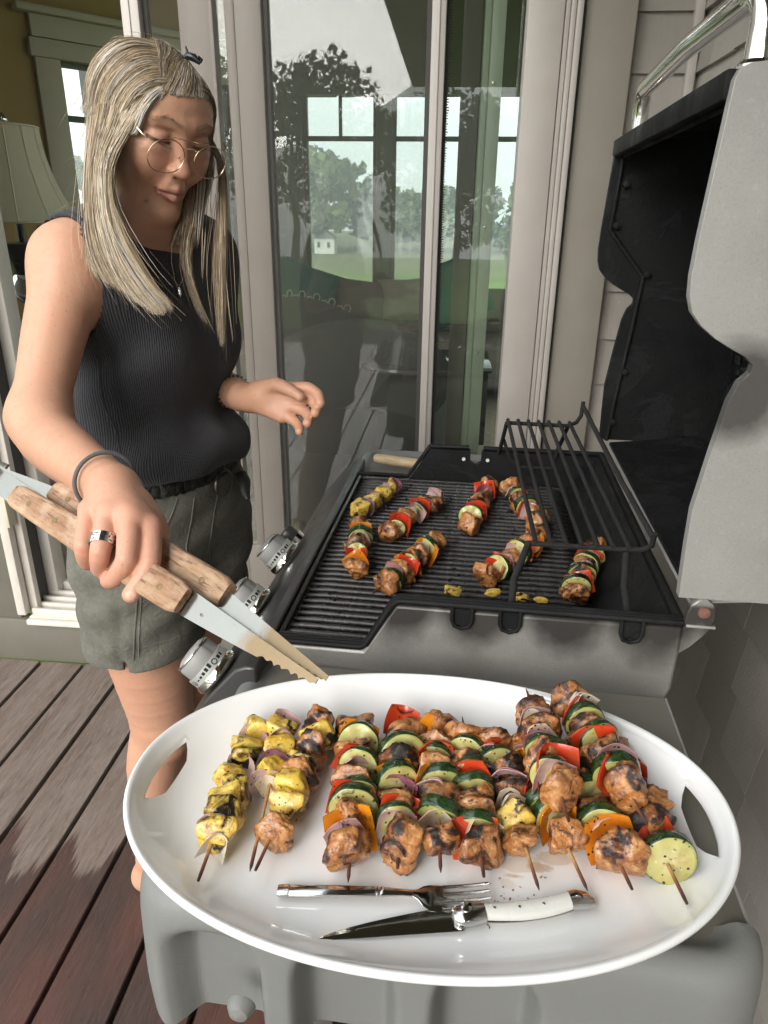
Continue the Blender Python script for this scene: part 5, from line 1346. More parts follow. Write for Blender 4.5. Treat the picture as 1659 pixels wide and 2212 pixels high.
# ================================================================ implicit-surface body modeller
from mathutils.bvhtree import BVHTree
def A3(v): return np.array([v[0], v[1], v[2]], float)
class SDF:
    def __init__(s): s.p = []; s.polys = []
    def cap(s, a, b, ra, rb=None, k=.01, op='+'):
        a, b = A3(a), A3(b); rb = ra if rb is None else rb
        s.p.append(('cap', a, b, ra, rb, k, op, (a+b)/2, np.linalg.norm(b-a)/2+max(ra, rb))); return s
    def chain(s, pts, rs, k=.01, op='+', sub=5):
        # smooth spline through the joints, plain union inside the chain, one blended start
        P = np.array([A3(p) for p in pts]); R = np.array(rs, float); Q = []; W = []
        n = len(P)
        for i in range(n-1):
            p0, p1, p2, p3 = P[max(i-1, 0)], P[i], P[i+1], P[min(i+2, n-1)]; r0, r1, r2, r3 = R[max(i-1, 0)], R[i], R[i+1], R[min(i+2, n-1)]
            for t in np.linspace(0, 1, sub+1)[:-1]:
                f = lambda a, b, c, d: .5*((2*b)+(-a+c)*t*.7+(2*a-5*b+4*c-d)*t*t*.7+(-a+3*b-3*c+d)*t**3*.7+(c-b)*2*.3*t)
                Q.append(f(p0, p1, p2, p3)); W.append(f(r0, r1, r2, r3))
        Q.append(P[-1]); W.append(R[-1])
        s.polys.append((np.array(Q), np.array(W), k)); s.p.append(('poly', np.array(Q), np.array(W), None, 0, k, op, np.mean(Q, axis=0), np.max(np.linalg.norm(Q-np.mean(Q, axis=0), axis=1))+max(W))); return s
        return s
    def ell(s, c, r, Rm=None, k=.01, op='+'):
        c = A3(c); r = np.array(r, float); Rm = np.eye(3) if Rm is None else np.array(Rm)
        s.p.append(('ell', c, r, Rm, 0, k, op, c, r.max())); return s
    def plane(s, c, n, k=.001, op='^'):
        s.p.append(('pl', A3(c), A3(n)/np.linalg.norm(A3(n)), 0, 0, k, op, None, 0)); return s
    @staticmethod
    def prim(q, P):
        if q[0] == 'cap':
            a, b, ra, rb = q[1:5]; ab = b-a; L = max(ab@ab, 1e-12); t = np.clip(((P-a)@ab)/L, 0, 1)
            return np.linalg.norm(P-a-t[..., None]*ab, axis=-1)-(ra+(rb-ra)*t)
        if q[0] == 'poly':
            Q, W = q[1:3]; d = None
            for i in range(len(Q)-1):
                a, ab = Q[i], Q[i+1]-Q[i]; t = np.clip(((P-a)@ab)/max(ab@ab, 1e-12), 0, 1)
                e = np.linalg.norm(P-a-t[..., None]*ab, axis=-1)-(W[i]+(W[i+1]-W[i])*t); d = e if d is None else np.minimum(d, e)
            return d
        if q[0] == 'ell':
            c, r, Rm = q[1:4]; L = (P-c)@Rm; k0 = np.linalg.norm(L/r, axis=-1); k1 = np.linalg.norm(L/(r*r), axis=-1)
            return k0*(k0-1)/np.maximum(k1, 1e-9)
        return (P-q[1])@q[2]
    def ev(s, P, C, Rb, margin):
        """P (N,K,3), C (N,3) block centres"""
        d = np.full(P.shape[:2], .5)
        for q in s.p:
            if q[7] is not None:
                ix = np.nonzero(np.linalg.norm(C-q[7], axis=1) < q[8]+Rb+margin)[0]
                if not len(ix): continue
            else: ix = np.arange(len(C))
            f = s.prim(q, P[ix]); a = d[ix]; k = q[5]; op = q[6]
            if op == '+':
                h = np.clip(.5+.5*(a-f)/k, 0, 1); d[ix] = a*(1-h)+f*h-k*h*(1-h)
            elif op == '-':
                f = -f; h = np.clip(.5-.5*(a-f)/k, 0, 1); d[ix] = a*(1-h)+f*h+k*h*(1-h)
            else:
                h = np.clip(.5-.5*(a-f)/k, 0, 1); d[ix] = a*(1-h)+f*h+k*h*(1-h)
        return d
def surf(fn, lo, hi, h, B=8, margin=.085):
    """sparse surface nets; fn(P,C,Rb,margin)->d"""
    lo = np.array(lo, float); hi = np.array(hi, float); nb = np.ceil((hi-lo)/(h*B)).astype(int)
    I = np.stack(np.meshgrid(*[np.arange(n) for n in nb], indexing='ij'), -1).reshape(-1, 3)
    C = lo+(I+.5)*h*B; Rb = h*B*.87
    keep = []
    for s in range(0, len(C), 40000):
        c = C[s:s+40000]; d = fn(c[:, None, :], c, 0, .5)[:, 0]; keep.append(np.abs(d) < Rb*1.3+.012)
    keep = np.concatenate(keep); I = I[keep]; C = C[keep]
    g = np.arange(B+1); G = np.stack(np.meshgrid(g, g, g, indexing='ij'), -1).reshape(-1, 3)
    dims = nb*B+2
    key = lambda c: (c[..., 0]*dims[1]+c[..., 1])*dims[2]+c[..., 2]
    Vk, Vp, E = [], [], []
    off = np.array([[i, j, k] for i in (0, 1) for j in (0, 1) for k in (0, 1)])
    for s in range(0, len(I), 1500):
        Ib = I[s:s+1500]; P = lo+(Ib[:, None, :]*B+G[None])*h
        d = fn(P, C[s:s+1500], Rb, margin).reshape(len(Ib), B+1, B+1, B+1)
        sg = d < 0
        cs = [sg[:, i:B+i, j:B+j, k:B+k] for i, j, k in off]; cnt = sum(c.astype(np.int8) for c in cs)
        b, x, y, z = np.nonzero((cnt > 0) & (cnt < 8))
        cell = Ib[b]*B+np.stack([x, y, z], 1)
        acc = np.zeros((len(b), 3)); n = np.zeros(len(b))
        dv = [d[b, x+i, y+j, z+k] for i, j, k in off]
        for e0 in range(8):
            for ax in range(3):
                if off[e0][ax]: continue
                e1 = e0+(4, 2, 1)[ax]; a_, b_ = dv[e0], dv[e1]; m_ = (a_ < 0) != (b_ < 0)
                t = np.where(m_, a_/np.where(m_, a_-b_, 1), 0); p = off[e0][None]+np.eye(3)[ax][None]*t[:, None]
                acc += p*m_[:, None]; n += m_
        Vk.append(key(cell)); Vp.append(lo+(cell+acc/n[:, None])*h)
        for ax in range(3):
            sl = [slice(0, B)]*3; s0 = sg[:, :B, :B, :B]; sl[ax] = slice(1, B+1); s1 = sg[:, sl[0], sl[1], sl[2]]
            b, x, y, z = np.nonzero(s0 != s1); cell = Ib[b]*B+np.stack([x, y, z], 1); E.append((ax, cell, s0[b, x, y, z]))
    Vk = np.concatenate(Vk); Vp = np.concatenate(Vp); o = np.argsort(Vk); Vk = Vk[o]; Vp = Vp[o]; Vk, u = np.unique(Vk, return_index=True); Vp = Vp[u]
    Q = []
    for ax, cell, ins in E:
        a1, a2 = (ax+1) % 3, (ax+2) % 3; c = []
        for da, db in ((0, 0), (1, 0), (1, 1), (0, 1)):
            cc = cell.copy(); cc[:, a1] -= da; cc[:, a2] -= db; c.append(key(cc))
        c = np.stack(c, 1); ix = np.searchsorted(Vk, c); ix = np.clip(ix, 0, len(Vk)-1); ok = (Vk[ix] == c).all(1)
        ix = ix[ok]; ins = ins[ok]; ix[~ins] = ix[~ins][:, ::-1]; Q.append(ix)
    return Vp, np.concatenate(Q)
def np_mesh(name, V, Q, mat, parent=None, smooth_iter=0, col=None, smooth=True):
    if smooth_iter:
        e = np.concatenate([Q[:, [0, 1]], Q[:, [1, 2]], Q[:, [2, 3]], Q[:, [3, 0]]]); e = np.concatenate([e, e[:, ::-1]])
        for it in range(smooth_iter):
            acc = np.zeros_like(V); n = np.zeros(len(V))
            for k in range(3): acc[:, k] = np.bincount(e[:, 0], V[e[:, 1], k], len(V))
            n = np.bincount(e[:, 0], minlength=len(V)); V = np.where(n[:, None] > 0, V*.5+.5*acc/np.maximum(n, 1)[:, None], V)
    me = bpy.data.meshes.new(name); me.vertices.add(len(V)); me.vertices.foreach_set('co', V.astype(np.float32).ravel())
    k = Q.shape[1]; me.loops.add(Q.size); me.loops.foreach_set('vertex_index', Q.astype(np.int32).ravel()); me.polygons.add(len(Q))
    me.polygons.foreach_set('loop_start', np.arange(0, Q.size, k, dtype=np.int32)); 
    me.update(calc_edges=True); me.validate()
    if smooth: me.polygons.foreach_set('use_smooth', [True]*len(me.polygons))
    if mat: me.materials.append(mat)
    if col is not None:
        a = me.attributes.new('col', 'FLOAT_COLOR', 'POINT'); c4 = np.ones((len(V), 4), np.float32); c4[:, :3] = col; a.data.foreach_set('color', c4.ravel())
    o = bpy.data.objects.new(name, me); link(o, parent); return o
def pdist(V, pts):
    """distance of vertices to a polyline"""
    d = np.full(len(V), 9.)
    P = [A3(p) for p in pts]
    if len(P) == 1: return np.linalg.norm(V-P[0], axis=1)
    for a, b in zip(P[:-1], P[1:]):
        ab = b-a; t = np.clip((V-a)@ab/max(ab@ab, 1e-12), 0, 1); d = np.minimum(d, np.linalg.norm(V-a-t[:, None]*ab, axis=1))
    return d
def sm(x, a, b): t = np.clip((x-a)/(b-a), 0, 1); return t*t*(3-2*t)

# ================================================================ the person
P_ = lambda x, v, d: A3(atd(x, v, d))
Y_ = lambda x, v, y: A3(aty(x, v, y))
PO = Vector((-.49, 1.12, 0))
person = empty('person', PO)
tag(person, 'woman with long blonde hair and wire glasses in a charcoal tank top turning kebabs', 'person')
Fw = np.array([.951, -.309, 0.]); Rt = np.array([-.309, -.951, 0.]); Uz = np.array([0, 0, 1.])
BR = np.stack([Rt, Fw, Uz], 1)
# head frame
yaw = R_(-38); pit = R_(-26)
hf = np.array([math.cos(yaw)*math.cos(pit), math.sin(yaw)*math.cos(pit), math.sin(pit)])
hr = np.cross(hf, Uz); hr /= np.linalg.norm(hr); hu = np.cross(hr, hf)
rl = R_(4)      # head tilted to her left
hr, hu = hr*math.cos(rl)+hu*math.sin(rl), hu*math.cos(rl)-hr*math.sin(rl)
HR = np.stack([hr, hf, hu], 1)
HC = P_(326, 249, .972)
def H(x, y, z): return HC+HR@np.array([x, y, z])
body = SDF()
def head(S):
    S.ell(H(0, -.016, .014), (.070, .086, .068), HR, .01)
    S.ell(H(0, .034, -.022), (.060, .050, .080), HR, .025)
    S.ell(H(0, .046, .030), (.055, .034, .034), HR, .02)             # forehead
    for s in (1, -1):
        S.cap(H(s*.050, .0, -.045), H(s*.014, .059, -.105), .017, .013, .026)     # jaw
        S.ell(H(s*.034, .060, -.034), (.024, .020, .024), HR, .018)               # cheek
        S.ell(H(s*.047, .044, -.018), (.018, .020, .016), HR, .014)               # cheekbone
    S.ell(H(0, .069, -.103), (.018, .013, .013), HR, .016)                         # chin
    S.ell(H(0, .049, -.106), (.030, .026, .012), HR, .018)                         # under the chin
    S.cap(H(-.036, .071, .020), H(-.010, .080, .017), .008, .008, .014); S.cap(H(.036, .071, .020), H(.010, .080, .017), .008, .008, .014)
    for s in (1, -1): S.ell(H(s*.029, .094, -.001), (.019, .014, .0120), HR, .014, '-')
    for s in (1, -1):
        S.ell(H(s*.029, .0690, -.001), (.0158, .0140, .0128), HR, .004)            # eyeball under closed lid
        S.cap(H(s*.047, .0680, -.002), H(s*.018, .0745, -.006), .0028, .0026, .004)     # lower lid
        S.ell(H(s*.029, .074, -.014), (.017, .008, .006), HR, .010)                # bag under the eye
        S.cap(H(s*.044, .0795, -.0035), H(s*.020, .0845, -.0055), .0010, .0010, .0022, '-')   # lid slit
        S.cap(H(s*.045, .0785, .0090), H(s*.019, .0835, .0085), .0013, .0013, .0040, '-')      # lid crease
    S.cap(H(0, .076, .014), H(0, .091, -.028), .0074, .0080, .012)                 # nose bridge
    S.ell(H(0, .0955, -.0345), (.0100, .0098, .0090), HR, .008)
    for s in (1, -1):
        S.ell(H(s*.0098, .0865, -.0385), (.0060, .0080, .0058), HR, .006)
        S.ell(H(s*.0064, .0925, -.0445), (.0030, .0045, .0028), HR, .002, '-')
    S.ell(H(0, .0785, -.058), (.020, .012, .014), HR, .012)                        # mouth mound
    S.cap(H(-.020, .0800, -.0665), H(0, .0890, -.0615), .0026, .0040, .006); S.cap(H(.020, .0800, -.0665), H(0, .0890, -.0615), .0026, .0040, .006)
    S.cap(H(-.017, .0785, -.0715), H(0, .0860, -.0735), .0030, .0052, .006); S.cap(H(.017, .0785, -.0715), H(0, .0860, -.0735), .0030, .0052, .006)
    S.cap(H(-.0225, .0815, -.0680), H(0, .0955, -.0670), .0010, .0013, .0026, '-'); S.cap(H(.0225, .0815, -.0680), H(0, .0955, -.0670), .0010, .0013, .0026, '-')
    for s in (1, -1):
        S.cap(H(s*.0165, .0900, -.043), H(s*.027, .0800, -.066), .0016, .0018, .007, '-')       # smile fold
        S.cap(H(s*.026, .0790, -.070), H(s*.030, .0640, -.090), .0010, .0012, .008, '-')
    S.ell(H(0, .0845, -.0835), (.012, .004, .004), HR, .007, '-')
head(body)
SH_R = P_(150, 568, .955); SH_L = SH_R-Rt*.300
SC = (SH_R+SH_L)/2
body.cap(SC+Fw*.0+Uz*.03, H(0, -.022, -.06), .050, .046, .03)
body.cap(SC+Fw*.020+Uz*.012, H(0, .006, -.085), .036, .030, .02)
body.cap(SC+Rt*.02+Uz*.055, SH_R+Uz*.006, .036, .044, .05); body.cap(SC-Rt*.02+Uz*.055, SH_L+Uz*.006, .036, .044, .05)
def torso(S, g=0.0, loose=0.0):
    S.ell([-.502, 1.125, 1.10], (.130+g+loose, .076+g+loose*1.1, .17), BR, .06)
    S.ell([-.486, 1.12, 1.235], (.128+g+loose*.5, .086+g+loose*.5, .155), BR, .06)
    for s in (1, -1): S.ell(np.array([-.470, 1.12, 1.215])+Fw*.052+Rt*s*.060, (.054+g, .046+g, .056+g), BR, .05)
    S.cap(SC+Rt*.12-Uz*.03, SC-Rt*.12-Uz*.03, .062+g, .062+g, .06)
torso(body, -.009)
# right arm (near)
EL = P_(84, 903, .895); W_ = P_(240, 1050, .716)
body.chain([SH_R-Uz*.002, P_(138, 640, .945), P_(116, 730, .930), P_(98, 820, .912), EL], [.040, .0430, .0390, .0350, .033], .03)
body.chain([EL, P_(106, 945, .868), P_(138, 975, .826), P_(190, 1015, .772), W_], [.033, .0365, .0345, .0285, .0240], .03)
# right hand closed round the tongs
MC = {'pinky': (196, 1102, 0.687), 'ring': (235, 1108, 0.674), 'middle': (281, 1118, 0.670), 'index': (323, 1140, 0.677)}
PIP = {'pinky': (181, 1178, 0.665), 'ring': (217, 1190, 0.654), 'middle': (274, 1206, 0.648), 'index': (324, 1213, 0.657)}
DIP = {'pinky': (187, 1212, 0.681), 'ring': (216, 1226, 0.670), 'middle': (250, 1246, 0.660), 'index': (302, 1256, 0.652)}
TIP = {'pinky': (202, 1216, 0.703), 'ring': (226, 1236, 0.693), 'middle': (236, 1254, 0.672), 'index': (283, 1284, 0.652)}
RR = {'pinky': (.0110, .0088, .0080, .0074), 'ring': (.0118, .0094, .0086, .0080), 'middle': (.0122, .0097, .0088, .0082), 'index': (.0120, .0096, .0086, .0080)}
for f in MC:
    body.cap(P_(246, 1062, .708), P_(*MC[f]), .0165, RR[f][0], .016)
for f in MC:
    r_ = RR[f]; body.chain([P_(*MC[f]), P_(*PIP[f]), P_(*DIP[f]), P_(*TIP[f])], [r_[0], r_[1]*1.02, r_[2], r_[3]], .004, sub=4)
body.cap(P_(255, 1075, .717), P_(310, 1130, .707), .020, .014, .018)
body.chain([P_(300, 1090, .706), P_(338, 1140, .702), P_(340, 1190, .708), P_(322, 1225, .718)], [.014, .0115, .010, .009], .008)


# left arm (far)
EL2 = Y_(430, 800, 1.39); W2 = P_(522, 856, 1.165)
body.chain([SH_L, Y_(450, 690, 1.37), EL2], [.044, .040, .034], .03)
body.chain([EL2, P_(476, 834, 1.27), W2], [.036, .033, .0255], .03)
dd = .120
for q in ((626, 840, 1.0), (630, 858, 1.003), (624, 882, 1.006), (610, 900, 1.01)):
    body.cap(P_(540, 860, 1.035+dd), P_(q[0], q[1], q[2]+dd), .0185, .0108, .010)
body.ell(P_(570, 850, 1.020+dd), (.027, .020, .018), None, .014)
def fing(pts, rs, k=.003): body.chain([P_(x, v, d+dd) for x, v, d in pts], [r*1.07 for r in rs], k, sub=4)
fing([(560, 845, 1.020), (596, 831, .994), (625, 842, .982), (648, 857, .976)], [.016, .0108, .0088, .0072], .006)
fing([(626, 840, 1.0), (664, 838, .994), (686, 852, .986), (692, 871, .976)], [.0100, .0088, .0081, .0072])
fing([(632, 857, 1.003), (668, 861, .996), (684, 877, .986), (681, 892, .975)], [.0098, .0086, .0079, .0072])
fing([(626, 877, 1.006), (656, 887, .999), (668, 902, .989), (664, 914, .977)], [.0094, .0082, .0076, .0069])
fing([(613, 896, 1.01), (636, 909, 1.003), (646, 922, .992), (647, 932, .981)], [.0090, .0077, .0070, .0063])
# pelvis and legs
PC_ = np.array([-.490, 1.12, .93])
body.ell(PC_, (.150, .108, .11), BR, .05)
HPR = PC_+Rt*.088-Uz*.08; HPL = PC_-Rt*.088-Uz*.08
KR = Y_(352, 1565, 1.07); AR = Y_(330, 1845, 1.10)
KL = KR-Rt*.13-Fw*.05; ALf = AR-Rt*.14-Fw*.06
for hp, kn, an_ in ((HPR, KR, AR), (HPL, KL, ALf)):
    body.chain([hp, hp*.55+kn*.45-Fw*.0, kn+Uz*.03], [.088, .078, .060], .04)
    body.cap(kn+Fw*.008+Uz*.01, kn-Uz*.03+Fw*.006, .046, .044, .02)
    body.chain([kn+Uz*.02, kn*.70+an_*.30-Fw*.014, kn*.35+an_*.65-Fw*.006, an_], [.053, .053, .040, .031], .015)
    heel = np.array([an_[0], an_[1], .032])-Fw*.025; toe = np.array([an_[0], an_[1], .018])+Fw*.15
    body.chain([an_, heel], [.031, .030], .02); body.chain([heel, (heel+toe)/2+Uz*.012, toe], [.030, .030, .020], .02)
    sd = Rt
    for k in range(5): body.cap(toe+sd*(.032-.016*k), toe+sd*(.034-.017*k)+Fw*(.030-.004*abs(k-(4 if hp is HPR else 0))), .010, .0085, .006)
lo = np.array([-.80, .50, -.01]); hi = np.array([.02, 1.46, 1.68])
def fn(P, C, Rb, mg): return body.ev(P, C, Rb, mg)
# coarse everywhere below the waist and fine above would leave a seam, so one pass at 2.4 mm and a refined pass by Newton steps
VB, QB = surf(fn, lo, hi, .0026)
# project vertices exactly onto the implicit surface (crisper small features)
def refine(V, S, it=2, h=.0004):
    for _ in range(it):
        B_ = 4000; out = []
        for s in range(0, len(V), B_):
            v = V[s:s+B_]; C = v; 
            d0 = S.ev(v[:, None, :], C, 0, .06)[:, 0]
            g = np.stack([S.ev((v+np.eye(3)[k]*h)[:, None, :], C, 0, .06)[:, 0]-d0 for k in range(3)], 1)/h
            n2 = np.maximum((g*g).sum(1), .2); out.append(v-g*(np.clip(d0, -.003, .003)/n2)[:, None])
        V = np.concatenate(out)
    return V
def subdiv(V, Q, sel):
    # split the selected quads in four; midpoints on the border of the selection stay on the old edge
    E = np.concatenate([np.stack([Q[:, i], Q[:, (i+1) % 4]], 1) for i in range(4)]); Es = np.sort(E, 1); own = np.tile(sel, 4)
    key = Es[:, 0].astype(np.int64)*len(V)+Es[:, 1]; ks, inv = np.unique(key[own], return_inverse=True)
    full = np.isin(ks, key[~own]); mid = (V[ks//len(V)]+V[ks % len(V)])/2
    n = sel.sum(); m = inv.reshape(4, n).T+len(V); Qs = Q[sel]; cen = V[Qs].mean(1); ci = np.arange(n)+len(V)+len(ks)
    N_ = [np.stack([Qs[:, i], m[:, i], ci, m[:, (i+3) % 4]], 1) for i in range(4)]
    free = np.concatenate([np.zeros(len(V), bool), ~full, np.ones(n, bool)])
    V2 = np.concatenate([V, mid, cen]); return V2, np.concatenate([Q[~sel]]+N_), free
VB = refine(VB, body, 1)
for lev in range(2):
    Lq = (VB[QB].mean(1)-HC)@HR; fsel = (Lq[:, 1] > .030) & (np.abs(Lq[:, 0]) < .068) & (Lq[:, 2] > -.12) & (Lq[:, 2] < .062)
    VB, QB, free = subdiv(VB, QB, fsel)
    L_ = (VB-HC)@HR; fx = free & (np.linalg.norm(VB-HC, axis=1) < .16); ix = np.nonzero(fx)[0]; VB[ix] = refine(VB[ix], body, 2)
hsel = (np.linalg.norm(VB[QB].mean(1)-P_(255, 1180, .68), axis=1) < .085); VB, QB, free = subdiv(VB, QB, hsel); ix = np.nonzero(free)[0]; ix = ix[np.linalg.norm(VB[ix]-P_(255, 1180, .68), axis=1) < .1]; VB[ix] = refine(VB[ix], body, 2)
# local head coordinates for painting
L = (VB-HC)@HR
skin = np.array([.53, .30, .20]); col = np.tile(skin, (len(VB), 1))
def blend(m, c): 
    global col
    col = col*(1-m[:, None])+np.array(c)*m[:, None]
inh = (np.abs(L[:, 0]) < .09) & (np.abs(L[:, 1]) < .13) & (np.abs(L[:, 2]) < .13)
L2 = L.copy(); L2[:, 1] = 0
def hd(pts, r0, r1): return np.where(inh & (L[:, 1] > .035), 1-sm(pdist(L2, [(p[0], 0, p[2]) for p in pts]), r0, r1), 0)
for s in (1, -1):
    blend(hd([(s*.036, .068, -.034)], .008, .030)*.35, (.60, .27, .19))
    blend(hd([(s*.031, .076, -.006)], .006, .020)*.30, (.40, .22, .17))
blend(hd([(0, .105, -.036)], .004, .016)*.4, (.60, .27, .20))
blend(hd([(-.019, .082, -.0668), (0, .092, -.0625), (.019, .082, -.0668)], .0026, .0050)*.8, (.38, .15, .14))
blend(hd([(-.016, .080, -.0718), (0, .090, -.0745), (.016, .080, -.0718)], .0036, .0060)*.8, (.45, .19, .17))
blend(hd([(-.022, .082, -.0680), (0, .094, -.0672), (.022, .082, -.0680)], .0006, .0018)*.85, (.10, .03, .03))
for s in (1, -1):
    blend(hd([(s*.046, .078, -.0030), (s*.032, .086, -.0055), (s*.019, .083, -.0055)], .0012, .0030)*.95, (.06, .03, .025))
    blend(hd([(s*.045, .079, .0085), (s*.032, .084, .0100), (s*.019, .0835, .0080)], .0006, .0022)*.5, (.28, .13, .09))  # upper lid crease: shade of the fold painted into the skin colour
    blend(hd([(s*.012, .086, .0200), (s*.028, .084, .0245), (s*.044, .070, .0200)], .0016, .0048)*.7, (.22, .13, .085))
    blend(hd([(s*.0064, .0925, -.0450)], .0010, .0026)*.6, (.10, .03, .025))
# scalp under the hair
sc_m = np.where(inh, sm(L[:, 2]-.068+.55*(-L[:, 1]+.055)+.25*np.abs(L[:, 0]), -.004, .006), 0); sc_m = np.maximum(sc_m, np.where(inh & (L[:, 1] < .012) & (L[:, 2] > -.07), 1, 0))
blend(sc_m*.9, (.20, .145, .095))
# hands pinker, freckled forearms
for c_, r_ in ((P_(260, 1190, .665), .09), (P_(620, 870, 1.0), .10)):
    blend((1-sm(np.linalg.norm(VB-c_, axis=1), .02, r_))*.45, (.66, .33, .25))
for f in MC:
    blend((1-sm(np.linalg.norm(VB-P_(*PIP[f]), axis=1), .004, .012))*.30, (.60, .24, .18)); blend((1-sm(np.linalg.norm(VB-P_(*MC[f]), axis=1), .004, .014))*.2, (.60, .26, .18))
# nails
blend((1-sm(np.linalg.norm(VB-P_(281, 1287, .644), axis=1), .004, .0055))*.6, (.78, .52, .44))
def skin_mat():
    N = NT('skin'); at = N.n('ShaderNodeAttribute'); at.attribute_name = 'col'; g = N.geo()
    c = at.outputs['Color']
    c = N.mix(N.ramp(N.noise(g, 75, 4, .65), [(.42, 0), (.68, .30)]), c, (.60, .22, .14))
    c = N.mix(N.ramp(N.noise(N.geo((1, 1, .6)), 12, 3, .5), [(.5, 0), (.75, .25)]), c, (.42, .20, .12))
    c = N.mix(N.ramp(N.noise(g, 26, 4, .6), [(.35, 0), (.7, .28)]), c, (.62, .31, .19))
    c = N.mix(N.ramp(N.noise(g, 240, 2, .5), [(.66, 0), (.72, .35)]), c, (.30, .14, .08))
    v = N.n('ShaderNodeTexVoronoi'); v.inputs['Scale'].default_value = 900; N.l(g, v.inputs['Vector'])
    b = N.bump(v.outputs['Distance'], .12, .0006); b = N.bump(N.noise(g, 180, 4, .6), .22, .0012, b); b = N.bump(N.noise(N.geo((1, 1, .5)), 45, 4, .6), .25, .0025, b)
    return N.set(color=c, rough=.46, normal=b, spec=.42, sss=.08, ssss=.008, sssr=(1, .38, .2))
M_SKIN = skin_mat()
bo_ = np_mesh('body', VB-A3(PO), QB, M_SKIN, person, 0, col)
BV = BVHTree.FromPolygons([Vector(v) for v in VB], QB.tolist()) if False else None

# ---------------- clothing
def noise3(P, seed=0):
    s = 0
    rg = np.random.default_rng(seed)
    for k in range(7):
        w = rg.normal(size=3)*rg.uniform(18, 60); s = s+np.sin(P@w+rg.uniform(0, 6))*(20/np.linalg.norm(w))**.6
    return s/4
shirt = SDF(); torso(shirt, .006, .024)
shirt.cap(SC+Rt*.06+Uz*.045, SH_R+Uz*.006-Rt*.004, .042, .054, .03); shirt.cap(SC-Rt*.06+Uz*.045, SH_L+Uz*.006+Rt*.004, .042, .054, .03)
shirt.ell(np.array([-.485, 1.115, 1.040])+Fw*.046, (.138, .092, .044), BR, .045)
shirt.ell(np.array([-.475, 1.115, 1.045]), (.170, .128, .05), BR, .03)
sh2 = SDF()
AH = P_(150, 600, .955)
AL_ = SH_L-Uz*.028
sh2.ell(SC+Uz*.085+Fw*.03, (.075, .085, .062), BR, .01)
def shirt_fn(P, C, Rb, mg):
    d = shirt.ev(P, C, Rb, mg)
    q = (P-np.array([-.475, 1.115, 0])); f = q@Fw; r = q@Rt; z = P[..., 2]
    # soft drapery: vertical folds that gather towards the hem
    low = np.clip((1.22-z)/.2, 0, 1)
    th = np.arctan2(f, r)
    d = d+low*(.0030*np.sin(th*4.3+z*26+1.5*np.sin(th*2.1+z*9))+.0022*np.sin(th*7.1-z*34+2*np.sin(z*21)))
    # diagonal pull lines from the bust to the side
    d = d+.0028*np.sin((f*.7-z)*75+r*20)*np.exp(-((z-1.20)/.07)**2)*np.clip(r/.1, 0, 1)
    c = sh2.ev(P, C, Rb, mg)
    d = np.maximum(d, -c)
    for A_, sg in ((AH, 1), (AL_, -1)):
        w = P-A_; o_ = sg*(w@Rt)+.010; e_ = np.sqrt(((w@Fw+.002)/.056)**2+((w[..., 2]+.002)/.080)**2)
        cut = np.maximum(-o_, (e_-1)*.06); d = np.maximum(d, -cut)
    hem = 1.022-.26*np.clip(r, 0, .2)*np.clip((.10-f)/.12, 0, 1)-.02*np.clip(-f/.1, 0, 1)
    return np.maximum(d, (hem-z)*.9)
VS, QS = surf(shirt_fn, [-.74, .88, .93], [-.25, 1.38, 1.44], .0030)
q = VS-np.array([-.475, 1.115, 0]); th = np.arctan2(q@Fw, q@Rt)
def cloth_attr(o, u, v):
    a = o.data.attributes.new('cu', 'FLOAT', 'POINT'); a.data.foreach_set('value', u.astype(np.float32)); b = o.data.attributes.new('cv', 'FLOAT', 'POINT'); b.data.foreach_set('value', v.astype(np.float32))
def rib_mat():
    N = NT('ribbed_charcoal_knit'); at = N.n('ShaderNodeAttribute'); at.attribute_name = 'cu'; g = N.geo()
    w = N.math('ADD', N.math('MULTIPLY', N.noise(N.geo((1, 1, .3)), 18, 3), 22.0), N.math('MULTIPLY', at.outputs['Fac'], 1750.0))
    s = N.math('SINE', w); s2 = N.math('MULTIPLY', N.math('ADD', s, 1.0), .5)
    c = N.mix(s2, (.022, .022, .026), (.045, .045, .051)); c = N.mix(N.ramp(N.noise(g, 420, 2), [(.45, 0), (.7, .35)]), c, (.075, .075, .082))
    b = N.bump(s2, .6, .0016); b = N.bump(N.noise(g, 500, 2), .3, .0006, b); b = N.bump(N.noise(g, 14, 3), .25, .01, b)
    return N.set(color=c, rough=.88, normal=b, spec=.2, sheen=.15)
M_KNIT = rib_mat()
so2 = np_mesh('tank_top', VS-A3(PO), QS, M_KNIT, person, 3); cloth_attr(so2, th*.155, VS[:, 2])
M_TRIM = paint_mat('knit_trim', (.042, .042, .048), var=.1, rough=.9, bump=.5, bscale=600)

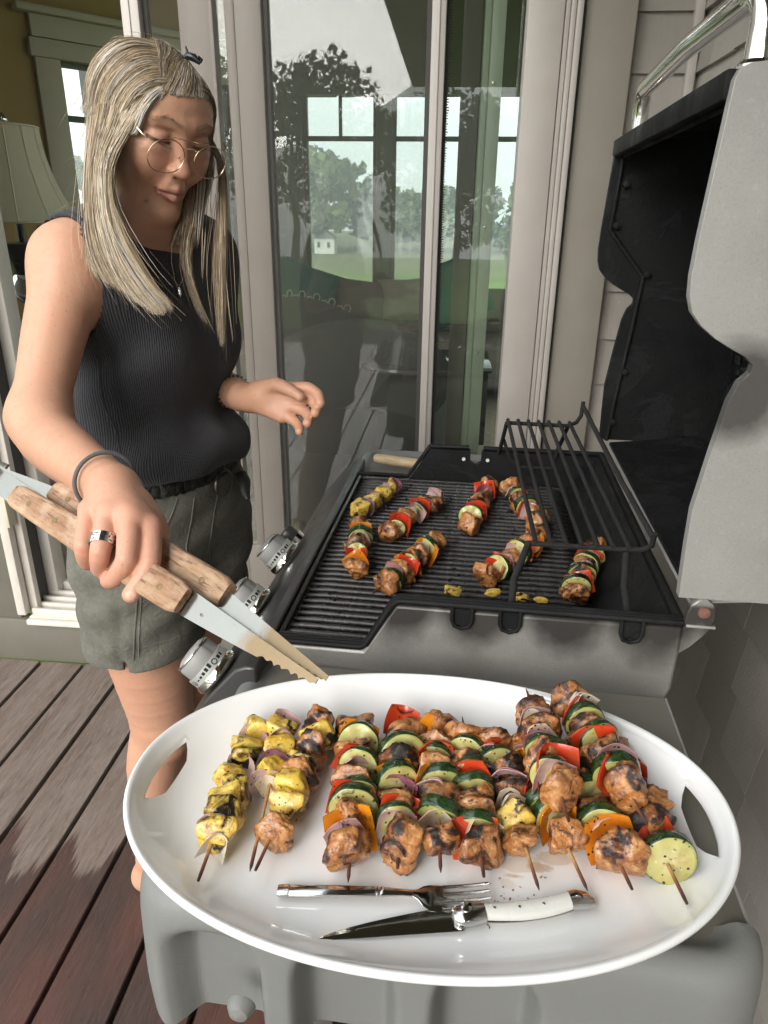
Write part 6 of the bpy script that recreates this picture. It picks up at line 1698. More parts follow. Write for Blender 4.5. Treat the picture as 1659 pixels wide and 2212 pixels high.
shorts = SDF()
shorts.ell(PC_+Uz*.015, (.172, .128, .135), BR, .05)
for hp, kn in ((HPR, KR), (HPL, KL)):
    shorts.chain([hp+Uz*.02, hp*.78+kn*.22+Rt*.004*(1 if hp is HPR else -1), hp*.48+kn*.52], [.102, .101, .104], .03)
sh3 = SDF()
for hp, kn in ((HPR, KR), (HPL, KL)): sh3.cap(hp*.62+kn*.38, hp*.3+kn*.7, .091, .096, .006)
def shorts_fn(P, C, Rb, mg):
    d = shorts.ev(P, C, Rb, mg); q = P-PC_; f = q@Fw; r = q@Rt; z = P[..., 2]; th = np.arctan2(f, r-.05)
    d = d+.0030*np.sin(f*55+z*38)*np.clip((.95-z)/.1, 0, 1)+.0022*np.sin(z*85-f*40+r*30)
    d = d+.004*np.exp(-((f-.045-.12*(z-.85))/.008)**2)*np.clip((.90-z)/.1, 0, 1)*(r > 0)
    d = np.maximum(d, -sh3.ev(P, C, Rb, mg))
    hem = .692-.10*np.clip(f, -.1, .12)*-.55
    # little notch at the side hem
    hem = hem+np.clip(1-np.abs(f-.030)/.006, 0, 1)*.028*(r > .05)
    return np.maximum(np.maximum(d, (hem-z)*.9), z-1.005)
VH, QH = surf(shorts_fn, [-.78, .86, .60], [-.22, 1.42, 1.02], .0034)
def canvas():
    N = NT('olive_grey_cotton'); g = N.geo()
    c = N.mix(N.ramp(N.noise(g, 20, 5, .6), [(.3, 0), (.7, 1)]), (.098, .095, .076), (.145, .142, .118)); c = N.mix(N.ramp(N.noise(g, 160, 3), [(.5, 0), (.75, .4)]), c, (.20, .195, .165))
    b = N.bump(N.noise(g, 700, 2), .35, .0006); b = N.bump(N.noise(g, 38, 5, .65, 1.0), .55, .006, b)
    return N.set(color=c, rough=.88, normal=b, spec=.2, sheen=.1)
M_CANVAS = canvas()
so3 = np_mesh('shorts', VH-A3(PO), QH, M_CANVAS, person, 2)

# surface projection helper: camera rays onto a mesh, points are lifted slightly along the normal
dg = bpy.context.evaluated_depsgraph_get()
def bvh(V, Q): return BVHTree.FromPolygons(V.tolist(), Q.tolist())
BS = bvh(VS, QS); BH = bvh(VH, QH)
def proj(b, pts, lift=.001, n=10):
    out = []
    for (x0, v0), (x1, v1) in zip(pts[:-1], pts[1:]):
        for k in range(n):
            t = k/n; x = x0+(x1-x0)*t; v = v0+(v1-v0)*t; h_ = b.ray_cast(CAMO, ray(x, v).normalized())
            if h_[0] is not None: out.append(h_[0]+h_[1]*lift)
    return out
def seam(b, pts, r, mat, name, par=person, lift=.0004, parts=1, n=8):
    P = proj(b, pts, lift, n)
    if len(P) < 3: return
    # drop jumps
    Q_ = [P[0]]
    for p in P[1:]:
        if (p-Q_[-1]).length < .03: Q_.append(p)
    if len(Q_) < 3: return
    o = MB().tube([p-PO for p in Q_], r, 6).build(name, mat, par, auto=60); return o
ah = []
for i in range(48):
    a = 2*math.pi*i/48; c_ = AH-Rt*.010+Fw*(.0575*math.cos(a)-.002)+Uz*(.0815*math.sin(a)-.002)
    # slide along the shoulder axis to the cloth edge
    ah.append(c_)
AHP = np.array(ah); okb = body.ev(AHP[:, None, :], AHP, 0, .1)[:, 0] > -.004
run = []
for i in list(range(48))+list(range(48)):
    if okb[i]: run.append(i)
    else:
        if len(run) > 3: break
        run = []
run = run[:48]
if len(run) > 3: MB().tube([Vector(AHP[i])-PO for i in run], .0042, 8).build('armhole_trim', M_TRIM, person, auto=60)
seam(BS, [(205, 730), (215, 800), (222, 870), (250, 930), (262, 990)], .0010, M_TRIM, 'side_seam')
seam(BH, [(296, 1290), (294, 1330), (290, 1380), (288, 1432)], .0016, M_CANVAS, 'side_seam'); seam(BH, [(305, 1290), (303, 1330), (300, 1380), (300, 1425)], .0012, M_CANVAS, 'side_seam')
seam(BH, [(228, 1392), (260, 1402), (288, 1402)], .0011, M_CANVAS, 'hem_stitch'); seam(BH, [(304, 1400), (350, 1388), (400, 1370), (440, 1350)], .0011, M_CANVAS, 'hem_stitch')
seam(BH, [(340, 1210), (352, 1150), (372, 1110), (385, 1072)], .0016, M_CANVAS, 'pocket_edge'); seam(BH, [(420, 1075), (412, 1130), (402, 1180), (408, 1240)], .0014, M_CANVAS, 'front_seam')
seam(BH, [(172, 1210), (190, 1214), (205, 1205)], .0016, M_CANVAS, 'pocket_edge'); seam(BH, [(310, 1300), (360, 1302), (410, 1290)], .0011, M_CANVAS, 'pocket_edge')
seam(BH, [(470, 1068), (462, 1110), (452, 1180), (455, 1240)], .0012, M_CANVAS, 'front_seam')

# braided belt
M_BELT = paint_mat('braided_black_leather', (.016, .016, .014), var=.3, rough=.45, bump=.3, bscale=300)
bt = empty('belt', (0, 0, 0), parent=person)
cz = 1.003; ra, rb_ = .156, .118
for k in range(4):
    pts = []
    for i in range(181):
        a = 2*math.pi*i/180; ph = i*.62+k*math.pi/2
        rr = 1+.020*math.cos(ph*1.0); c_ = PC_+Rt*math.cos(a)*(ra+.0035*math.cos(2*ph))+Fw*(math.sin(a)*(rb_+.0035*math.cos(2*ph)))+Uz*(cz-.93+.011*math.sin(ph)); pts.append(Vector(c_)-PO)
    MB().tube(pts[:-1], .0062, 6, closed=True, flat=.55).build('strap', M_BELT, bt, auto=60)
pb = [Vector(PC_+Rt*math.cos(a)*.159+Fw*math.sin(a)*.123+Uz*(cz-.93))-PO for a in np.linspace(R_(62), R_(98), 8)]
tp = [Y_(520, 1022, 1.13), Y_(529, 1040, 1.11), Y_(530, 1062, 1.10), Y_(536, 1078, 1.09)]
MB().tube([Vector(p)-PO for p in tp], [.011, .010, .008, .004], 8, flat=.4).build('belt_end', M_BELT, bt, auto=50)
M_ANTB = paint_mat('dark_buckle', (.12, .11, .09), rough=.35, metal=.9)
bc = P_(500, 1040, 1.10); h_ = BH.find_nearest(Vector(PC_+Fw*.2+Uz*.07)); c_ = h_[0]+h_[1]*.012
MB().tube([c_+Vector(Rt)*.022*math.cos(a)+Vector((0, 0, .022*math.sin(a)))-PO for a in np.linspace(0, 2*math.pi, 21)[:-1]], .0022, 6, closed=True).build('buckle', M_ANTB, bt)
for a in (R_(28), R_(115)):
    c_ = PC_+Rt*math.cos(a)*.166+Fw*math.sin(a)*.128
    t_ = Vector(-Rt*math.sin(a)+Fw*math.cos(a))
    MB().tube([Vector(c_)+Vector((0, 0, z_))-PO for z_ in (.045, .06, .075, .092)], [.006, .007, .007, .006], 6, flat=.4).build('belt_loop', M_CANVAS, person)
# ================================================================ hair: individual strands swept between guide locks
def resamp(g, n=18):
    P = np.array([A3(atd(*q)) if q[2] > .3 and q[0] > 2 else H(*q) for q in g]); 
    # Catmull-Rom then arc-length resample
    Q = []
    for i in range(len(P)-1):
        p0, p1, p2, p3 = P[max(i-1, 0)], P[i], P[i+1], P[min(i+2, len(P)-1)]
        for t in np.linspace(0, 1, 9)[:-1]:
            Q.append(.5*((2*p1)+(-p0+p2)*t+(2*p0-5*p1+4*p2-p3)*t*t+(-p0+3*p1-3*p2+p3)*t**3))
    Q.append(P[-1]); Q = np.array(Q); s = np.r_[0, np.cumsum(np.linalg.norm(np.diff(Q, axis=0), axis=1))]
    u = np.linspace(0, s[-1], n); return np.stack([np.interp(u, s, Q[:, k]) for k in range(3)], 1)
HP, HCOL, HRAD = [], [], []
rgh = np.random.default_rng(12)
PAL = np.array([(.47, .36, .235), (.38, .285, .18), (.29, .215, .14), (.20, .15, .105), (.13, .10, .075), (.56, .52, .47), (.60, .50, .35)])
def sheet(guides, n, thick, pal, jit=.0028, rad=.0006, clump=26, ends=(.93, 1.0), wave=.0015, inward=True, n_pts=14, fray=.0, start=.05):
    G = np.array([resamp(g, n_pts) for g in guides]); K = len(G)
    cl_u = rgh.random(clump)*(K-1); cl_d = rgh.random(clump); cl_c = rgh.choice(len(PAL), clump, p=np.array(pal)/sum(pal))
    for i in range(n):
        c = rgh.integers(clump) ; u = abs(cl_u[c]+rgh.normal()*.16*(K-1)/3); u = u if u < K-1 else 2*(K-1)-u; u = float(np.clip(u, 0, K-1-1e-6)); k = int(u); f = u-k
        P = G[k]*(1-f)+G[min(k+1, K-1)]*f
        cu = cl_u[c]; kk = int(min(cu, K-1-1e-6)); ff = cu-kk; PCn = G[kk]*(1-ff)+G[min(kk+1, K-1)]*ff
        t = np.linspace(0, 1, n_pts)[:, None]
        P = P*(1-.34*t)+PCn*(.34*t)      # locks gather towards their tips
        out = P-A3(CAMO); out /= np.linalg.norm(out, axis=1)[:, None]      # away from the viewer = into the head, roughly radial here
        dep = (rgh.random()**1.2)*thick
        hv = P-HC; hv /= np.linalg.norm(hv, axis=1)[:, None]
        P = P-hv*dep*np.clip(1-t*.5, 0, 1)
        P = P+rgh.normal(size=3)*jit*(.3+.45*t)+np.sin(t*rgh.uniform(3, 9)+rgh.uniform(0, 6))*rgh.normal(size=3)*wave
        if fray and rgh.random() < .03:
            P = P+(t**1.5)*rgh.normal(size=3)*fray
        if rgh.random() < .02: P = P+(t**1.5)*rgh.normal(size=3)*.010
        e = rgh.uniform(*ends); m_ = P.shape[0]; uu = np.linspace(rgh.random()**2*start, e, m_)*(m_-1); P = np.stack([np.interp(uu, np.arange(m_), P[:, q]) for q in range(3)], 1)
        HP.append(P); col = PAL[cl_c[c]] if rgh.random() < .55 else PAL[rgh.choice(len(PAL), p=np.array(pal)/sum(pal))]
        HCOL.append(col*rgh.uniform(.88, 1.08)); HRAD.append(rad*rgh.uniform(.7, 1.25))
g0 = [(354, 194, .880), (324, 212, .876), (269, 246, .880), (248, 292, .884), (239, 340, .888), (238, 400, .884), (248, 470, .873), (290, 550, .868), (325, 622, .864), (375, 668, .862)]
g1 = [(351, 190, .885), (306, 206, .879), (268, 240, .882), (233, 298, .886), (229, 370, .886), (235, 450, .878), (253, 530, .868), (298, 600, .862), (333, 650, .858), (358, 676, .858)]
g2 = [(348, 165, .900), (296, 172, .886), (246, 216, .884), (224, 292, .890), (219, 375, .888), (223, 455, .880), (238, 520, .872), (262, 585, .866), (292, 640, .862), (345, 680, .86)]
g3 = [(346, 138, .925), (284, 142, .910), (234, 190, .905), (209, 275, .908), (202, 360, .905), (204, 430, .898), (210, 495, .888), (228, 550, .878), (252, 600, .87), (290, 648, .865)]
g4 = [(350, 120, .955), (280, 118, .945), (226, 165, .940), (198, 255, .940), (188, 345, .940), (187, 420, .935), (188, 480, .925), (192, 530, .915), (205, 575, .90), (235, 620, .885)]
g5 = [(335, 100, .985), (270, 103, .985), (216, 150, .985), (189, 245, .985), (181, 345, .985), (178, 420, .98), (168, 475, .972), (150, 515, .965), (130, 540, .955), (118, 560, .945)]
sheet([g2, g3, g4, g5], 3262, .020, (3, 3, 3, 2.5, 1.2, .6, 3), rad=.00040, clump=34, n_pts=14, wave=.0012, fray=.0)
sheet([g0, g1, g2], 2065, .008, (3, 2, 2, 1.2, .4, 1.8, 3.5), rad=.00038, clump=22, wave=.0012, fray=.0)
# silver streaks sweeping from the parting over the temple
gs0 = [(354, 182, .872), (330, 201, .864), (296, 232, .866), (273, 267, .876), (257, 292, .884)]
gs1 = [(351, 168, .876), (314, 188, .868), (280, 229, .872), (258, 261, .882), (246, 296, .888)]
sheet([gs0, gs1], 420, .004, (1, .4, .3, .3, .1, 6, 1), rad=.00045, clump=22, wave=.001, jit=.003, ends=(.85, 1), n_pts=12, start=.25)
# darker crown roots near the parting
gr0 = [(392, 232, 0.932), (380, 190, 0.946), (366, 150, 0.955), (352, 118, 0.988), (335, 100, 1.015)]
gr1 = [(372, 236, 0.926), (340, 190, 0.936), (318, 145, 0.945), (300, 112, 0.985), (285, 100, 1.010)]
# top section pulled up and back to the clip
t0 = [(356, 176, .874), (362, 167, .884), (374, 151, .905), (392, 135, .94), (408, 130, .965)]
t1 = [(384, 191, .880), (388, 175, .888), (392, 155, .908), (402, 135, .94), (410, 130, .965)]
t2 = [(414, 197, .895), (416, 185, .900), (412, 161, .915), (410, 139, .945), (413, 131, .965)]
t3 = [(444, 209, .930), (444, 197, .928), (432, 169, .930), (418, 143, .952), (416, 132, .968)]
t4 = [(460, 229, .965), (466, 209, .965), (452, 174, .962), (424, 142, .968), (418, 130, .975)]
sheet([t0, t1, t2, t3, t4], 2175, .008, (1.2, 1.4, 2.2, 2.6, 1.2, 3.0, 1.2), rad=.00038, clump=36, wave=.0016, jit=.003, n_pts=14, start=.28)
c0 = [(356, 196, .905), (366, 165, .925), (384, 142, .950), (406, 130, .968)]
c1 = [(362, 150, .930), (376, 126, .952), (394, 120, .968), (412, 124, .975)]
c2 = [(340, 106, .975), (362, 98, .985), (388, 104, .985), (412, 120, .982)]
c3 = [(330, 100, 1.01), (360, 94, 1.02), (392, 104, 1.01), (414, 120, .99)]
sheet([c0, c1, c2, c3], 1522, .006, (1.2, 1.5, 2.5, 3, 2.2, .8, 1), rad=.00038, clump=20, wave=.003, jit=.003, n_pts=12, fray=.0)
sheet([[(356, 200, .895), (356, 165, .915), (352, 130, .95), (346, 106, .98)], [(350, 204, .880), (348, 170, .893), (344, 135, .918), (336, 106, .96)]], 320, .005, (.5, .8, 2, 3, 3, .3, .5), rad=.00038, clump=10, n_pts=12)
# right side: from behind the clip, down past the cheek to the chest
r0 = [(418, 128, 1.01), (452, 158, 1.02), (478, 215, 1.05), (487, 290, 1.06), (490, 380, 1.05), (491, 470, 1.01), (492, 560, .975), (488, 650, .955), (480, 752, .945)]
r1 = [(420, 140, 1.01), (450, 180, 1.03), (470, 240, 1.06), (480, 320, 1.08), (479, 400, 1.07), (470, 480, 1.01), (462, 560, .97), (466, 650, .948), (478, 745, .94)]
r2 = [(425, 150, 1.02), (446, 205, 1.05), (462, 255, 1.08), (471, 315, 1.10), (466, 375, 1.10), (446, 430, 1.07), (420, 490, 1.0), (410, 580, .96), (430, 665, .945), (468, 728, .942)]
r3 = [(400, 200, 1.08), (440, 260, 1.12), (458, 340, 1.13), (448, 400, 1.11), (420, 460, 1.06), (396, 530, .99), (404, 610, .955), (440, 690, .95)]
sheet([r0, r1, r2], 3300, .012, (1.6, 2, 3, 3, 1.6, .6, 1.0), rad=.00038, clump=34, wave=.0012, fray=.0)
sheet([r2, r3], 1087, .012, (1, 1.5, 3, 3, 2, .5, .8), rad=.00038, clump=16, wave=.0012, fray=.0)
q0_ = [(452, 235, 1.08), (456, 300, 1.11), (455, 345, 1.12), (446, 395, 1.10), (436, 440, 1.06), (428, 500, 1.0), (424, 580, .965)]
q1_ = [(468, 235, 1.07), (474, 300, 1.09), (474, 350, 1.10), (468, 400, 1.08), (460, 450, 1.05), (454, 510, .99), (452, 600, .96)]
sheet([q0_, q1_], 1500, .010, (1.4, 2, 3, 3, 1.8, .4, .8), rad=.00045, clump=24, wave=.0012)
# back fill, hanging behind the neck
nb0 = len(HP)
b0 = [(330, 110, 1.05), (250, 150, 1.08), (215, 260, 1.08), (205, 360, 1.07), (200, 440, 1.05), (195, 520, 1.03)]
b1 = [(340, 105, 1.08), (330, 160, 1.13), (320, 280, 1.13), (310, 380, 1.10), (300, 470, 1.07), (290, 540, 1.05)]
b2 = [(400, 125, 1.05), (440, 180, 1.08), (455, 280, 1.08), (450, 380, 1.05), (440, 460, 1.03), (430, 540, 1.01)]
sheet([b0, b1, b2], 1957, .02, (1, 1.5, 3, 3, 2, .3, .5), rad=.0011, clump=24, wave=.0012, n_pts=14)
nb1 = len(HP)
# short under layer that follows the skull from the parting to both sides
for sd_, cnt_, pal_ in ((1, 1500, (1.5, 2, 3, 3, 1.4, 1.2, 1.2)), (-1, 1300, (1.2, 1.5, 3, 3, 1.8, .2, .5))):
    gs_ = [[(.006, y, z), (sd_*.035, y-.004, z-.004), (sd_*.062, y-.010, z-.030), (sd_*.076, y-.016, z-.070), (sd_*.080, y-.020, z-.115)] for y, z in ((.062, .058), (.045, .072), (.02, .082), (-.01, .088), (-.03, .086))]
    sheet(gs_, cnt_, .003, pal_, rad=.00045, clump=40, wave=.0012, jit=.0025, n_pts=12, ends=(.7, 1))
# fly-away hairs
for k in range(70):
    a = rgh.random(); x0 = 240+a*190; v0 = 150-math.sin(a*math.pi)*52; P0 = atd(x0, v0, .96)
    P = []; d = np.array([rgh.normal()*.5, rgh.normal()*.4, rgh.uniform(.2, 1)]); d /= np.linalg.norm(d); p = A3(P0)
    for s in range(12): P.append(p.copy()); p = p+d*.0035; d = d+rgh.normal(size=3)*.22-np.array([0, 0, .12]); d /= np.linalg.norm(d)
    HP.append(np.array(P)); HCOL.append(PAL[rgh.integers(0, 6)]); HRAD.append(.00022)
for k in range(30):
    x0 = rgh.choice([186, 190, 489]); v0 = rgh.uniform(240, 560); p = A3(atd(x0, v0, .95)); sgn = -1 if x0 < 300 else 1
    d = np.array([sgn*rgh.uniform(.1, .7), 0, -1.]); d /= np.linalg.norm(d); P = []
    for s in range(14): P.append(p.copy()); p = p+d*.005; d = d+rgh.normal(size=3)*.16; d /= np.linalg.norm(d)
    HP.append(np.array(P)); HCOL.append(PAL[rgh.integers(0, 6)]); HRAD.append(.0002)
# keep every strand outside the skull, neck and clothes
def push(Pall, offs):
    Lz = (Pall-HC)@HR[:, 2]; wz = sm(Lz, -.035, .02)*(np.linalg.norm(Pall-HC, axis=1) < .17)
    for it in range(3):
        for s_ in range(0, len(Pall), 20000):
            v = Pall[s_:s_+20000]; h = .001; f = lambda q: body.ev(q[:, None, :], q, 0, .2)[:, 0]
            d0 = f(v); need = np.clip(offs[s_:s_+20000]+.001-d0, -.02, .02)*wz[s_:s_+20000]; need[need > 0] = 0; ix = np.nonzero(need < -1e-4)[0]
            if not len(ix): continue
            w = v[ix]; g = np.stack([f(w+np.eye(3)[k]*h)-d0[ix] for k in range(3)], 1)/h; g /= np.maximum(np.linalg.norm(g, axis=1), .3)[:, None]
            v[ix] = w+g*need[ix][:, None]
    for it in range(4):
        for s_ in range(0, len(Pall), 20000):
            v = Pall[s_:s_+20000]; h = .001
            f = lambda q: np.minimum(body.ev(q[:, None, :], q, 0, .05)[:, 0], shirt.ev(q[:, None, :], q, 0, .05)[:, 0])
            d0 = f(v); need = np.maximum(offs[s_:s_+20000]-d0, 0); ix = np.nonzero(need > 1e-5)[0]
            if not len(ix): continue
            w = v[ix]; g = np.stack([f(w+np.eye(3)[k]*h)-d0[ix] for k in range(3)], 1)/h; g /= np.maximum(np.linalg.norm(g, axis=1), .3)[:, None]
            v[ix] = w+g*np.minimum(need[ix], .02)[:, None]
    return Pall
ap_ = np.concatenate(HP); d_ = np.concatenate([body.ev(ap_[i:i+20000][:, None, :], ap_[i:i+20000], 0, .05)[:, 0] for i in range(0, len(ap_), 20000)]); lz_ = (ap_-HC)@HR[:, 2]
bad = (d_ < -.012) & (lz_ < -.02); k0 = 0; keepi = []
for i_, p in enumerate(HP):
    if not bad[k0:k0+len(p)].any(): keepi.append(i_)
    k0 += len(p)
HP = [HP[i] for i in keepi]; HCOL = [HCOL[i] for i in keepi]; HRAD = [HRAD[i] for i in keepi]
cnt = [len(p) for p in HP]; allP = np.concatenate(HP); offs = np.concatenate([(rgh.random()**1.3*.0060+.0007)*(.08+.92*sm(np.linspace(0, 1, n), 0, .35)) for n in cnt])
allP = push(allP, offs); sp_ = np.cumsum(cnt)[:-1]; HP = np.split(allP, sp_)
lf_ = (allP-HC)@HR; inf_ = (lf_[:, 1] > .062) & (np.abs(lf_[:, 0]-.006) < .036) & (lf_[:, 2] > -.112) & (lf_[:, 2] < .030); k0 = 0; kk_ = []
for p in HP: kk_.append(not inf_[k0:k0+len(p)].any()); k0 += len(p)
HP = [p for p, q in zip(HP, kk_) if q]; HCOL = [p for p, q in zip(HCOL, kk_) if q]; HRAD = [p for p, q in zip(HRAD, kk_) if q]
HP = [np.vstack([p[:1], (p[:-2]+2*p[1:-1]+p[2:])/4, p[-1:]]) for p in HP]
# skinned as thin three-sided tubes in one go
Vh, Fh, Ch = [], [], []; base = 0
ang3 = np.array([0, 2.094, 4.189])
for P, c_, r_ in zip(HP, HCOL, HRAD):
    n = len(P); T = np.gradient(P, axis=0); T /= np.maximum(np.linalg.norm(T, axis=1), 1e-9)[:, None]
    ref = np.array([.3, .9, .1]); a = np.cross(T, ref); a /= np.maximum(np.linalg.norm(a, axis=1), 1e-9)[:, None]; b = np.cross(T, a)
    tap = r_*np.clip(np.minimum(1.0, (1.02-np.linspace(0, 1, n))*4+.15), .15, 1)
    R3 = P[:, None, :]+(a[:, None, :]*np.cos(ang3)[None, :, None]+b[:, None, :]*np.sin(ang3)[None, :, None])*tap[:, None, None]
    Vh.append(R3.reshape(-1, 3)); i = np.arange(n-1)[:, None]*3; j = np.arange(3)[None]
    f = np.stack([i+j, i+(j+1) % 3, i+3+(j+1) % 3, i+3+j], -1).reshape(-1, 4)+base; Fh.append(f); base += n*3
    t_ = np.linspace(0, 1, n)[:, None]; cc = c_[None]*(1+.12*(t_-.5)); Ch.append(np.repeat(cc, 3, axis=0))
Vh = np.concatenate(Vh); Fh = np.concatenate(Fh); Ch = np.clip(np.concatenate(Ch), 0, 1)
def hair_mat():
    N = NT('hair_strands'); at = N.n('ShaderNodeAttribute'); at.attribute_name = 'col'
    return N.set(color=at.outputs['Color'], rough=.48, spec=.45)
M_HAIR = hair_mat()
hair = np_mesh('hair', Vh-A3(PO), Fh, M_HAIR, person, 0, Ch); hair['kind'] = 'stuff'

# hair clip
M_CLIP = paint_mat('black_clip', (.012, .014, .016), rough=.3)
hc = atd(410, 132, .945)-PO
m_ = MB(); m_.tube([hc+Vector((-.010, 0, .002)), hc+Vector((-.002, 0, .006)), hc+Vector((.006, 0, .004)), hc+Vector((.014, 0, -.002))], [.003, .005, .005, .003], 8)
m_.tube([hc+Vector((.000, 0, .004)), hc+Vector((-.003, 0, .012)), hc+Vector((-.004, 0, .017))], [.002, .0016, .001], 6)
m_.tube([hc+Vector((.008, 0, .002)), hc+Vector((.014, -.004, .004)), hc+Vector((.018, -.003, .001)), hc+Vector((.015, -.002, -.002))], .0016, 6)
m_.build('hair_clip', M_CLIP, person, auto=60)

# ================================================================ glasses
M_GOLD = paint_mat('gold_wire', (.72, .55, .38), var=.05, rough=.2, metal=1.0, bump=0)
gl = empty('glasses', (0, 0, 0), parent=person)
def LN(N_='lens'):
    N = NT('spectacle_lens'); tr = N.n('ShaderNodeBsdfTransparent'); tr.inputs[0].default_value = (.97, .95, .96, 1); g_ = N.n('ShaderNodeBsdfGlossy'); g_.inputs['Roughness'].default_value = .02
    fr = N.n('ShaderNodeFresnel'); fr.inputs[0].default_value = 1.22; mx = N.n('ShaderNodeMixShader'); N.l(fr.outputs[0], mx.inputs[0]); N.l(tr.outputs[0], mx.inputs[1]); N.l(g_.outputs[0], mx.inputs[2]); N.l(mx.outputs[0], N.out.inputs[0]); return N.m
M_LENS = LN()
for s in (1, -1):
    pts = []
    for i in range(40):
        a = 2*math.pi*i/40; ca, sa = math.cos(a), math.sin(a)
        px = .0335+.0258*math.copysign(abs(ca)**.80, ca)+(.002*(-sa) if ca > 0 else 0); pz = -.012+(.0190 if sa > 0 else .0235)*math.copysign(abs(sa)**.9, sa)
        if sa > 0: pz -= .003*abs(ca)
        pts.append((s*px, .103-.10*abs(px)**1.6*2.0, pz))
    W3 = [Vector(H(*p))-PO for p in pts]
    MB().tube(W3, .0007, 6, closed=True).build('lens_rim', M_GOLD, gl, auto=60)
    c_ = Vector(H(s*.0335, .0998, -.012))-PO
    m_ = MB(); m_.add([c_]+W3, [(0, 1+i, 1+(i+1) % 40) for i in range(40)]); m_.build('lens', M_LENS, gl, auto=60)
    m_ = MB(); m_.tube([Vector(H(*q))-PO for q in ((s*.0585, .0925, .001), (s*.064, .090, .003), (s*.066, .078, .006))], [.0012, .0012, .0010], 6); m_.build('temple', M_GOLD, gl, auto=60)
    m_ = MB(); m_.tube([Vector(H(*q))-PO for q in ((s*.013, .0995, -.012), (s*.010, .097, -.014), (s*.011, .0955, -.018))], .0006, 5); m_.lathe([(.001, 0), (.0028, .0004), (.001, .0012)], c=Vector(H(s*.011, .0955, -.018))-PO, n=10); m_.build('nose_pad', M_GOLD, gl, auto=60)
MB().tube([Vector(H(*q))-PO for q in ((-.026, .0995, .0085), (-.012, .1015, .0085), (0, .1020, .0082), (.012, .1015, .0085), (.026, .0995, .0085))], .0009, 6).build('brow_bar', M_GOLD, gl)
MB().tube([Vector(H(*q))-PO for q in ((-.0105, .1005, -.004), (-.004, .1035, -.0005), (.004, .1035, -.0005), (.0105, .1005, -.004))], .0009, 6).build('bridge', M_GOLD, gl)
# eyebrows and lashes as short hairs
M_BROW = paint_mat('brow_hair', (.20, .125, .075), rough=.6); m_ = MB(); m2 = MB(); rb2 = random.Random(3)
BB = bvh(VB, QB)
def onface(x, z):
    o = Vector(H(x, .16, z)); h_ = BB.ray_cast(o, -Vector(hf)); return h_[0], h_[1]
for s in (1, -1):
    for k in range(70):
        t = rb2.random(); x = s*(.012+.034*t); z = .0195+.0075*math.sin(t*2.4)-.006*t*t+rb2.gauss(0, .0012)
        p, n = onface(x, z)
        if p is None: continue
        d = Vector(hr)*s*.8+Vector(hu)*(.5-.9*t)+n*.15; m_.tube([p+n*.0002-PO, p+d*.0022+n*.0005-PO, p+d*.0042+n*.0003-PO], [.00016, .00014, .00005], 3, cap=False)
    for k in range(26):
        t = k/25; x = s*(.0195+.025*t); z = -.0058+.003*t
        p, n = onface(x, z-.001)
        if p is None: continue
        m2.tube([p+n*.0004-PO, p+n*.003-Vector(hu)*.0022+Vector(hr)*s*.0012*t-PO, p+n*.005-Vector(hu)*.0022+Vector(hr)*s*.003*t-PO], [.00022, .00018, .00006], 3, cap=False)
o = m_.build('eyebrows', M_BROW, person, auto=None); o['kind'] = 'stuff'; o = m2.build('eyelashes', M_BROW, person, auto=None); o['kind'] = 'stuff'

# necklace, bracelets, ring
M_SILVER = paint_mat('silver', (.70, .69, .68), var=.05, rough=.2, metal=1.0, bump=.1, bscale=300)
nk = [(322, 548), (345, 575), (365, 598), (382, 620)]
P = proj(BS, nk, .004, 8); P2 = proj(BS, [(382, 620), (392, 600), (398, 570), (400, 540)], .004, 8)
if len(P) > 3:
    m_ = MB()
    for p in P+P2: bmesh.ops.create_icosphere(m_.bm, subdivisions=1, radius=.0011, matrix=Matrix.Translation(p-PO))
    ne = m_.build('necklace', M_SILVER, person); ne['kind'] = 'stuff'
    q = P2[0]-PO; mo = Matrix.Translation(q+Vector((0, 0, -.008))) @ Matrix.Diagonal((.0035, .0015, .007, 1)); m_ = MB(); bmesh.ops.create_icosphere(m_.bm, subdivisions=2, radius=1, matrix=mo); m_.build('pendant', M_SILVER, person)
M_ELAST = paint_mat('grey_elastic', (.12, .12, .125), var=.2, rough=.8, bump=.6, bscale=900)
wa = Vector(P_(228, 1040, .730)); wd = (Vector(W_)-Vector(P_(190, 1015, .772))).normalized(); u1 = wd.cross(Vector((0, 0, 1))).normalized(); u2 = wd.cross(u1)
MB().tube([wa+(u1*.0305*math.cos(a)+u2*.0305*math.sin(a))-PO for a in np.linspace(0, 2*math.pi, 37)[:-1]], .0022, 8, closed=True).build('hair_tie_bracelet', M_ELAST, person, auto=60)
wa = Vector(P_(507, 849, 1.19)); wd = (Vector(W2)-Vector(P_(476, 834, 1.27))).normalized(); u1 = wd.cross(Vector((0, 0, 1))).normalized(); u2 = wd.cross(u1)
m_ = MB()
for a in np.linspace(0, 2*math.pi, 25)[:-1]: bmesh.ops.create_icosphere(m_.bm, subdivisions=1, radius=0.0024, matrix=Matrix.Translation(wa+(u1*.0285*math.cos(a)+u2*.0285*math.sin(a))-PO))
o = m_.build('bead_bracelet', M_BELT, person); o['kind'] = 'stuff'
def ring_mat():
    N = NT('pierced_silver_ring'); v = N.n('ShaderNodeTexVoronoi'); v.inputs['Scale'].default_value = 420; v.inputs['Randomness'].default_value = .8; N.l(N.geo(), v.inputs['Vector'])
    hole = N.math('LESS_THAN', v.outputs['Distance'], .36)
    c = N.mix(hole, (.80, .79, .78), (.02, .02, .02)); return N.set(color=c, metal=N.math('SUBTRACT', 1.0, hole), rough=.15)
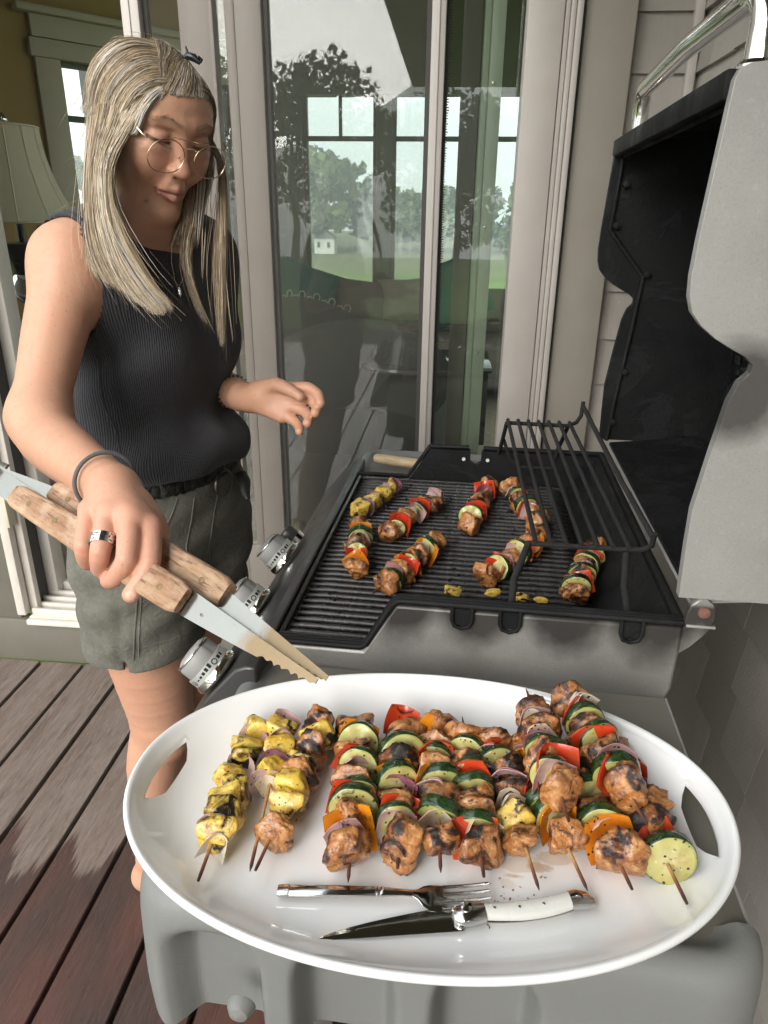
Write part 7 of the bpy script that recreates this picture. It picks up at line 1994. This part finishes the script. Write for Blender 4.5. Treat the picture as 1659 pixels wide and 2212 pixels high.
a_, b_ = Vector(P_(*MC['ring'])), Vector(P_(*PIP['ring'])); ax_ = (b_-a_).normalized(); c_ = a_.lerp(b_, .74); u1 = ax_.cross(Vector((0, 0, 1))).normalized(); u2 = ax_.cross(u1)
m_ = MB(); Mx = Matrix((u1, u2, ax_)).transposed().to_4x4(); Mx.translation = c_-PO
m_.lathe([(.0107, -.0048), (.0116, -.0050), (.0120, 0), (.0116, .0050), (.0107, .0048)], n=40, M=None)
for v in m_.bm.verts: v.co = Mx @ v.co
fs = [f for f in m_.bm.faces if len(f.verts) > 4]; bmesh.ops.delete(m_.bm, geom=fs, context='FACES')
m_.build('ring', ring_mat(), person, auto=60)

# ================================================================ tongs held in her right hand (a thing of its own)
TA = atd(-34, 1018, .800); TB = atd(692, 1474, .575)
tx = (TB-TA).normalized(); tvw = ((TA+TB)/2-CAMO).normalized(); ty = tx.cross(tvw).normalized(); tz = tx.cross(ty).normalized()
if ty.z > 0: ty = -ty
tz = tx.cross(ty)
if tz.dot(tvw) > 0: tz = -tz
TM = Matrix((tx, ty, tz)).transposed().to_4x4(); TM.translation = TA; TL = (TB-TA).length
tongs = bpy.data.objects.new('grill_tongs', None); link(tongs); tongs.matrix_world = TM
tag(tongs, 'steel grill tongs with worn riveted wooden grips held in the right hand', 'tongs')
M_TSTEEL = paint_mat('tongs_steel', (.40, .40, .37), var=.06, rough=.25, metal=1.0, bump=.08, bscale=150, dirt=((.42, .36, .26), .5))
def greasy():
    N = NT('greasy_steel'); sx = N.n('ShaderNodeSeparateXYZ'); g = N.coord('Object'); N.l(g, sx.inputs[0])
    m_ = N.math('MULTIPLY', N.math('SUBTRACT', N.math('ADD', sx.outputs[0], N.math('MULTIPLY', N.noise(g, 30, 3), .03)), TL*.86), 60, True)
    c = N.mix(m_, (.36, .36, .33), (.27, .20, .12)); sp = N.noise(g, 130, 3); c = N.mix(N.ramp(sp, [(.68, 0), (.72, .8)]), c, (.10, .035, .02))
    return N.set(color=c, metal=.95, rough=N.mix(m_, .2, .3), normal=N.bump(N.noise(g, 160, 3), .12, .001))
M_GSTEEL = greasy()
def tong_arm(z0, y0, name):
    """blade outline in x/y; z0 offset; gentle bow"""
    V = []; F = []; n = 190; x0 = .012
    y0_ = y0
    for i in range(n+1):
        t = i/n; y0 = y0_*(1-.75*max(0, (t-.55)/.45)); x = x0+(TL-x0)*t; w = .0125 if t < .66 else .0125*(1-.72*((t-.66)/.34)**1.15)
        yc = y0*math.sin(min(1, t*2.2)*math.pi/2); zz = z0*math.sin(min(1, t*2.5)*math.pi/2)*(1-.35*max(0, t-.7)/.3)
        yt = yc-w; yb = yc+w
        if t > .66: yb = yc+.0125-.008*((t-.66)/.34)**1.5; yt = yb-2*w+.0
        if t > .88:  # scalloped gripping edge
            ph = ((t-.88)*TL/.0088) % 1.0; s = math.sqrt(max(0, .16-(ph-.5)**2))/.4 if abs(ph-.5) < .4 else 0; yb -= .0028*s
        V += [(x, yt, zz+.0005), (x, yb, zz+.0005), (x, yb, zz-.0007), (x, yt, zz-.0007)]
    for i in range(n):
        for j in range(4): F.append((i*4+j, i*4+(j+1) % 4, (i+1)*4+(j+1) % 4, (i+1)*4+j))
    F += [(0, 1, 2, 3), tuple(n*4+j for j in (3, 2, 1, 0))]
    m_ = MB(); m_.add([Vector(v) for v in V], F); return m_.build(name, M_GSTEEL, tongs, auto=25)
tong_arm(.0100, .0035, 'arm'); tong_arm(-.0110, -.0215, 'arm')
# spring loop at the end
m_ = MB(); V = []
for i in range(15):
    a = math.pi*(i/14)-math.pi/2; zc = -.0005+.0110*math.sin(a); xx = .013-.026*math.cos(a)*.9; yc = (.0035*(i/14)-.0215*(1-i/14))*.4
    for w, o_ in ((-.0125, 0), (.0125, 0)): V.append(Vector((xx, yc+w, zc)))
m_.add(V, [(2*i, 2*i+1, 2*i+3, 2*i+2) for i in range(14)]); o = m_.build('spring_bow', M_TSTEEL, tongs, auto=60); md = o.modifiers.new('s', 'SOLIDIFY'); md.thickness = .0012
def tongwood():
    N = NT('weathered_grip_wood'); vec = N.coord('Object', scale=(.12, 1, 1)); f = N.noise(vec, 260, 5, .65, .6); a = N.noise(vec, 60, 4, .6, 1.2); b_ = N.noise(N.coord('Object'), 45, 4)
    c = N.mix(N.ramp(a, [(.35, 0), (.65, 1)]), (.30, .155, .085), (.46, .30, .18)); c = N.mix(N.ramp(b_, [(.45, 0), (.7, .7)]), c, (.56, .42, .30)); c = N.mix(N.ramp(f, [(.35, .8), (.48, 0)]), c, (.13, .055, .03))
    return N.set(color=c, rough=.7, normal=N.bump(f, .7, .0018))
M_TWOOD = tongwood(); M_BRASS = paint_mat('aged_brass', (.22, .155, .07), var=.15, rough=.45, metal=.7)
def grip(z0, y0, xa, xb, side):
    # rounded wooden scale on the outside of an arm
    m_ = MB(); n = 26; V = []; k = 14
    for i in range(n+1):
        t = i/n; x = xa+(xb-xa)*t; e = min(1, t*22, (1-t)*22)**.5; bow = .0014*math.sin(t*math.pi)
        for j in range(k):
            a = 2*math.pi*j/k; ca, sa = math.cos(a), math.sin(a)
            V.append(Vector((x, y0+(.0130+.0024*t+bow)*(.78+.22*e)*math.copysign(abs(ca)**.45, ca), z0+side*.0062+(.0062 if side else .0105)*(.7+.3*e)*math.copysign(abs(sa)**.55, sa))))
    F = [(i*k+j, i*k+(j+1) % k, (i+1)*k+(j+1) % k, (i+1)*k+j) for i in range(n) for j in range(k)]; F += [tuple(range(k)), tuple(n*k+j for j in range(k))]
    m_.add(V, F); o = m_.build('grip', M_TWOOD, tongs, auto=50)
    for t in (.13, .30, .72, .90):
        rv = MB().lathe([(.001, 0), (.0031, 0), (.0030, .0004), (.001, .0007)], n=16).build('rivet', M_BRASS, o); rv.location = (xa+(xb-xa)*t, y0+.0005, z0+(side*.0122 if side else .0105))
        if side < 0: rv.rotation_euler = (math.pi, 0, 0)
    return o
grip(.0100, .0035, TL*.17, TL*.70, 1); grip(-.0110, -.0215, TL*.20, TL*.735, 0)

# ================================================================ damp summer air
hz = MB().box(-330, 330, -60, 205, -9, 24).build('haze', None, None, auto=None)
hm = bpy.data.materials.new('haze_air'); hm.use_nodes = True; hm.node_tree.nodes.clear()
ho = hm.node_tree.nodes.new('ShaderNodeOutputMaterial'); hv = hm.node_tree.nodes.new('ShaderNodeVolumePrincipled'); hv.inputs['Color'].default_value = (.93, .96, .97, 1); hv.inputs['Density'].default_value = .0042; hv.inputs['Anisotropy'].default_value = .3
hm.node_tree.links.new(hv.outputs[0], ho.inputs['Volume']); hz.data.materials.append(hm); hz['kind'] = 'stuff'; hz['label'] = 'pale damp haze in the summer air over the meadow'
